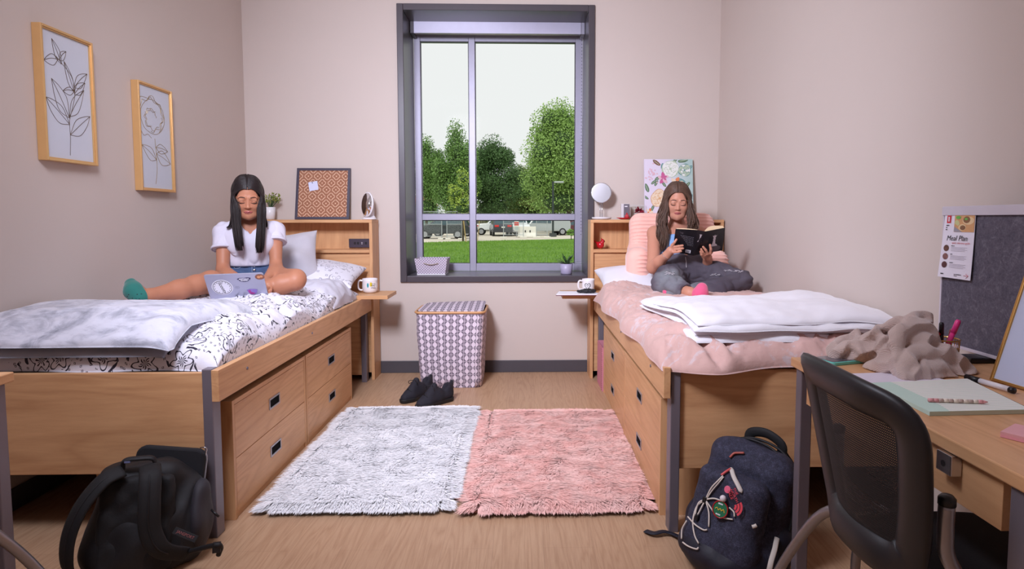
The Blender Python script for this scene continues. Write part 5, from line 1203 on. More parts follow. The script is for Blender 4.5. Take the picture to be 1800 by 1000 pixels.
# hair
rg = np.random.RandomState(2); H1 = MB(); paths = []
cap = SDF(hc-.16, hc+.16, .004); cap.ell(W1(0, -.022, .038), np.array((.0815, .101, .0885))*hs, hR, 0).ell(W1(0, -.05, -.02), np.array((.076, .075, .09))*hs, hR, .03)
cap.ell(W1(0, .095, -.02), np.array((.066, .085, .108))*hs, hR, .006, 's').cone(W1(0, .07, .123), W1(0, -.03, .140), .0055, .004, .004, 's'); hair = obj('hair', cap.mesh(), HAIR1, t1, smooth=True)
for q in (-1, 1):
    for k in range(560):
        yp = rg.uniform(-.09, .086); fr = min(1, (yp+.09)/.165); a = hc; zt = .125-max(0, abs(yp)-.01)**2*4.2
        P0 = on_skull(W1, yp*.86, .04, q, .083, .1025, .090); P1 = on_skull(W1, yp*.80, .72+rg.normal(0, .03), q, .0835, .103, .0905); P2 = W1(q*(.079-.010*fr+rg.normal(0, .002)), yp*.75-.006, .03)
        lo_ = 1 if q < 0 else 0
        fx_ = (.074-.016*fr) if fr > .45 else .076; tgt = hc+eT*(-q)*(fx_-.006+rg.normal(0, .005)+(.004 if q < 0 else 0))+fT*(.012+.055*fr+rg.normal(0, .006)); L = rg.uniform(.25, .30)+(.015 if q < 0 else 0)
        P3 = tgt+EZ*-.05+eT*(-q)*.004; P4 = tgt+EZ*-.15+fT*.012; P5 = tgt+EZ*-L*.82+fT*.022-eT*(-q)*.008; P6 = tgt+EZ*-L+fT*.024-eT*(-q)*.014
        paths.append([P0, P1, P2, P3, P4, P5, P6])
    for k in range(60):
        P2 = W1(q*.08, -.05, .02); tgt = hc+eT*(-q)*rg.uniform(.07, .085)-fT*rg.uniform(0, .04); paths.append([W1(q*.03, -.06, .11), P2, tgt-EZ*.08, tgt-EZ*.15+eT*(-q)*.012, tgt-EZ*.17+eT*(-q)*(.03 if q > 0 else .01)])
locks(H1, paths, rg, .0023, 5); obj('strands', H1, HAIR1, hair, smooth=True)

# laptop
lt = thing('laptop', 'silver laptop covered in stickers on the lap of the person on the left bed', 'laptop', (-1.55, 3.1, .76))
a, b, c_, d = K(361, 483.5, 2.98), K(466, 479.5, 3.03), K(369, 523.5, 3.06), K(472, 519.5, 3.11)
lr = (b-a); LW = np.linalg.norm(lr); lr /= LW; lu = (a+b)/2-(c_+d)/2; lu -= lr*(lu @ lr); LH = np.linalg.norm(lu)+.02; lu /= np.linalg.norm(lu); ln = np.cross(lr, lu); lo = (c_+d)/2-lr*LW/2-lu*.02
M_SILVER = plain('silver_laptop_shell', srgb(172, 172, 190), .35, .4, var=.02)
def rpoly(w, h, r, n=5): return rrect(0, w, 0, h, r, n)
obj('screen_lid', MB().prism(rpoly(LW, LH, .012), lo-ln*.006, lr, lu, .006), M_SILVER, lt, bevel=.001)
obj('screen', MB().prism(rpoly(LW-.016, LH-.016, .006), lo-ln*.0065+lr*.008+lu*.008, lr, lu, .0004), M_BLACK, lt)
bu_ = np.cross(lr, EZ)*-1; bu_ = np.array([-lr[1], lr[0], 0]); bu_ /= np.linalg.norm(bu_)
obj('keyboard_base', MB().prism(rpoly(LW, .215, .012), lo+lu*.002-ln*.006-EZ*.008, lr, bu_, .011), M_SILVER, lt, bevel=.001); obj('keys', MB().prism([(.02, .02), (LW-.02, .02), (LW-.02, .11), (.02, .11)], lo+lu*.002-ln*.006+EZ*.0035, lr, bu_, .0012), M_BLACK, lt)
def at_l(u, v):
    r = ray(u, v); tt = ((lo-CAM) @ ln)/(r @ ln); return CAM+r*tt+ln*.0006
st = at_l(391, 505); S1 = MB(); S1.disc(st, lr, lu, .049, .0005, 40)
stick = obj('round_sticker', S1, M_PAPER, lt, label='round white sticker with black lettering'); m = MB(); m.loop([st+ln*.0008+.043*(cos(q)*lr+sin(q)*lu) for q in np.linspace(0, 2*pi, 48)[:-1]], .0011, 5); obj('sticker_ring', m, M_INK, stick)
m = MB(); dn = -(lu*cos(.22)-lr*sin(.22)); letter(m, 'Scoots', .026, st+ln*.0006, dn, np.cross(ln, dn), shear=.15); obj('sticker_lettering', m, M_INK, stick)
m = MB()
for k in range(16):
    q = 2*pi*k/16+.2; e1 = -sin(q)*lr+cos(q)*lu; m.prism([(-.0022, -.0016), (.0022, -.0016), (.0022, .0016), (-.0022, .0016)], st+ln*.0006+.036*(cos(q)*lr+sin(q)*lu), -e1, (cos(q)*lr+sin(q)*lu), .0003)
obj('sticker_ring_lettering', m, M_INK, stick)
p = at_l(429, 491.5); pts = [(-.033, .006), (-.02, .012), (.0, .01), (.014, .014), (.033, .011), (.029, .0), (.022, -.004), (.018, -.011), (.0, -.014), (-.02, -.011), (-.024, -.002)]
s2 = obj('lettered_sticker', MB().prism(pts, p, lr, lu, .0005), plain('indigo_sticker', srgb(52, 44, 84), .5), lt, label='dark indigo sticker with white lettering'); m = MB(); scrawl(m, p+ln*.0003+lu*.005, lr, lu, .046, .007, 5, None, .0013); scrawl(m, p+ln*.0003-lu*.005, lr, lu, .034, .006, 6, None, .0012); obj('sticker_lettering', m, M_PAPER, s2)
p = at_l(456.5, 486.5); s3 = obj('oval_sticker', MB().disc(p, lr, lu, .0225, .0005, 28, .78), plain('copper_sticker', srgb(142, 88, 66), .45), lt, label='oval copper coloured sticker'); m = MB(); m.disc(p+ln*.0006-lr*.005, lr, lu, .008, .0004, 12); m.disc(p+ln*.0006+lr*.008+lu*.003, lr, lu, .007, .0004, 12); obj('sticker_drawing', m, plain('orange_print', srgb(220, 150, 100), .5), s3)
p = at_l(444, 512.5); s4 = obj('purple_sticker', MB().prism([(-.026, .012), (-.012, .018), (.012, .018), (.026, .012), (.018, -.01), (.008, -.017), (-.01, -.017), (-.018, -.008)], p, lr, lu, .0005), plain('lavender_sticker', srgb(138, 116, 186), .5), lt, label='purple and magenta sticker'); m = MB(); m.prism([(-.02, .01), (-.008, .014), (-.006, 0), (.012, -.008), (.006, -.015), (-.009, -.015), (-.016, -.007)], p+ln*.0006, lr, lu, .0004); obj('sticker_drawing', m, plain('magenta_print', srgb(170, 60, 140), .5), s4)
p = at_l(417, 505); m = MB(); m.loop([p+.011*cos(q)*lr+.007*sin(q)*lu for q in np.linspace(0, 2*pi, 24)[:-1]], .0004, 4); scrawl(m, p, lr, lu, .010, .004, 8, None, .0004); obj('lid_emblem', m, plain('grey_lid_emblem', srgb(140, 140, 156), .4), lt)

# ---------------------------------------------------------------- woman with the book
t2 = thing('person', 'person with wavy brown hair, blue tank top and ripped grey jeans, reading a book', 'person', (1.02, 3.7, .75))
gc = K(1190.5, 353.5, 3.86); gd = np.array([-.17, -.985, 0]); pit = radians(15); gf = gd*cos(pit)+np.array([0, 0, -sin(pit)]); gR = frame(gf, (.03, 0, 1)); gs = .97
G = dict(pel=K(1208, 477, 3.74), wai=K(1196, 452, 3.82), che=K(1189, 427, 3.90), nb=K(1190, 400, 3.94), shl=K(1151, 410, 3.92), shr=K(1229, 411, 3.97),
         ell=K(1148, 470, 3.74), elr=K(1246, 480, 3.74), wrl=K(1171, 449.5, 3.60), wrr=K(1243.5, 459, 3.64), hil=K(1186, 484, 3.72), hir=K(1230, 484, 3.74),
         knl=K(1167, 499, 3.46), knr=K(1303, 492, 3.52), anl=K(1213, 515, 3.24), anr=K(1215, 514, 3.42), tol=K(1234, 506, 3.205), hel=K(1231, 521, 3.21), tor=K(1174, 512, 3.36))
sd = SDF((.70, 3.12, .66), (1.44, 4.06, 1.43), .0036); eB = np.array([.985, -.17, 0]); fB = np.array([-.17, -.985, 0]); lean = frame(EZ*-.25+fB, EZ*1+fB*.25); RB = np.stack([-lean[:, 0], -lean[:, 1], lean[:, 2]], 1); RB[:, 0] = np.cross(RB[:, 1], RB[:, 2])
sd.ell(G['pel'], (.15, .105, .10), RB, 0).ell(G['wai'], (.112, .085, .095), RB, .06).ell(G['che'], (.128, .09, .11), RB, .06)
for q in (-1, 1): sd.ell(G['che']+eB*q*.058+fB*.06, (.056, .048, .052), RB, .03)
sd.cone(G['shl'], G['nb']-EZ*.02, .043, .048, .05).cone(G['shr'], G['nb']-EZ*.02, .043, .048, .05); nk = gc+gR @ (np.array([0, -.025, -.055])*gs); sd.cone(G['nb']-EZ*.012, nk, .049, .045, .03); W2 = add_head(sd, gc, gR, gs)
sd.chain([G['shl'], G['ell']], [.046, .038], .03).chain([G['ell'], (G['ell']+G['wrl'])/2, G['wrl']], [.037, .034, .024], .02).chain([G['shr'], G['elr']], [.045, .037], .03).chain([G['elr'], G['wrr']], [.036, .025], .02)
sd.chain([G['hil'], G['knl']], [.07, .05], .03).chain([G['knl'], G['anl']], [.045, .031], .02).chain([G['hir'], G['knr']], [.07, .05], .03).chain([G['knr'], G['anr']], [.045, .03], .02)
sd.chain([G['anl'], G['hel'], G['tol']], [.031, .029, .025], .015).chain([G['anr'], G['tor']], [.03, .024], .015)
pc1 = K(1179, 440.5, 3.575); sd.chain([G['wrl'], pc1], [.024, .027], .014); ix = [(1182.5, 431), (1185, 434), (1186, 438.5), (1184.5, 443.5)]; md_ = [(1186, 425.5), (1193, 432.5), (1194, 437.5), (1191, 443)]; tp = [(1189, 421), (1200, 431.5), (1200.5, 436.5), (1197, 441.5)]
for (a, b), (c_, d), (e_, f_) in zip(ix, md_, tp): add_fingers(sd, [([pc1, K(a, b, 3.545), K(c_, d, 3.525), K(e_, f_, 3.52)], .0088)])
add_fingers(sd, [([pc1, K(1181, 431, 3.60), K(1188, 424, 3.625)], .0095)])
pc2 = K(1243, 452, 3.60); sd.chain([G['wrr'], pc2], [.025, .028], .014)
for (a, b), (c_, d), (e_, f_), Yb in zip([(1248.5, 446), (1244, 446), (1239, 448.5), (1236, 452)], [(1249.5, 438), (1240.5, 439.5), (1235, 443), (1233, 447.5)], [(1248, 430.5), (1236, 434), (1232.5, 438), (1231.5, 442)], (3.55, 3.54, 3.54, 3.55)): add_fingers(sd, [([pc2, K(a, b, Yb), K(c_, d, Yb-.02), K(e_, f_, Yb-.025)], .0088)])
add_fingers(sd, [([pc2, K(1251, 443, 3.63), K(1253, 434, 3.65)], .0095)])
V, Q, mi = skin_obj('body', sd, None, (gc, gR, gs)); obj('body', (V, Q), SKIN2, t2, smooth=True); face_parts(t2, V, gc, gR, gs); add_lips(t2, V, gc, gR, gs, LIP2)
# tank top
sd = SDF((.72, 3.66, .88), (1.26, 4.08, 1.14), .0042); sd.ell(G['wai'], (.121, .094, .1), RB, 0).ell(G['che'], (.137, .099, .116), RB, .05)
for q in (-1, 1): sd.ell(G['che']+eB*q*.058+fB*.063, (.062, .053, .058), RB, .03)
fo = waves(95, 10, 5, 14); sd.displace(lambda x, y, z: .0025*fo(x, y, z)); sd.plane(G['che']+EZ*.055+fB*.05, (0, .25, 1), .01)
tk = obj('tank_top', sd.mesh(), plain('light_blue_rib_knit', srgb(134, 172, 220), .85, bump=(60, .2, .004)), t2, smooth=True)
for q in (-1, 1): obj('strap', MB().tube(catmull([G['che']+eB*q*.075+fB*.085+EZ*.05, G['nb']+eB*q*.085+fB*.04-EZ*.01, G['nb']+eB*q*.085-fB*.03-EZ*.0], 5), .008, 8, flat=((eB), .35)), MATS['light_blue_rib_knit'], tk, smooth=True)
# jeans
def mat_jeans():
    t = NT('washed_grey_denim'); v = t.coord(); n = t.noise(v, 6, 4, .6, .5); x, y, z = t.xyz(v)
    near_knee = t.sstep(t.m_('SQRT', t.m_('ADD', t.m_('POWER', t.m_('ADD', x, .13), 2), t.m_('POWER', t.m_('ADD', y, .30), 2))), .2, .06)
    f = t.m_('ADD', t.m_('MULTIPLY', n, .7), t.m_('MULTIPLY', near_knee, .45)); t.color(t.ramp(f, [(.3, srgb(74, 67, 78)), (.55, srgb(94, 88, 98)), (.85, srgb(134, 138, 144))])); t.set(.9); t.bump(t.noise(v, 320, 2), .2, .001); return t.m
sd = SDF((.66, 3.14, .66), (1.455, 4.02, .99), .0042); fo = waves(97, 12, 5, 15)
sd.ell(G['pel'], (.16, .118, .108), RB, 0).ell(G['wai']-EZ*.02, (.128, .104, .07), RB, .05)
sd.chain([G['hil'], (G['hil']+G['knl'])/2, G['knl']], [.09, .082, .066], .04); en = G['anl']*.86+G['knl']*.14; sd.chain([G['knl'], (G['knl']+en)/2, en+(G['anl']-G['knl'])*.05], [.066, .06, .044], .03)
sd.chain([G['hir'], (G['hir']+G['knr'])/2+EZ*.006, G['knr']], [.092, .078, .06], .04).chain([G['knr']-EZ*.012, (G['knr']+G['anr'])/2-EZ*.016+np.array([0, -.02, 0]), G['anr']], [.056, .062, .046], .03)
sd.displace(lambda x, y, z: .0065*(.55-np.abs(fo(x, y, z*1.2)))); dj = G['anl']-G['knl']; sd.cone(en+dj*.0, en+dj*.3, .034, .034, .003, 's'); sd.plane(G['wai']+EZ*.012, (0, .3, 1), .006)
P = sd.grid(); dd = (P[0]-en[0])*dj[0]+(P[1]-en[1])*dj[1]+(P[2]-en[2])*dj[2]; nearA = (P[0]-en[0])**2+(P[1]-en[1])**2+(P[2]-en[2])**2 < .0156; sd.d = np.where(nearA, np.maximum(sd.d, dd/np.linalg.norm(dj)), sd.d).astype(np.float32)
jn = obj('ripped_jeans', sd.mesh(), mat_jeans(), t2, smooth=True); JV = np.array([v.co[:] for v in jn.data.vertices])+ORG[t2.name]
M_FRAY = plain('frayed_white_thread', srgb(196, 190, 196), .9); fB2 = -ray(1200, 480)/np.linalg.norm(ray(1200, 480))
rg = np.random.RandomState(8); 
for u0, v0, w_, h_, n_ in ((1178, 480, 9, 2.6, 14), (1258, 483, 8, 1.6, 10), (1290, 476.5, 16, 1.5, 16)):
    m = MB()
    for k in range(n_):
        u, v = u0+rg.uniform(-w_, w_), v0+rg.uniform(-h_, h_); P = [torso_front(JV, u+s_, v+rg.normal(0, .5), 3.5)+fB2*.002 for s_ in (-2, 0, 2)]
        if max(abs(P[0][1]-P[1][1]), abs(P[2][1]-P[1][1])) < .03: m.tube(P, .0013, 4)
    if m.v: obj('frayed_rip', m, M_FRAY, jn, label='white frayed rip')
P = [torso_front(JV, u, v, 3.6)+fB2*.001 for u, v in ((1205, 452), (1206, 460), (1206.5, 470))]; obj('fly_seam', MB().tube(P, .0016, 5), M_FRAY, jn)
M_SOCK2 = plain('hot_pink_sock', srgb(222, 88, 130), .9, sheen=.4, bump=(200, .2, .002))
sd = SDF((.8, 3.1, .66), (1.1, 3.4, .86), .003); sd.chain([G['anl']*.45+G['hel']*.55, G['hel'], K(1232, 515, 3.195), G['tol']], [.032, .034, .036, .029], .02); obj('sock', sd.mesh(), M_SOCK2, t2, smooth=True, label='hot pink sock')
sd = SDF((.7, 3.2, .66), (1.1, 3.55, .9), .0035); sd.chain([G['anr'], (G['anr']+G['tor'])/2, G['tor']], [.034, .036, .03], .02); obj('sock', sd.mesh(), M_SOCK2, t2, smooth=True, label='hot pink sock')
m = MB(); w0 = G['wrl']; dw = pc1-w0; dw /= np.linalg.norm(dw); A = np.cross(dw, EZ); A /= np.linalg.norm(A); B = np.cross(dw, A); m.loop([w0+dw*.0+.0275*(cos(q)*A+sin(q)*B) for q in np.linspace(0, 2*pi, 24)[:-1]], .0016, 5); obj('bracelet', m, M_CHROME, t2, smooth=True, label='thin silver bracelet')
# wavy hair
rg = np.random.RandomState(12); paths = []; H2 = MB()
cap = SDF(gc-.17, gc+.17, .004); cap.ell(W2(0, -.022, .038), np.array((.082, .102, .089))*gs, gR, 0).ell(W2(0, -.05, -.03), np.array((.082, .07, .1))*gs, gR, .03); cap.ell(W2(.004, .095, -.02), np.array((.064, .085, .108))*gs, gR, .006, 's'); hair = obj('hair', cap.mesh(), HAIR2, t2, smooth=True)
for q in (-1, 1):
    for k in range(520):
        yp = rg.uniform(-.09, .084); fr = min(1, (yp+.09)/.165); zt = .126-max(0, abs(yp)-.01)**2*4.2; P0 = on_skull(W2, yp*.86, .04, q, .084, .1035, .0905, .004); P1 = on_skull(W2, yp*.80, .72+rg.normal(0, .03), q, .0845, .104, .091); P2 = W2(q*(.081-.01*fr+rg.normal(0, .004)), yp*.75-.004, .03)
        sp_ = .078-.012*fr+rg.normal(0, .007); L = rg.uniform(.22, .33) if q > 0 else rg.uniform(.18, .27)
        tgt = gc+eB*(-q)*sp_+fB*(.0+.06*fr+rg.normal(0, .008)); out = eB*(-q)*(.012+abs(rg.normal(0, .011)))
        paths.append([P0, P1, P2, tgt-EZ*.05+out*.4, tgt-EZ*.13+out*1.1+fB*.012, tgt-EZ*L*.8+out*.9+fB*.03, tgt-EZ*L+out*.6+fB*.03])
locks(H2, paths, rg, .0025, 5, .012, .10); obj('strands', H2, HAIR2, hair, smooth=True)

# book
bk2 = thing('book', 'open black paperback held up by the person reading on the right bed', 'book', K(1229, 426, 3.52))
TL, T1, T2, TR = K(1187.5, 402.5, 3.50), K(1226, 404.5, 3.45), K(1240, 407, 3.45), K(1274.5, 400.5, 3.50); BL, B1, B2, BR = K(1182, 442, 3.62), K(1219, 449.5, 3.57), K(1231.5, 446.5, 3.57), K(1270, 440, 3.62)
M_COVER = plain('black_gloss_cover', srgb(26, 23, 28), .3, var=.02)
def quad_slab(a, b, c, d, th):
    n = np.cross(b-a, d-a); n /= np.linalg.norm(n); P = [a, b, c, d]; return MB().add(P+[p-n*th for p in P], [(0, 1, 2, 3), (7, 6, 5, 4), (0, 4, 5, 1), (1, 5, 6, 2), (2, 6, 7, 3), (3, 7, 4, 0)]), n
m, n1_ = quad_slab(BL, B1, T1, TL, .0018); bc = obj('back_cover', m, M_COVER, bk2); m, n2_ = quad_slab(B1, B2, T2, T1, .0018); sp_o = obj('spine', m, M_COVER, bk2); m, n3_ = quad_slab(B2, BR, TR, T2, .0018); fc = obj('front_cover', m, M_COVER, bk2)
M_PAGE = plain('cream_page_edges', srgb(226, 198, 160), .85)
def block(a, b, bot_a, bot_b, nrm, th, curve):
    """page block behind a cover, seen along its top edge"""
    N_ = 10; top, botm = [], []
    for (p, q, L_) in ((a, b, top), (bot_a, bot_b, botm)):
        for i in range(N_+1): s = i/N_; L_.append(p+(q-p)*(s*.97)-nrm*.002)
        for i in range(N_, -1, -1): s = i/N_; L_.append(p+(q-p)*(s*.97)-nrm*(.002+th*(.15+.85*sin(min(1, s*1.6)*pi/2))*(1-curve*s*s)))
    k = len(top); return MB().add(top+botm, [tuple(range(k)), tuple(range(2*k-1, k-1, -1))]+[(i, k+i, k+(i+1) % k, (i+1) % k) for i in range(k)])
obj('left_pages', block(T1, TL, B1, BL, n1_, .009, .3), M_PAGE, bk2); obj('right_pages', block(T2, TR, B2, BR, n3_, .042, .55), M_PAGE, bk2)
def bil(a, b, c, d, n, e=.0016):
    def f(x, y, k=0.0): return (a*(1-x)+b*x)*(1-y)+(d*(1-x)+c*x)*y+n*(e+k)
    return f
def print_on(f, polys, k=0.0):
    m = MB()
    for P in polys: m.add([f(x, y, k) for x, y in P]+[f(x, y, k-.0012) for x, y in P], [tuple(range(len(P)))])
    return m
fb_, fsp, ff_ = bil(BL, B1, T1, TL, n1_), bil(B1, B2, T2, T1, n2_), bil(B2, BR, TR, T2, n3_)
r = (B1-BL)/np.linalg.norm(B1-BL); u = TL-BL; u = u-r*(u @ r); u /= np.linalg.norm(u); m = MB(); letter(m, '"12', .016, fb_(.30, .86), r, u)
bars(m, fb_(.52, .74), r, u, .095, .0022, 8, .011, 6, 3)
obj('cover_lettering', m, plain('grey_cover_print', srgb(120, 116, 124), .5), bc); rcx = lambda a, b, c, d: [(a, b), (c, b), (c, d), (a, d)]
pa = obj('price_panel', print_on(fb_, [rcx(.60, .08, .84, .2)]), M_PAPER, bc, label='white price panel')
obj('bars', print_on(fb_, [rcx(.63+.02*k, .095, .64+.02*k, .185) for k in range(9)], .0006), M_INK, pa)
FIG = [(-.5, 0), (.5, 0), (.42, .12), (.2, .22), (.13, .55), (.2, .62), (.12, .7), (.3, .95), (.1, .88), (0, 1.0), (-.1, .88), (-.3, .95), (-.12, .7), (-.2, .62), (-.13, .55), (-.2, .22), (-.42, .12)]
M_PIECE = plain('pale_printed_figure', srgb(200, 192, 196), .4)
obj('printed_figure', print_on(ff_, [[(.52+x*.36, .28+y*.52) for x, y in FIG]], .0008), M_PIECE, fc, label='pale turned figure printed on the cover')
obj('printed_shadow', print_on(ff_, [[(.62+.26*cos(q), .16+.14*sin(q)) for q in np.linspace(0, 2*pi, 24)[:-1]]]), plain('grey_printed_disc', srgb(88, 80, 84), .4), fc)
obj('printed_figure', print_on(fsp, [[(.5+x*.6, .56+y*.32) for x, y in FIG]]), M_PIECE, sp_o)

# backrest cushion with arms
cs = thing('backrest_cushion', 'peach ribbed backrest cushion with arms, behind the reading person', 'cushion', (1.02, 4.1, .76))
sd = SDF((.62, 3.68, .66), (1.45, 4.27, 1.26), .0045); cx = 1.035
sd.box((cx, 4.15, .98), (.30, .085, .225), rot('X', radians(-6)), .085, 0)
al0, al1 = K(1122, 470, 3.97), K(1125, 455, 3.85); sd.box((cx-.265, 3.99, .845), (.085, .16, .13), rot('Z', radians(-8)), .08, .09).box((cx+.225, 3.96, .84), (.085, .15, .12), None, .08, .09)
rib = lambda x, y, z: .009*(1-np.abs(np.sin(pi*(z+.25*(y-4))/.026)))**1.5*np.maximum(np.clip((z-.985)/.02, 0, 1)*np.clip((4.17-y)/.05, 0, 1), np.clip((4.0-y)/.04, 0, 1)*np.clip((.955-z)/.02, 0, 1))*np.clip((x-.725)/.03, .0, 1)
sd.displace(lambda x, y, z: .004-rib(x, y, z)); sd.plane((0, 4.262, 0), (0, 1, 0), .01); sd.plane((0, 0, .715), (0, 0, -1), .02)
M_CUSH = plain('peach_corduroy', srgb(242, 188, 174), .9, sheen=.4); obj('cushion_body', sd.mesh(), M_CUSH, cs, smooth=True)
a, b = K(1160, 372, 4.14), K(1182, 371, 4.14); obj('carry_handle', MB().tube(catmull([a-EZ*.02, a+EZ*.012, (a+b)/2+EZ*.026, b+EZ*.012, b-EZ*.02], 5), .009, 8, flat=(EY, .5)), plain('coral_handle', srgb(214, 128, 112), .8), cs, smooth=True)
# ================================================================== outdoors
GZ = -0.45
def G_(u, Y): return float(K(u, 400, Y)[0])
def mat_ground(name, a, b, scale, rough=.9):
    t = NT(name); v = t.coord(); n = t.m_('ADD', t.m_('MULTIPLY', t.noise(v, scale, 6, .65), .6), t.m_('MULTIPLY', t.noise(v, scale*.12, 3), .4)); t.color(t.ramp(n, [(.35, a), (.65, b)])); t.set(rough); return t.m
edge = lambda x: 41+(x+7.1)*.72
L_ = MB(); L_.add([(-30, 5.4, GZ), (30, 5.4, GZ), (30, edge(30), GZ), (-30, edge(-30), GZ)], [(0, 1, 2, 3)]); struct('lawn_ground', L_, mat_ground('lawn_soil_and_grass', srgb(82, 122, 38), srgb(112, 150, 56), 3.0))
struct('parking_lot', MB().add([(-90, 5, GZ-.02), (90, 5, GZ-.02), (90, 120, GZ-.02), (-90, 120, GZ-.02)], [(0, 1, 2, 3)]), mat_ground('pale_concrete', srgb(206, 196, 180), srgb(222, 212, 196), .8))
g = np.random.RandomState(4); n = 42000; gx = g.uniform(-7.6, 6.0, n); gy = 18+27*g.rand(n)**1.2; ok = (gy < edge(gx)-.05) & (np.abs(gx+.6) < .2*gy+.6); gx, gy = gx[ok], gy[ok]; n = len(gx); a = g.rand(n)*6.28; h = g.uniform(.05, .11, n); wd = .012
V = np.stack([np.stack([gx-wd*np.cos(a), gy-wd*np.sin(a), gx*0+GZ], -1), np.stack([gx+wd*np.cos(a), gy+wd*np.sin(a), gx*0+GZ], -1), np.stack([gx+g.normal(0, .03, n), gy+g.normal(0, .03, n), GZ+h], -1)], 1).reshape(-1, 3)
go = obj('lawn_grass', (V, (np.arange(n)*3)[:, None]+np.array([[0, 1, 2]])), mat_ground('mown_grass', srgb(90, 136, 36), srgb(140, 176, 72), 2.0), kind='stuff'); tag(go, 'mown green lawn between the building and the parking lot', 'grass')

LEAFM = {k: plain('leaves_'+k, srgb(*c), .6, var=.35, vscale=2.2) for k, c in (('dark', (84, 118, 66)), ('mid', (108, 146, 72)), ('light', (142, 176, 92)), ('yellow', (170, 192, 84)), ('olive', (124, 142, 70)))}
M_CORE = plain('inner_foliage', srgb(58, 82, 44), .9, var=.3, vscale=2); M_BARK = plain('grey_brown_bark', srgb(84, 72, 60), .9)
def tree(label, u, Y, top, hw, kind, seed, nleaf=24000, base=None, size=.27, lobes=17, name='tree', low=.12, trunk_u=None, grp='trees beyond the parking lot'):
    x = G_(u, Y); zt = float(K(u, top, Y)[2]); W = 1.3*hw*Y/F; z0 = GZ if base is None else float(K(u, base, Y)[2]); Hh = zt-z0; g = np.random.RandomState(seed)
    t = thing(name, label, 'tree' if name == 'tree' else name, (x, Y, GZ), grp); cz = z0+Hh*(low+(1-low)/2); rz = Hh*(1-low)/2
    C = []
    for k in range(lobes):
        d = g.normal(size=3); d /= np.linalg.norm(d); s = g.uniform(.3, .78); q = np.array([d[0]*W*s, d[1]*W*s*.8, d[2]*rz*s]); C.append((np.array([x, Y, cz])+q, np.array([W*.38, W*.38, rz*.27])*g.uniform(.7, 1.15)))
    C.append((np.array([x, Y, zt-rz*.34]), np.array([W*.34, W*.34, rz*.34])))
    if top < 300: C.append((np.array([x, Y, z0+Hh*low+rz*.3]), np.array([W*.75, W*.6, rz*.34])))
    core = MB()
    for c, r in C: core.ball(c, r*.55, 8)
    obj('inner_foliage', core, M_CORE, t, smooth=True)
    per = nleaf//len(C); P = []
    for c, r in C: d = g.normal(size=(per, 3)); d /= np.linalg.norm(d, axis=1)[:, None]; P.append(c+d*r*g.uniform(.55, 1.25, (per, 1)))
    P = np.concatenate(P); m = len(P); A = g.normal(size=(m, 3)); A /= np.linalg.norm(A, axis=1)[:, None]; B = np.cross(A, g.normal(size=(m, 3))); B /= np.linalg.norm(B, axis=1)[:, None]; s = size*g.uniform(.5, 1.1, (m, 1))
    V = np.stack([P-A*s*.5, P+B*s*.32, P+A*s*.5, P-B*s*.32], 1).reshape(-1, 3); obj('crown', (V, (np.arange(m)*4)[:, None]+np.array([[0, 1, 2, 3]])), LEAFM[kind], t)
    tx = x if trunk_u is None else G_(trunk_u, Y); r0 = max(.03, W*.045); obj('trunk', MB().tube([(tx, Y-.1, GZ), (tx, Y-.1, GZ+Hh*.3), (x, Y, cz)], [r0*1.3, r0, r0*.6], 8), M_BARK, t, smooth=True)
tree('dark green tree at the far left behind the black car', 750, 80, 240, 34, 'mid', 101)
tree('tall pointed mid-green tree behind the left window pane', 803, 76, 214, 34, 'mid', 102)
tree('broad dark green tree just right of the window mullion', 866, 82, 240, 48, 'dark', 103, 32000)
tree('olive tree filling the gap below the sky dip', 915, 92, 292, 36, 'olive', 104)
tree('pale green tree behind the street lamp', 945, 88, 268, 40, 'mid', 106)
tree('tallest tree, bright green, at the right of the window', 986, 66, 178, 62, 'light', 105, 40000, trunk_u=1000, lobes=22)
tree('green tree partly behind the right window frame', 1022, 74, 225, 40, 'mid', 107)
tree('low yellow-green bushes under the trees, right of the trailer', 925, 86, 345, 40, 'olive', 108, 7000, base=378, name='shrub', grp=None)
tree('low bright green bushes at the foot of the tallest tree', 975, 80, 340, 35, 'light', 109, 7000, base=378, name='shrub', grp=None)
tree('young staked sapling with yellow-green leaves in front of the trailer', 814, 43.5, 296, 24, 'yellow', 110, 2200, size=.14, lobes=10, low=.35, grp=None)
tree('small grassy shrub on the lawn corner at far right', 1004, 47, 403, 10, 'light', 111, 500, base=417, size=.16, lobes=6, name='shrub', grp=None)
M_STAKE = plain('pine_stake', srgb(196, 164, 110), .8)
for u0, u1, lb in ((819, 815, 'wooden stake left of the window mullion beside the sapling'), (839, 843, 'wooden stake right of the window mullion beside the sapling')):
    tag(obj('stake', MB().tube([(G_(u0, 42), 42, GZ), (G_(u1, 42), 42, GZ+1.5)], .035 if u0 < 830 else .022, 6), M_STAKE), lb, 'stake')

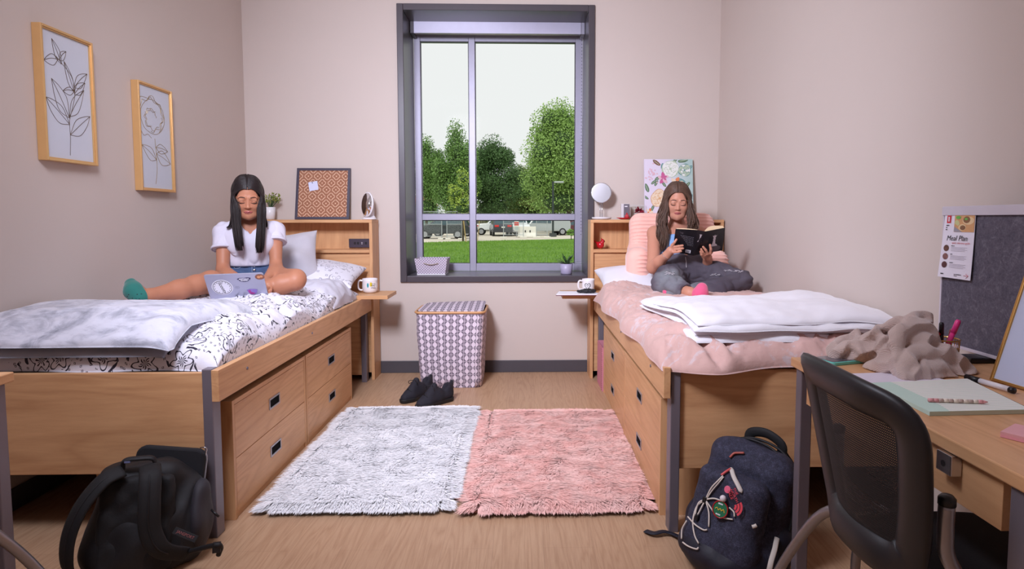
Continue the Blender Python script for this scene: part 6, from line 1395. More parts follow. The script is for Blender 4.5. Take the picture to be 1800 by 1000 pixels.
M_TYRE = plain('tyre_rubber', srgb(40, 40, 42), .8); M_RIM = plain('alloy_rim', srgb(170, 172, 176), .35, .6); M_CGLASS = plain('car_glass', srgb(60, 84, 92), .08, spec=.8); M_TAIL = plain('red_tail_light', srgb(206, 44, 40), .3); M_HEAD = plain('head_light', srgb(225, 226, 220), .15); M_TRIM = plain('dark_bumper', srgb(48, 48, 54), .6)
PROF = dict(suv=([(-2.3, .42), (-2.36, .95), (-2.22, 1.1), (-1.95, 1.62), (-.2, 1.74), (.35, 1.7), (1.1, 1.14), (2.05, 1.0), (2.3, .78), (2.32, .4)], [(-1.95, 1.14), (-1.8, 1.56), (.25, 1.62), (.92, 1.16)], 1.36),
            pickup=([(-2.7, .55), (-2.72, 1.1), (-.95, 1.1), (-.85, 1.78), (-.2, 1.88), (.55, 1.84), (1.15, 1.2), (2.45, 1.12), (2.66, .85), (2.66, .5)], [(-.8, 1.2), (-.72, 1.72), (.48, 1.75), (.98, 1.22)], 1.75),
            van=([(-2.45, .42), (-2.5, 1.1), (-2.38, 1.95), (.9, 2.02), (1.25, 1.9), (1.85, 1.2), (2.5, 1.02), (2.62, .42)], [(-.4, 1.22), (-.4, 1.8), (1.1, 1.82), (1.62, 1.24)], 1.6),
            sedan=([(-2.2, .4), (-2.28, .88), (-1.7, .98), (-1.0, 1.42), (.3, 1.46), (1.15, 1.0), (2.1, .84), (2.26, .42)], [(-1.25, 1.0), (-.9, 1.36), (.25, 1.39), (.9, 1.02)], 1.36))
def vehicle(name, label, kind, u, Y, yaw, paint, dx=0.0, cat='car'):
    prof, glass, wb = PROF[kind]; t = thing(name, label, cat, (0, 0, 0), local=True); hw = .92
    def y_at(z): return hw*(1-.16*max(0, z-1.05)/.7)
    n = len(prof); V = [(x, -y_at(z), z) for x, z in prof]+[(x, y_at(z), z) for x, z in prof]
    obj('bodywork', (np.array(V), [tuple(range(n)), tuple(range(2*n-1, n-1, -1))]+[(i, n+i, n+(i+1) % n, (i+1) % n) for i in range(n)]), paint, t, bevel=.06)
    for s in (-1, 1):
        V = [(x, s*(y_at(z)+.012), z) for x, z in glass]+[(x, s*(y_at(z)-.02), z) for x, z in glass]; obj('side_window', (np.array(V), [(0, 1, 2, 3), (7, 6, 5, 4), (0, 4, 5, 1), (1, 5, 6, 2), (2, 6, 7, 3), (3, 7, 4, 0)]), M_CGLASS, t)
        for wx in (-wb*1.0, wb*1.0): 
            R = rot('X', pi/2); w_ = obj('wheel', MB().lathe((wx, s*(hw-.09)+.11, .36), [(0, 0), (.36, .01), (.37, .11), (.36, .21), (0, .22)], 22, R), M_TYRE, t, smooth=True)
            obj('rim', MB().lathe((wx, s*(hw+.022), .36), [(0, -.012), (.23, -.006), (.24, .006), (0, .012)], 10, R), M_RIM, w_)
    def band(x0, z0, x1, z1, mat, nm, wk=.86):
        a, b = y_at(z0)*wk, y_at(z1)*wk; d = np.array([z1-z0, 0, -(x1-x0)]); d /= np.linalg.norm(d); d *= .012*(1 if d[0]*(x0+.01) >= 0 else -1); V = [np.array(p)+d for p in ((x0, -a, z0), (x0, a, z0), (x1, b, z1), (x1, -b, z1))]; obj(nm, (np.array(V+[v-d*2.5 for v in V]), [(0, 1, 2, 3), (7, 6, 5, 4), (0, 4, 5, 1), (1, 5, 6, 2), (2, 6, 7, 3), (3, 7, 4, 0)]), mat, t)
    fr = {'suv': (.42, 1.64, 1.02, 1.2), 'pickup': (.6, 1.78, 1.08, 1.27), 'van': (1.29, 1.84, 1.8, 1.26), 'sedan': (.38, 1.41, 1.06, 1.05)}[kind]; band(*fr, M_CGLASS, 'windshield')
    if kind in ('suv', 'sedan'): re_ = (-2.17, 1.18, -2.0, 1.55) if kind == 'suv' else (-1.6, 1.04, -1.08, 1.38); band(*re_, M_CGLASS, 'rear_window')
    xf, xr = max(p[0] for p in prof), min(p[0] for p in prof)
    for s in (-1, 1): obj('tail_light', MB().box(xr-.02, xr+.16, s*.6-.2, s*.6+.2, .88, 1.06), M_TAIL, t, bevel=.03); obj('head_light', MB().box(xf-.2, xf+.01, s*.66-.18, s*.66+.18, .74, .92), M_HEAD, t, bevel=.03)
    obj('bumper', MB().box(xf-.1, xf+.05, -.9, .9, .38, .62), M_TRIM if kind != 'pickup' else M_RIM, t, bevel=.03); obj('bumper', MB().box(xr-.05, xr+.1, -.9, .9, .38, .62), M_TRIM, t, bevel=.03); obj('grille', MB().box(xf-.05, xf+.025, -.42, .42, .66, .9), M_TRIM, t); obj('number_plate', MB().box(xr-.035, xr, -.16, .16, .8, .92), M_HEAD, t)
    t.location = (G_(u, Y)+dx, Y, GZ-.015); t.rotation_euler = (0, 0, yaw); return t
PB, PW, PS, PR, PN = plain('black_car_paint', srgb(44, 48, 54), .3, coat=.5), plain('white_car_paint', srgb(222, 226, 228), .3, coat=.5), plain('silver_car_paint', srgb(172, 178, 178), .35, .3), plain('dark_red_car_paint', srgb(96, 40, 52), .3, coat=.5), plain('charcoal_car_paint', srgb(52, 56, 66), .3, coat=.5)
vehicle('car', 'black car seen from the side behind the wire fence panels', 'suv', 778, 50.5, pi, PB)
vehicle('pickup_truck', 'white pickup truck right of the mullion, seen from the side', 'pickup', 847, 61.5, pi, PW, 1.75, 'truck')
vehicle('car', 'charcoal car with bright red tail lights seen from behind', 'suv', 880, 58.5, radians(98), PN)
vehicle('pickup_truck', 'white truck facing the window beside the car with red tail lights', 'pickup', 909, 59.5, radians(-82), PW, 0, 'truck')
vehicle('van', 'silver van parked behind the white plastic barrier', 'van', 957, 60, radians(197), PS, 0, 'van')
vehicle('car', 'dark red car at the right edge of the window', 'sedan', 1003, 62, radians(205), PR)
vehicle('car', 'dark car half hidden behind the window mullion', 'sedan', 797, 57, radians(180), PN)
# barrier, sign, fence panels, trailer, lamp, house
M_PLASTIC = plain('white_plastic', srgb(228, 226, 216), .5); bx0, bx1 = G_(910, 53), G_(942, 53); bt = thing('traffic_barrier', 'white water-filled plastic barrier in front of the silver van', 'barrier', ((bx0+bx1)/2, 53, GZ))
sec = [(-.3, 0), (.3, 0), (.3, .12), (.13, .42), (.11, .95), (-.11, .95), (-.13, .42), (-.3, .12)]; V = [(bx0, 53+y, GZ+z) for y, z in sec]+[(bx1, 53+y, GZ+z) for y, z in sec]; obj('barrier_body', (np.array(V), [tuple(range(7, -1, -1)), tuple(range(8, 16))]+[(i, (i+1) % 8, 8+(i+1) % 8, 8+i) for i in range(8)]), M_PLASTIC, bt, bevel=.02)
for k in (.42, .68): obj('forklift_slot', MB().box(bx0+(bx1-bx0)*k-.05, bx0+(bx1-bx0)*k+.05, 52.82, 52.9, GZ+.45, GZ+.62), M_TRIM, bt)
sx0, sx1 = G_(904, 52.5), G_(912, 52.5); z0, z1 = float(K(908, 406, 52.5)[2]), float(K(908, 389, 52.5)[2]); sg = thing('sign', 'small red and white notice on a post left of the plastic barrier', 'sign', ((sx0+sx1)/2, 52.5, GZ)); obj('sign_panel', MB().box(sx0, sx1, 52.48, 52.5, z0, z1), M_PLASTIC, sg); obj('red_band', MB().box(sx0, sx1, 52.47, 52.479, z1-.36, z1-.06), M_TAIL, sg); obj('post', MB().box((sx0+sx1)/2-.03, (sx0+sx1)/2+.03, 52.505, 52.55, GZ, z1), M_RIM, sg)
for k in range(3): obj('printed_line', MB().box(sx0+.04, sx1-.04, 52.47, 52.479, z0+.08+.11*k, z0+.12+.11*k), plain('sign_blue', srgb(120, 160, 176), .6), sg)
M_GALV = plain('galvanised_tube', srgb(176, 184, 186), .4, .5)
def mat_wire():
    t = NT('wire_fence_mesh'); x, y, z = t.xyz(t.coord()); p = t.m_('ADD', x, z); q = t.m_('SUBTRACT', x, z); f = lambda s: t.m_('LESS_THAN', t.m_('FRACT', t.m_('MULTIPLY', s, 12.0)), .05)
    w = t.m_('MAXIMUM', f(p), f(q)); t.color(srgb(176, 184, 186)); tr = t.n('ShaderNodeBsdfTransparent'); mx = t.n('ShaderNodeMixShader'); t.l(w, mx.inputs[0]); t.l(tr.outputs[0], mx.inputs[1]); t.l(t.b.outputs[0], mx.inputs[2]); t.l(mx.outputs[0], t.out.inputs[0]); return t.m
M_WIRE = mat_wire()
for ua, ub, lb in ((728, 776.5, 'left wire fence panel in front of the black car'), (785.5, 812, 'middle wire fence panel in front of the black car\'s rear wheel'), (885, 920, 'wire fence panel around the plastic barrier'), (943, 962, 'wire fence panel right of the plastic barrier')):
    Yf = 47.5 if ua < 860 else 51.6; xa, xb = G_(ua, Yf), G_(ub, Yf); zt = GZ+(2.2 if ua < 860 else 1.85); f = thing('fence_panel', lb, 'fence', ((xa+xb)/2, Yf, GZ), 'temporary fence panels')
    for x in (xa, xb): obj('fence_post', MB().tube([(x, Yf, GZ), (x, Yf, zt)], .03, 6), M_GALV, f)
    for z in (zt, GZ+.25, GZ+1.2): obj('rail', MB().tube([(xa, Yf, z), (xb, Yf, z)], .022, 6), M_GALV, f)
    obj('wire_mesh', MB().box(xa, xb, Yf-.004, Yf+.004, GZ+.25, zt), M_WIRE, f)
    for x in (xa, xb): obj('foot', MB().box(x-.3, x+.3, Yf-.12, Yf+.12, GZ, GZ+.1), M_PLASTIC, f, bevel=.02)
ta, tb = G_(783, 86), G_(891, 86); tz = float(K(850, 365.5, 86)[2]); tr_ = thing('trailer', 'long white ribbed storage trailer behind the parked cars', 'trailer', ((ta+tb)/2, 88, GZ)); obj('trailer_body', MB().box(ta, tb, 86.2, 89, GZ+.5, tz), plain('trailer_white', srgb(226, 222, 200), .6), tr_)
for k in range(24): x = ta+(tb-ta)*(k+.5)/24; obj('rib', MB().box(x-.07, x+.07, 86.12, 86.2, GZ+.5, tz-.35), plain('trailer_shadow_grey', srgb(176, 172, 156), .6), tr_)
obj('top_rail', MB().box(ta, tb, 86.1, 86.2, tz-.2, tz), MATS['trailer_white'], tr_)
for k in (.15, .85): obj('wheel', MB().lathe((ta+(tb-ta)*k, 86.5, GZ+.45), [(0, 0), (.45, 0), (.45, .3), (0, .3)], 14, rot('X', pi/2)), M_TYRE, tr_)
lx = G_(972, 55); lz = float(K(972, 319, 55)[2]); lp = thing('street_lamp', 'slim dark street lamp standing at the edge of the lawn', 'lamp', (lx, 55, GZ)); M_POLE = plain('dark_green_pole', srgb(44, 54, 54), .5)
obj('pole', MB().box(lx-.09, lx+.09, 54.91, 55.09, GZ+.3, lz), M_POLE, lp); obj('concrete_base', MB().lathe((lx, 55, GZ), [(.34, 0), (.34, .32), (0, .33)], 16), plain('lamp_base_grey', srgb(70, 74, 74), .8), lp); obj('lamp_head', MB().box(lx+.1, lx+.98, 54.8, 55.2, lz-.14, lz+.02), plain('pale_lamp_head', srgb(170, 178, 176), .4), lp, bevel=.04)
ux = G_(958.5, 78); tag(obj('utility_post', MB().tube([(ux, 78, GZ), (ux, 78, float(K(958, 340, 78)[2]))], .13, 8), M_POLE), 'thin distant post left of the street lamp', 'post')
ha, hb_ = G_(725, 100), G_(762, 100); hz = float(K(745, 361, 100)[2]); hr_ = float(K(745, 344, 100)[2]); hs_ = thing('house', 'distant house with a brick gable at the left edge of the window', 'house', ((ha+hb_)/2, 102, GZ)); obj('wall', MB().box(ha, hb_, 100, 106, GZ, hz), plain('teal_siding', srgb(112, 136, 138), .8), hs_)
obj('roof', MB().prism([(0, 0), (hb_-ha+.4, 0), ((hb_-ha)*.62, hr_-hz), ((hb_-ha)*.1, hr_-hz)], (ha-.2, 106, hz), EX, EZ, 6.3), plain('brick_red_roof', srgb(168, 108, 92), .8), hs_)
# ================================================================== things on the right desk
DZ = 0.7505
D = lambda u, v, z=DZ: KZ(u, v, z)
NY = -EY
def mat_felt():
    t = NT('charcoal_felt'); v = t.coord(); f = t.m_('ADD', t.m_('MULTIPLY', t.noise(v, 38, 5, .7, 1.2), .6), t.m_('MULTIPLY', t.noise(v, 190, 4, .7), .4)); t.color(t.ramp(f, [(.35, srgb(72, 68, 82)), (.55, srgb(98, 93, 106)), (.72, srgb(134, 128, 140))])); t.set(.95); t.bump(f, .2, .002); return t.m
tb0 = KX(1657, 364, 1.32); BY0, BY1 = 1.12, 1.848; tk_ = thing('tack_board', 'charcoal felt tack board with a white top rail standing on the right desk', 'tack board', (1.33, 1.5, DZ))
obj('felt_panel', MB().box(1.3205, 1.342, BY0, BY1-.006, .775, 1.168), mat_felt(), tk_); M_RAIL = plain('white_aluminium_rail', srgb(206, 200, 212), .35, .2)
obj('top_rail', MB().box(1.312, 1.346, BY0, BY1, 1.168, 1.196), M_RAIL, tk_, bevel=.002); obj('bottom_rail', MB().box(1.316, 1.344, BY0, BY1, .766, .775), M_RAIL, tk_, bevel=.001); obj('end_rail', MB().box(1.317, 1.344, BY1-.006, BY1, .775, 1.168), M_RAIL, tk_)
for y in (1.66, 1.2): obj('foot', MB().box(1.26, 1.40, y-.03, y+.03, DZ, .7655), M_BLACK, tk_, bevel=.003)
# poster
pz = thing('poster', 'white meal plan poster with a food photo pinned to the charcoal tack board', 'poster', (1.318, 1.75, .98))
pTL, pTR, pBL, pBR = KX(1662, 375.5, 1.316), KX(1716, 374, 1.316), KX(1650.5, 485.5, 1.309), KX(1708, 493.5, 1.316)
PWd = np.linalg.norm(pTR-pTL); PH = np.linalg.norm(pTL-pBL); pr_ = (pTR-pTL)/PWd; pu_ = (pTL-pBL); pu_ -= pr_*(pu_ @ pr_); pu_ /= np.linalg.norm(pu_); pn = np.cross(pr_, pu_); po = pBL
def PP(a, b): return (pBL*(1-a)+pBR*a)*(1-b)+(pTL*(1-a)+pTR*a)*b
m = MB(); N_ = 8; V = [PP(i/N_, j/N_)+pn*(.0006+.004*((1-j/N_)**2)) for i in range(N_+1) for j in range(N_+1)]; m.add(V, [(i*9+j, (i+1)*9+j, (i+1)*9+j+1, i*9+j+1) for i in range(N_) for j in range(N_)])
V = [v-pn*.0006 for v in V]; m.add(V, [(i*9+j+1, (i+1)*9+j+1, (i+1)*9+j, i*9+j) for i in range(N_) for j in range(N_)]); obj('sheet', m, plain('poster_paper', srgb(226, 222, 234), .6, var=.01), pz)
o_ = lambda a, b, e=.0009: PP(a, b)+pn*(e+.0008+.004*((1-b)**2))
def ppoly(pts, e=.0009): return [o_(a, b, e) for a, b in pts]
def flat(name, polys, mat, e=.0009, label=None):
    m = MB()
    for P in polys: V = ppoly(P, e); m.add(V, [tuple(range(len(V)))])
    return obj(name, m, mat, pz, label=label)
rc = lambda a, b, c, d: [(a, b), (c, b), (c, d), (a, d)]
el = lambda a, b, ra, rb, n=18, f=1: [(a+ra*cos(2*pi*k/n), b+rb*sin(2*pi*k/n)) for k in range(n)]
flat('logo_block', [rc(.10, .85, .235, 1.0)], plain('poster_red', srgb(196, 44, 60), .6)); ph = flat('food_photo', [rc(.355, .715, .99, 1.0)], plain('wood_board_photo', srgb(206, 156, 108), .6, var=.15, vscale=40))
def sub(name, polys, mat, e):
    m = MB()
    for P in polys: V = ppoly(P, e); m.add(V, [tuple(range(len(V)))])
    return obj(name, m, mat, ph)
sub('grey_cloth', [[(.36, .717), (.62, .717), (.36, .80)]], plain('photo_grey', srgb(150, 146, 156), .6), .0012); sub('wrap', [el(.8, .885, .18, .06), el(.62, .785, .12, .05)], plain('photo_wrap', srgb(226, 196, 152), .6, var=.2, vscale=80), .0014); sub('wrap_filling', [el(.75, .9, .11, .05), el(.64, .78, .085, .036)], plain('photo_filling', srgb(132, 92, 62), .6, var=.4, vscale=160), .0017); sub('lettuce', [el(.48, .935, .08, .025), el(.73, .91, .05, .018)], plain('photo_green', srgb(104, 176, 76), .6), .0019); sub('cucumber', [el(.44, .86, .07, .035), el(.48, .84, .05, .03)], plain('photo_pale_green', srgb(196, 196, 140), .6), .0016)
m = MB(); bars(m, o_(.168, .925, .0012), pu_, -pr_, PH*.1, PH*.028, 1, .01, 5); obj('logo_lettering', m, M_PAPER, pz)
m = MB()
for k in range(3): bars(m, o_(.16-.02*k, .815-.033*k), pr_, pu_, PWd*(.13-.03*k), PH*.013, 1, .01, 2, k)
letter(m, 'Meal Plan', PH*.115, o_(.48, .615), pr_, pu_, shear=.25)
for k in range(3): bars(m, o_(.40, .50-.13*k), pr_, pu_, PWd*.15, PH*.009, 1, .01, 2, k)
bars(m, o_(.15, .055), pr_, pu_, PWd*.13, PH*.016, 1, .01, 2, 2); bars(m, o_(.62, .065), pr_, pu_, PWd*.24, PH*.009, 2, PH*.022, 3, 4); obj('poster_lettering', m, M_INK, pz)
m = MB(); letter(m, 'quick reference guide', PH*.043, o_(.62, .545), pr_, pu_); obj('red_lettering', m, MATS['poster_red'], pz, label='red lettering')
flat('text_line', [rc(.33, .475-.13*k-.018*j, .33+.5*(1-.12*(j % 2)), .479-.13*k-.018*j) for k in range(3) for j in range(4)], plain('grey_print', srgb(160, 154, 168), .7))
for k, c in enumerate(((96, 62, 52), (128, 88, 84), (84, 44, 48))): flat('round_photo', [el(.17, .46-.13*k, .085, .05, 20)], plain('round_photo_%s' % 'abc'[k], srgb(*c), .6, var=.6, vscale=120))
m = MB(); m.tube([o_(.80, .06), o_(.93, .06)], .0006, 4); m.tube([o_(.86, .09), o_(.94, .06), o_(.87, .025)], .0006, 4); obj('arrow', m, MATS['poster_red'], pz); 

# framed whiteboard
wbl = D(1742, 668); wtop = K(1796, 458, wbl[1]+.035); r_ = np.array([.11, -1, 0]); r_ /= np.linalg.norm(r_); u_ = wtop-wbl; u_ -= r_*(u_ @ r_); WH = np.linalg.norm(u_); u_ /= WH; WW = .30; wn = np.cross(r_, u_)
wbd = thing('whiteboard', 'small whiteboard in a thin gold frame leaning at the right edge of the desk', 'whiteboard', wbl); obj('frame', frame_on(wbl, r_, u_, WW, WH, .007, -.008, .006), M_GOLD, wbd, bevel=.001); obj('board_face', slab_on(wbl, r_, u_, .007, WW-.007, .007, WH-.007, -.006, .001), plain('pale_blue_white_board', srgb(196, 204, 228), .25, var=.03, vscale=8), wbd)

# pen cup
pcx = D(1656, 640); pcx[2] = DZ; cup = thing('pen_cup', 'gold wire pen cup behind the cardigan, next to the tack board', 'pen cup', pcx); r0, h0 = .039, .072; m = MB()
for k in range(34): a = 2*pi*k/34; m.tube([pcx+[r0*.92*cos(a), r0*.92*sin(a), .002], pcx+[r0*cos(a), r0*sin(a), h0]], .0010, 5)
obj('wire_sides', m, M_GOLD, cup); m = MB()
for z, r in ((.002, r0*.92), (h0*.62, r0*.97), (h0, r0)): obj('wire_ring', MB().loop([pcx+[r*cos(a), r*sin(a), z] for a in np.linspace(0, 2*pi, 36)[:-1]], .0016 if z < h0 else .0022, 6), M_GOLD, cup)
obj('cup_base', MB().lathe(pcx, [(r0*.9, .0006), (r0*.9, .002), (0, .002)], 30), M_GOLD, cup)
for nm, lb, ct, dx, dy, tx, ty, L, r, c in (('marker_pen', 'black marker standing in the gold pen cup', 'pen', -.006, .0, -.004, .004, .118, .0058, (30, 28, 34)), ('highlighter', 'hot pink highlighter leaning right in the gold pen cup', 'highlighter', -.012, -.006, .030, -.016, .128, .0066, (232, 60, 140)), ('red_pen', 'dark red pen at the back right of the gold pen cup', 'pen', .014, .008, .026, .004, .098, .005, (150, 30, 48)), ('red_pen', 'short red pen at the left of the gold pen cup', 'pen', -.016, .008, -.018, .004, .094, .0055, (158, 34, 50)), ('silver_pen', 'thin grey pen inside the gold pen cup', 'pen', .008, -.014, .012, -.012, .086, .0035, (150, 146, 152))):
    p0, p1 = pcx+[dx, dy, .004], pcx+[tx, ty, L]; t = thing(nm, lb, ct, p0); mt = plain('pen_%d_%d_%d' % c, srgb(*c), .35); q = p0+(p1-p0)*.7
    obj('barrel', MB().tube([p0, q], r, 10), mt, t, smooth=True); obj('cap', MB().tube([q, p1-(p1-p0)*.04, p1], [r*1.12, r*1.08, r*.7], 10), mt, t, smooth=True)
sc = thing('scissors', 'red-handled scissors hanging over the left rim of the gold pen cup', 'scissors', pcx+[-.03, 0, .02]); a, b = K(1627, 590, pcx[1]), K(1652, 588, pcx[1]); obj('handle', MB().tube(catmull([b+EZ*.0, K(1645, 583, pcx[1]), K(1632, 583.5, pcx[1]), K(1626, 592, pcx[1]), K(1630, 600, pcx[1]), K(1640, 599, pcx[1])], 6), .0036, 8), M_RED, sc, smooth=True); obj('blades', MB().tube([K(1646, 590, pcx[1]), pcx+[.0, .0, .006]], .0034, 6), M_CHROME, sc)

# cardigan
def mat_knit():
    t = NT('taupe_rib_knit'); v = t.coord(); n = t.noise(v, 6, 3); t.color(t.mix(n, srgb(188, 166, 158), srgb(204, 184, 177))); t.set(.95, sheen=.4)
    w = t.n('ShaderNodeTexWave', wave_type='BANDS', bands_direction='DIAGONAL'); t.l(v, w.inputs['Vector']); w.inputs['Scale'].default_value = 120; w.inputs['Distortion'].default_value = 14; w.inputs['Detail'].default_value = 1; w.inputs['Detail Scale'].default_value = .25
    t.bump(t.m_('ADD', w.outputs[0], t.m_('MULTIPLY', t.noise(v, 160, 3), 2.5)), .35, .003); return t.m
sd = SDF((.80, 1.40, DZ-.01), (1.26, 1.80, .93), .0032)
def roll(pts, k=.006): P = [K(u, v, Y) for u, v, Y, r in pts]; sd.chain(catmull(P, 4), list(np.interp(np.linspace(0, len(pts)-1, (len(pts)-1)*4+1), range(len(pts)), [p[3] for p in pts])), k)
roll([(1480, 622, 1.69, .022), (1520, 618, 1.65, .036), (1565, 612, 1.62, .05), (1605, 605, 1.60, .05), (1632, 616, 1.60, .03)], .008)
roll([(1530, 645, 1.58, .022), (1560, 645, 1.55, .03), (1572, 620, 1.56, .032)], .008)
roll([(1582, 655, 1.50, .012), (1574, 625, 1.52, .015), (1578, 590, 1.54, .016), (1595, 572, 1.56, .017), (1618, 573, 1.57, .016), (1632, 590, 1.58, .015), (1634, 612, 1.585, .013)])
roll([(1486, 612, 1.70, .014), (1500, 596, 1.69, .015), (1508, 585, 1.68, .011), (1503, 600, 1.66, .012)]); roll([(1462, 622, 1.70, .010), (1472, 606, 1.70, .012), (1492, 594, 1.70, .012)]); roll([(1466, 626, 1.67, .009), (1482, 612, 1.66, .012), (1500, 608, 1.65, .014), (1512, 614, 1.62, .014)])
roll([(1584, 567, 1.60, .012), (1602, 560, 1.60, .012), (1622, 556, 1.61, .010), (1629, 558, 1.61, .009), (1622, 570, 1.60, .012), (1606, 574, 1.59, .014)])
roll([(1545, 582, 1.63, .014), (1568, 575, 1.60, .016), (1590, 568, 1.59, .016)]); roll([(1520, 600, 1.65, .016), (1545, 590, 1.61, .018), (1552, 620, 1.58, .018), (1560, 650, 1.55, .015)])
roll([(1588, 662, 1.475, .013), (1596, 640, 1.49, .017), (1610, 622, 1.51, .018), (1640, 620, 1.53, .020), (1668, 630, 1.54, .022), (1690, 644, 1.54, .02), (1706, 656, 1.53, .014), (1690, 664, 1.51, .014), (1650, 666, 1.49, .018), (1610, 668, 1.47, .015), (1590, 664, 1.47, .012)])
roll([(1605, 655, 1.48, .018), (1640, 650, 1.51, .026), (1675, 654, 1.52, .02)], .008); roll([(1612, 634, 1.51, .012), (1624, 648, 1.49, .013), (1616, 662, 1.475, .012)], .006); roll([(1600, 596, 1.55, .02), (1618, 600, 1.55, .02), (1612, 625, 1.53, .02), (1590, 630, 1.53, .018)], .01)
fo = waves(120, 12, 9, 20); fo2 = waves(121, 8, 5, 10); sd.displace(lambda x, y, z: .009*(np.abs(fo(x, y, z))-.6)+.003*fo2(x, y, z)); sd.plane((0, 0, DZ+.0005), (0, 0, -1))
cg = obj('cardigan', sd.mesh(), mat_knit(), smooth=True); tag(cg, 'crumpled taupe ribbed cardigan heaped on the right desk', 'cardigan')
# phone
a, b, c = D(1429, 633), D(1462, 643), D(1492, 627); pr2 = b-a; PL = .074; pr2 /= np.linalg.norm(pr2); pu2 = np.array([-pr2[1], pr2[0], 0]); m = MB(); ptn = thing('phone', 'phone in a turquoise case lying beside the cardigan', 'phone', a)
obj('case', MB().prism(rrect(0, PL, 0, .15, .012), a, pr2, pu2, .0095), plain('turquoise_case', srgb(112, 206, 196), .35), ptn, bevel=.002); obj('screen', MB().prism(rrect(.004, PL-.004, .004, .146, .009), a+EZ*.0096, pr2, pu2, .001), plain('dark_phone_screen', srgb(92, 90, 98), .15), ptn)
fdir = np.cross(pr2, EZ)
for k, w_ in ((.02, .012), (.037, .009), (.054, .012)): obj('port', MB().prism([(k-w_/2, .0035), (k+w_/2, .0035), (k+w_/2, .0065), (k-w_/2, .0065)], a+fdir*.0004, pr2, EZ, .0003), M_INK, ptn)
# notebook, loose page, pen, sticky pad, marker
def mat_pad():
    t = NT('mint_lined_paper'); x, y, _ = t.xyz(t.coord('UV')); mar = t.m_('LESS_THAN', x, .20); ln_ = t.m_('LESS_THAN', t.m_('FRACT', t.m_('MULTIPLY', y, 24.0)), .3); t.color(t.mix(mar, t.mix(ln_, srgb(232, 232, 226), srgb(198, 214, 200)), srgb(190, 216, 204))); t.set(.8); return t.m
n0, n1, n2, n3 = D(1634, 731), D(1812, 727), D(1700, 671.5), D(1531, 679)
pad = thing('notepad', 'mint green lined notepad on the right desk, a striped pen on it', 'notepad', (n0+n2)/2); th = .009; P = [n0, n1, n2, n3]
obj('pad_sheets', (np.array([p+EZ*th for p in P]+P), [(0, 1, 2, 3), (7, 6, 5, 4), (0, 4, 5, 1), (1, 5, 6, 2), (2, 6, 7, 3), (3, 7, 4, 0)], None, [(0, 0), (1, 0), (1, 1), (0, 1)]*2), mat_pad(), pad)
m = MB(); g = np.random.RandomState(6)
sm = [plain('binding_%d' % k, srgb(*c), .7) for k, c in enumerate(((190, 110, 130), (110, 140, 170), (120, 100, 140), (150, 180, 160)))]
for k in range(60):
    s = k/60; p = n2+(n1-n2)*s; q = n2+(n1-n2)*(s+1/60); w_ = (n2-n3)/np.linalg.norm(n2-n3)*.012; m.cur = g.randint(4); m.add([p+EZ*(th+.0006), q+EZ*(th+.0006), q+w_+EZ*(th*.3), p+w_+EZ*(th*.3)], [(0, 3, 2, 1)])
obj('patterned_binding', m, sm, pad)
w0, w1_, w2_, w3_ = D(1490, 658.5), D(1540, 684), D(1690, 676), D(1600, 655); ws = MB(); P = [w0, w1_, w2_, w3_]; ws.add([p+EZ*.003 for p in P]+[p+EZ*.0002 for p in P], [(0, 1, 2, 3), (7, 6, 5, 4), (0, 4, 5, 1), (1, 5, 6, 2), (2, 6, 7, 3), (3, 7, 4, 0)])
lo_ = thing('notebook', 'white covered notebook under the mint notepad and the cardigan', 'notebook', (w0+w2_)/2); obj('cover', ws, plain('lilac_white_cover', srgb(222, 216, 230), .6), lo_); obj('red_edge', MB().tube([w0+EZ*.0006, w1_+EZ*.0006], .0012, 5), M_RED, lo_)
a, b = D(1632, 703, DZ+th+.0045), D(1736, 706.5, DZ+th+.0045); pn_ = thing('pen', 'pink and cream striped pen lying on the mint notepad', 'pen', a); N_ = 12
for k in range(N_): p, q = a+(b-a)*k/N_, a+(b-a)*(k+1)/N_; c = (226, 158, 160) if k in (0, 1, 10, 11) else ((236, 222, 206) if k % 2 else (190, 168, 158)); obj('pen_band', MB().tube([p, q], [.0042, .0042] if k < 11 else [.0042, .0012], 12), plain('pen_band_%d_%d' % c[:2], srgb(*c), .4), pn_, smooth=True)
s0 = D(1758, 768); q1 = np.array([.55, -.83, 0]); q1 /= np.linalg.norm(q1); q2 = np.array([.83, .55, 0]); st_ = thing('sticky_notes', 'pad of pink sticky notes at the right edge of the desk', 'sticky notes', s0); 
for k in range(3): obj('note_sheet_block', MB().prism([(0, 0), (.076, 0), (.076, .076), (0, .076)], s0+EZ*(.0035*k+.0003), q1, q2, .0034), plain('pink_note_%d' % k, srgb(232-4*k, 158+4*k, 170), .7), st_)
a, b = D(1707, 665, DZ+.0075), D(1783, 687, DZ+.0075); mk = thing('dry_erase_marker', 'white and black dry erase marker lying in front of the gold-framed whiteboard', 'marker', a)
obj('cap', MB().tube([a-(b-a)*.12, a+(b-a)*.22], .0078, 12), M_BLACK, mk, smooth=True); obj('barrel', MB().tube([a+(b-a)*.22, a+(b-a)*.9], .007, 12), M_WHITE, mk, smooth=True); obj('end_plug', MB().tube([a+(b-a)*.9, b], .0072, 12), M_BLACK, mk, smooth=True)

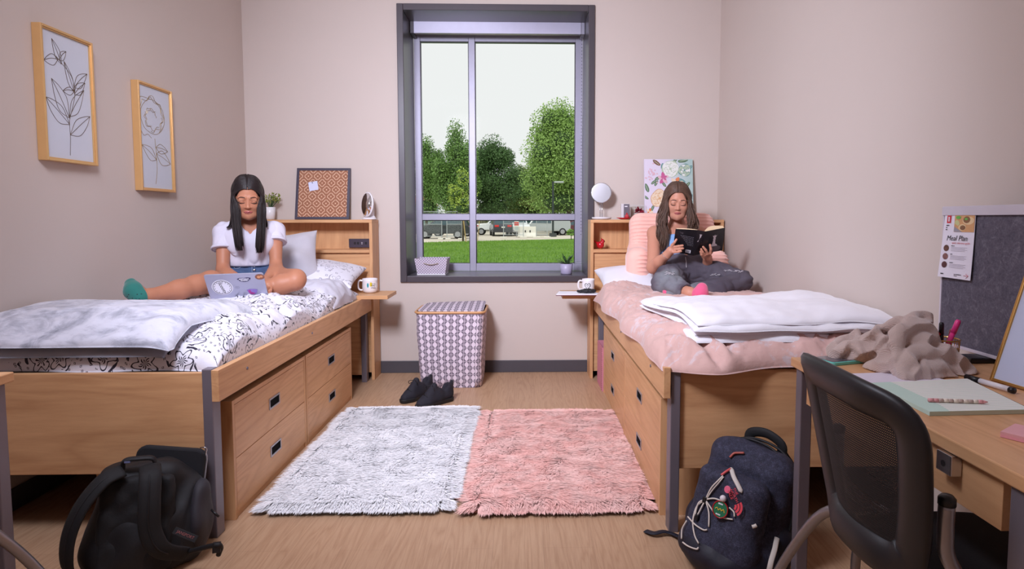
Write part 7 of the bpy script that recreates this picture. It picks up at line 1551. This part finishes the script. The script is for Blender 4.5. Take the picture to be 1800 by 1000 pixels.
# ================================================================== backpacks and sleeve
def mat_heather():
    t = NT('navy_heather_canvas'); v = t.coord(); f = t.m_('ADD', t.m_('MULTIPLY', t.noise(v, 320, 3, .8), .6), t.m_('MULTIPLY', t.noise(v, 60, 4, .7), .4)); t.color(t.ramp(f, [(.4, srgb(26, 26, 40)), (.55, srgb(52, 52, 72)), (.7, srgb(92, 90, 112))])); t.set(.85); return t.m
M_HEATH = mat_heather(); M_NAVY2 = plain('plain_navy_nylon', srgb(22, 22, 38), .6, bump=(30, .3, .006)); M_BLKN = plain('black_nylon', srgb(20, 19, 23), .65, bump=(26, .3, .006)); M_BLKP = plain('black_padding', srgb(18, 17, 20), .75, bump=(120, .3, .003)); M_CORD = plain('cream_elastic_cord', srgb(214, 204, 194), .6)
def surf(Vs, u, v, rad=.01):
    r = ray(u, v); r = r/np.linalg.norm(r); Dv = Vs-CAM; s_ = Dv @ r; dd = np.linalg.norm(Dv-s_[:, None]*r, axis=1); m = dd < rad
    return CAM+r*(s_[m].min()-.003) if m.any() else None
def verts(o, root): return np.array([v.co[:] for v in o.data.vertices])+ORG[root.name]
B0 = np.array([.70, 1.935, 0.0]); bu2 = np.array([.26, .10, .96]); bf2 = np.array([-.72, -.69, .22]); bR = frame(bf2, bu2); bR = np.stack([bR[:, 0], bR[:, 1], bR[:, 2]], 1)
B = lambda x, y, z: B0+bR @ np.array([x, y, z*.93])           # x = wearer's side, y = out of the front, z = up
bp = thing('backpack', 'navy heather backpack with cream cords and badges, slumped beside the right desk', 'backpack', B0)
sd = SDF((.42, 1.66, -.02), (1.08, 2.22, .52), .005); sd.box(B(0, -.01, .21), (.15, .085, .205), bR, .075, 0).ell(B(0, .02, .10), (.16, .12, .13), bR, .05); fo = waves(130, 10, 4, 14); sd.displace(lambda x, y, z: .004*fo(x, y, z)); sd.plane((0, 0, .003), (0, 0, -1), .01); mb_ = obj('main_compartment', sd.mesh(), M_HEATH, bp, smooth=True)
sd = SDF((.40, 1.60, -.02), (1.0, 2.15, .42), .005); sd.box(B(-.0, .105, .165), (.118, .05, .165), bR, .048, 0).ell(B(0, .12, .08), (.125, .07, .10), bR, .04); sd.displace(lambda x, y, z: .003*fo(x, y, z)); sd.plane((0, 0, .003), (0, 0, -1), .01); fp = obj('front_pocket', sd.mesh(), M_HEATH, bp, smooth=True)
sd = SDF((.40, 1.58, -.02), (1.1, 2.2, .22), .005); sd.ell(B(0, .075, .055), (.155, .125, .085), bR, .0).ell(B(.14, .0, .10), (.045, .07, .10), bR, .03).ell(B(-.14, .0, .10), (.045, .07, .10), bR, .03); sd.displace(lambda x, y, z: .004*fo(x, y, z)); sd.plane((0, 0, .002), (0, 0, -1), .01); obj('nylon_base', sd.mesh(), M_NAVY2, bp, smooth=True)
m = MB(); m.tube(catmull([B(-.06, -.07, .41), B(-.055, -.06, .455), B(0, -.055, .475), B(.055, -.06, .455), B(.06, -.07, .41)], 6), .017, 10, flat=(bR[:, 0], .5)); obj('grab_handle', m, M_BLKP, bp, smooth=True)
for s in (-1, 1): obj('shoulder_strap', MB().tube(catmull([B(s*.05, -.085, .42), B(s*.075, -.135, .36), B(s*.09, -.15, .24), B(s*.105, -.12, .1), B(s*.12, -.08, .035)], 6), .028, 10, flat=(bR[:, 0], .35)), M_BLKP, bp, smooth=True)
for q in (.0, .018): 
    P = [B(x, -.005-q*2.6, z) for x, z in ((.155, .1), (.158, .25), (.135, .37), (.07, .43), (0, .445), (-.07, .43), (-.135, .37), (-.158, .25), (-.155, .1))]; obj('zip', MB().tube(catmull(P, 6), .0045, 6), M_BLKN, bp, smooth=True)
AV = np.concatenate([verts(mb_, bp), verts(fp, bp), np.array([v.co[:] for v in bpy.data.objects['nylon_base'].data.vertices])+ORG[bp.name]])
def cord(pts, w=.0026, mat=None, nm='cord'):
    P = [p for p in (surf(AV, u, v) for u, v in pts) if p is not None]
    if len(P) > 2: return obj(nm, MB().tube(catmull(P, 5), w, 6), mat or M_CORD, bp, smooth=True)
cord([(1240, 878), (1225, 890), (1218, 915), (1221, 940), (1228, 955)]); cord([(1240, 878), (1228, 884), (1222, 905), (1226, 905), (1238, 882)]); cord([(1240, 879), (1246, 900), (1246, 926)]); cord([(1240, 878), (1254, 876), (1266, 880), (1272, 890)]); cord([(1241, 880), (1252, 896), (1258, 904), (1272, 910), (1288, 913)]); cord([(1282, 892), (1290, 900), (1291, 908)])
cord([(1209, 908), (1222, 922), (1236, 931), (1243, 931)]); cord([(1207, 915), (1199, 930), (1198, 947)]); cord([(1200, 953), (1210, 960), (1224, 965), (1228, 962)]); cord([(1241, 876), (1250, 858), (1262, 845), (1271, 836)]); cord([(1242, 877), (1252, 862), (1264, 848), (1272, 838)], .002)
for u, v, w_, mt, nm in ((1225, 909, .006, M_BLACK, 'cord_lock'), (1239, 878, .006, M_BLACK, 'cord_lock')):
    p = surf(AV, u, v); obj(nm, MB().obox(p, (w_, w_, w_*1.5), bR), mt, bp, bevel=.001)
P = [surf(AV, u, v) for u, v in ((1285, 822), (1290, 838), (1297, 852), (1304, 866))]; P = [p for p in P if p is not None]; obj('front_zip', MB().tube(catmull(P, 4), [.004]+[.0075]*(len(catmull(P, 4))-2)+[.002], 8, flat=(bR[:, 0], .5)), plain('pale_zip_tape', srgb(206, 198, 190), .7), bp, smooth=True, label='pale cream zip')
cord([(1284, 824), (1276, 829), (1268, 835)], .004, plain('coral_zip_pull', srgb(214, 92, 92), .5), 'zip_pull'); cord([(1308, 796), (1298, 796), (1290, 797), (1283, 804)], .004, plain('rust_zip_pull', srgb(170, 84, 72), .5), 'zip_pull')
vd = lambda u, v: -ray(u, v)/np.linalg.norm(ray(u, v))
def badge(u, v, rad, mat, nm, lb, oval=1.0):
    p = surf(AV, u, v, .02); n = bf2/np.linalg.norm(bf2)*.55+vd(u, v)*.45; n /= np.linalg.norm(n); Rr = frame(n, bu2); r, up_ = -Rr[:, 0], Rr[:, 2]; r = np.cross(up_, n); r /= np.linalg.norm(r); return obj(nm, MB().disc(p+n*.004, r, up_, rad, .003, 28, oval), mat, bp, bevel=.0006, label=lb), p+n*.0075, r, up_, n
bg_, p, r, up_, n = badge(1267, 895, .0245, plain('green_badge', srgb(36, 112, 76), .35), 'round_badge', 'round green badge with a red rim', 1.1); m = MB(); m.loop([p+.0235*cos(a)*r+.0258*sin(a)*up_ for a in np.linspace(0, 2*pi, 30)[:-1]], .0018, 6); obj('red_rim', m, M_RED, bg_, smooth=True); m = MB(); scrawl(m, p+n*.0003, r, up_, .030, .010, 4, None, .0013); obj('badge_lettering', m, plain('badge_yellow', srgb(226, 190, 70), .5), bg_); m = MB(); bars(m, p+n*.0003+up_*.0165, r, up_, .02, .004, 1, .01, 5); bars(m, p+n*.0003-up_*.0165, r, up_, .02, .004, 1, .01, 5); obj('badge_lettering', m, M_PAPER, bg_)
badge(1279.5, 860, .0098, plain('pink_badge', srgb(236, 110, 140), .35), 'pink_badge', 'small pink badge', 1.15); p = surf(AV, 1271, 876, .02); obj('pearl_badge', MB().ball(p+vd(1271, 876)*.004, .0105, 12), plain('pearl_white', srgb(224, 216, 220), .3), bp, smooth=True, label='round white badge')
p = surf(AV, 1297, 884, .02); n = bf2/np.linalg.norm(bf2)*.6+vd(1291, 880)*.4; n /= np.linalg.norm(n); tilt = np.array([.55, -.1, -.8]); r = tilt-n*(tilt @ n); r /= np.linalg.norm(r); up_ = np.cross(n, r); p = p+n*.006; m = MB(); ML = plain('coral_logo_thread', srgb(226, 70, 84), .6)
for k, s in enumerate(('THE', 'NORTH', 'FACE')): letter(m, s, .0118, p-r*.043+up_*(.012-.0105*k), r, up_, align='LEFT')
for k in range(3):
    ra = .031-.009*k; arc = [(ra*cos(a), ra*sin(a)) for a in np.linspace(0, pi/2, 10)]+[((ra-.0065)*cos(a), (ra-.0065)*sin(a)) for a in np.linspace(pi/2, 0, 10)]; m.prism(arc, p+r*.002-up_*.018, r, up_, .0006)
obj('embroidered_logo', m, ML, bp, label='coral embroidered lettering and half dome')
m = MB(); P = [KZ(1135, 933, .006), KZ(1150, 937, .012), KZ(1166, 934, .014), KZ(1182, 938, .01), KZ(1200, 946, .02)]; obj('hip_strap', MB().tube(catmull(P, 5), .0035, 8, flat=(EZ, 4.2)), M_NAVY2, bp, smooth=True); cord([(1322, 926), (1326, 925), (1330, 923)], .006, M_CORD, 'webbing_tab')
P = [K(1366, 945, 1.80), K(1362, 965, 1.77), K(1356, 985, 1.74), K(1352, 1003, 1.72)]; obj('webbing_strap', MB().tube(P, .008, 8, flat=(EX, .3)), M_CORD, bp, smooth=True)

# black backpack, straps towards the room
A0 = np.array([-1.255, 1.90, 0.0]); af = np.array([.30, -.93, .20]); aR = frame(af, (-.03, .18, 1)); A = lambda x, y, z: A0+aR @ np.array([x, y, z*.9])    # x>0 = viewer's left
ap = thing('backpack', 'black backpack with its padded straps facing the room, at the foot of the left bed', 'backpack', A0)
sd = SDF((-1.58, 1.62, -.02), (-.94, 2.16, .46), .005); sd.box(A(0.01, -.04, .20), (.118, .085, .178), aR, .06, 0).ell(A(.0, -.05, .12), (.18, .12, .14), aR, .06).ell(A(-.13, -.07, .17), (.06, .09, .15), aR, .05); fo = waves(140, 10, 4, 13); sd.displace(lambda x, y, z: .005*fo(x, y, z)); sd.plane((0, 0, .003), (0, 0, -1), .01); bk1 = obj('main_compartment', sd.mesh(), M_BLKN, ap, smooth=True)
sd = SDF((-1.5, 1.6, 0), (-1.0, 2.1, .42), .005); sd.box(A(.0, .045, .19), (.105, .022, .15), aR, .02, 0); sd.displace(lambda x, y, z: .003*fo(x*2, y*2, z*2)); obj('back_padding', sd.mesh(), M_BLKP, ap, smooth=True)
M_GREYN = plain('faded_black_nylon', srgb(44, 41, 48), .7, bump=(24, .3, .006)); sd = SDF((-1.25, 1.7, .0), (-.95, 2.15, .4), .005); sd.ell(A(-.165, -.05, .17), (.035, .085, .12), aR, 0); sd.displace(lambda x, y, z: .005*fo(x, y, z)); obj('side_pocket', sd.mesh(), M_GREYN, ap, smooth=True, label='faded side pocket')
for s, pts in ((1, ((.04, .06, .385), (.085, .085, .36), (.135, .1, .28), (.165, .095, .18), (.17, .07, .08), (.15, .03, .03))), (-1, ((-.035, .06, .39), (-.05, .11, .36), (-.055, .13, .27), (-.06, .125, .18), (-.09, .11, .11), (-.15, .06, .07)))):
    C = catmull([A(*p) for p in pts], 6); st2 = obj('shoulder_strap', MB().tube(C, [.031]*int(len(C)*.7)+list(np.linspace(.031, .024, len(C)-int(len(C)*.7))), 12, flat=(aR[:, 0], .32)), M_BLKP, ap, smooth=True)
    for k in (.3, .5, .68): c = C[int(len(C)*k)]; t_ = C[int(len(C)*k)+1]-C[int(len(C)*k)-1]; t_ /= np.linalg.norm(t_)
    e = [c+aR[:, 1]*.012 for c in C[4:-4]]; obj('strap_seam', MB().tube(e, .0022, 5), M_BLKN, st2, smooth=True)
obj('grab_handle', MB().tube(catmull([A(.045, .04, .385), A(.04, .05, .415), A(0, .055, .42), A(-.04, .05, .415), A(-.045, .04, .385)], 6), .012, 8, flat=(aR[:, 1], .5)), M_BLKN, ap, smooth=True)
lp_ = K(326, 940, 1.755); r = K(338, 945, 1.755)-lp_; r /= np.linalg.norm(r); n = vd(326, 940); up_ = np.cross(n, r); up_ /= np.linalg.norm(up_); m = MB(); letter(m, 'JANSPORT', .0115, lp_+n*.004, r, up_); 
obj('strap_label', slab_on(lp_, r, up_, -.036, .036, -.010, .010, -.004, .003), M_BLKP, ap, bevel=.001); obj('label_lettering', m, plain('faded_red_thread', srgb(150, 84, 84), .7), ap)
P = [A(-.15, .055, .075), K(378, 958, 1.86), K(388, 962, 1.87), K(384, 975, 1.88)]; obj('adjuster_strap', MB().tube(catmull(P, 5), .008, 8), M_BLKN, ap, smooth=True); obj('buckle', MB().obox(K(381, 962, 1.86), (.012, .006, .016), aR), M_BLACK, ap, bevel=.002)
P = [K(372, 896, 1.93), K(378, 902, 1.92), K(385, 908, 1.92)]; obj('zip_pull', MB().tube(P, .004, 6), M_BLACK, ap, smooth=True); obj('clip', MB().obox(A(.028, .062, .412), (.008, .003, .003), aR), plain('blue_grey_clip', srgb(96, 104, 140), .4), ap)
# laptop sleeve
q0, q1, qb = K(243, 781, 2.085), K(359, 789, 2.095), None; sr = q1-q0; SW = np.linalg.norm(sr)+.012; sr /= np.linalg.norm(sr); su = np.array([0, .12, 1.0]); su -= sr*(su @ sr); su /= np.linalg.norm(su); SH = q0[2]/su[2]-.006; so = q0-su*SH; sn = np.cross(sr, su)
sl_ = thing('laptop_sleeve', 'black zipped laptop sleeve standing between the black backpack and the bed', 'laptop sleeve', so+sr*SW/2); obj('sleeve_body', MB().prism(rrect(0, SW, 0, SH, .035), so-sn*.014, sr, su, .026), plain('black_neoprene', srgb(24, 23, 28), .85, bump=(240, .15, .002)), sl_, bevel=.008)
e = rrect(-.0005, SW+.0005, -.0005, SH+.0005, .035); obj('zip', MB().tube([so+sr*a+su*b-sn*.001 for a, b in e[3:9]], .0032, 6), plain('grey_zip_teeth', srgb(150, 148, 154), .4, .4), sl_); obj('zip_pull', MB().tube(catmull([K(352, 787, 2.07), K(358, 786, 2.06), K(363, 789, 2.06), K(361, 800, 2.06)], 4), .0022, 6), M_CHROME, sl_, smooth=True)
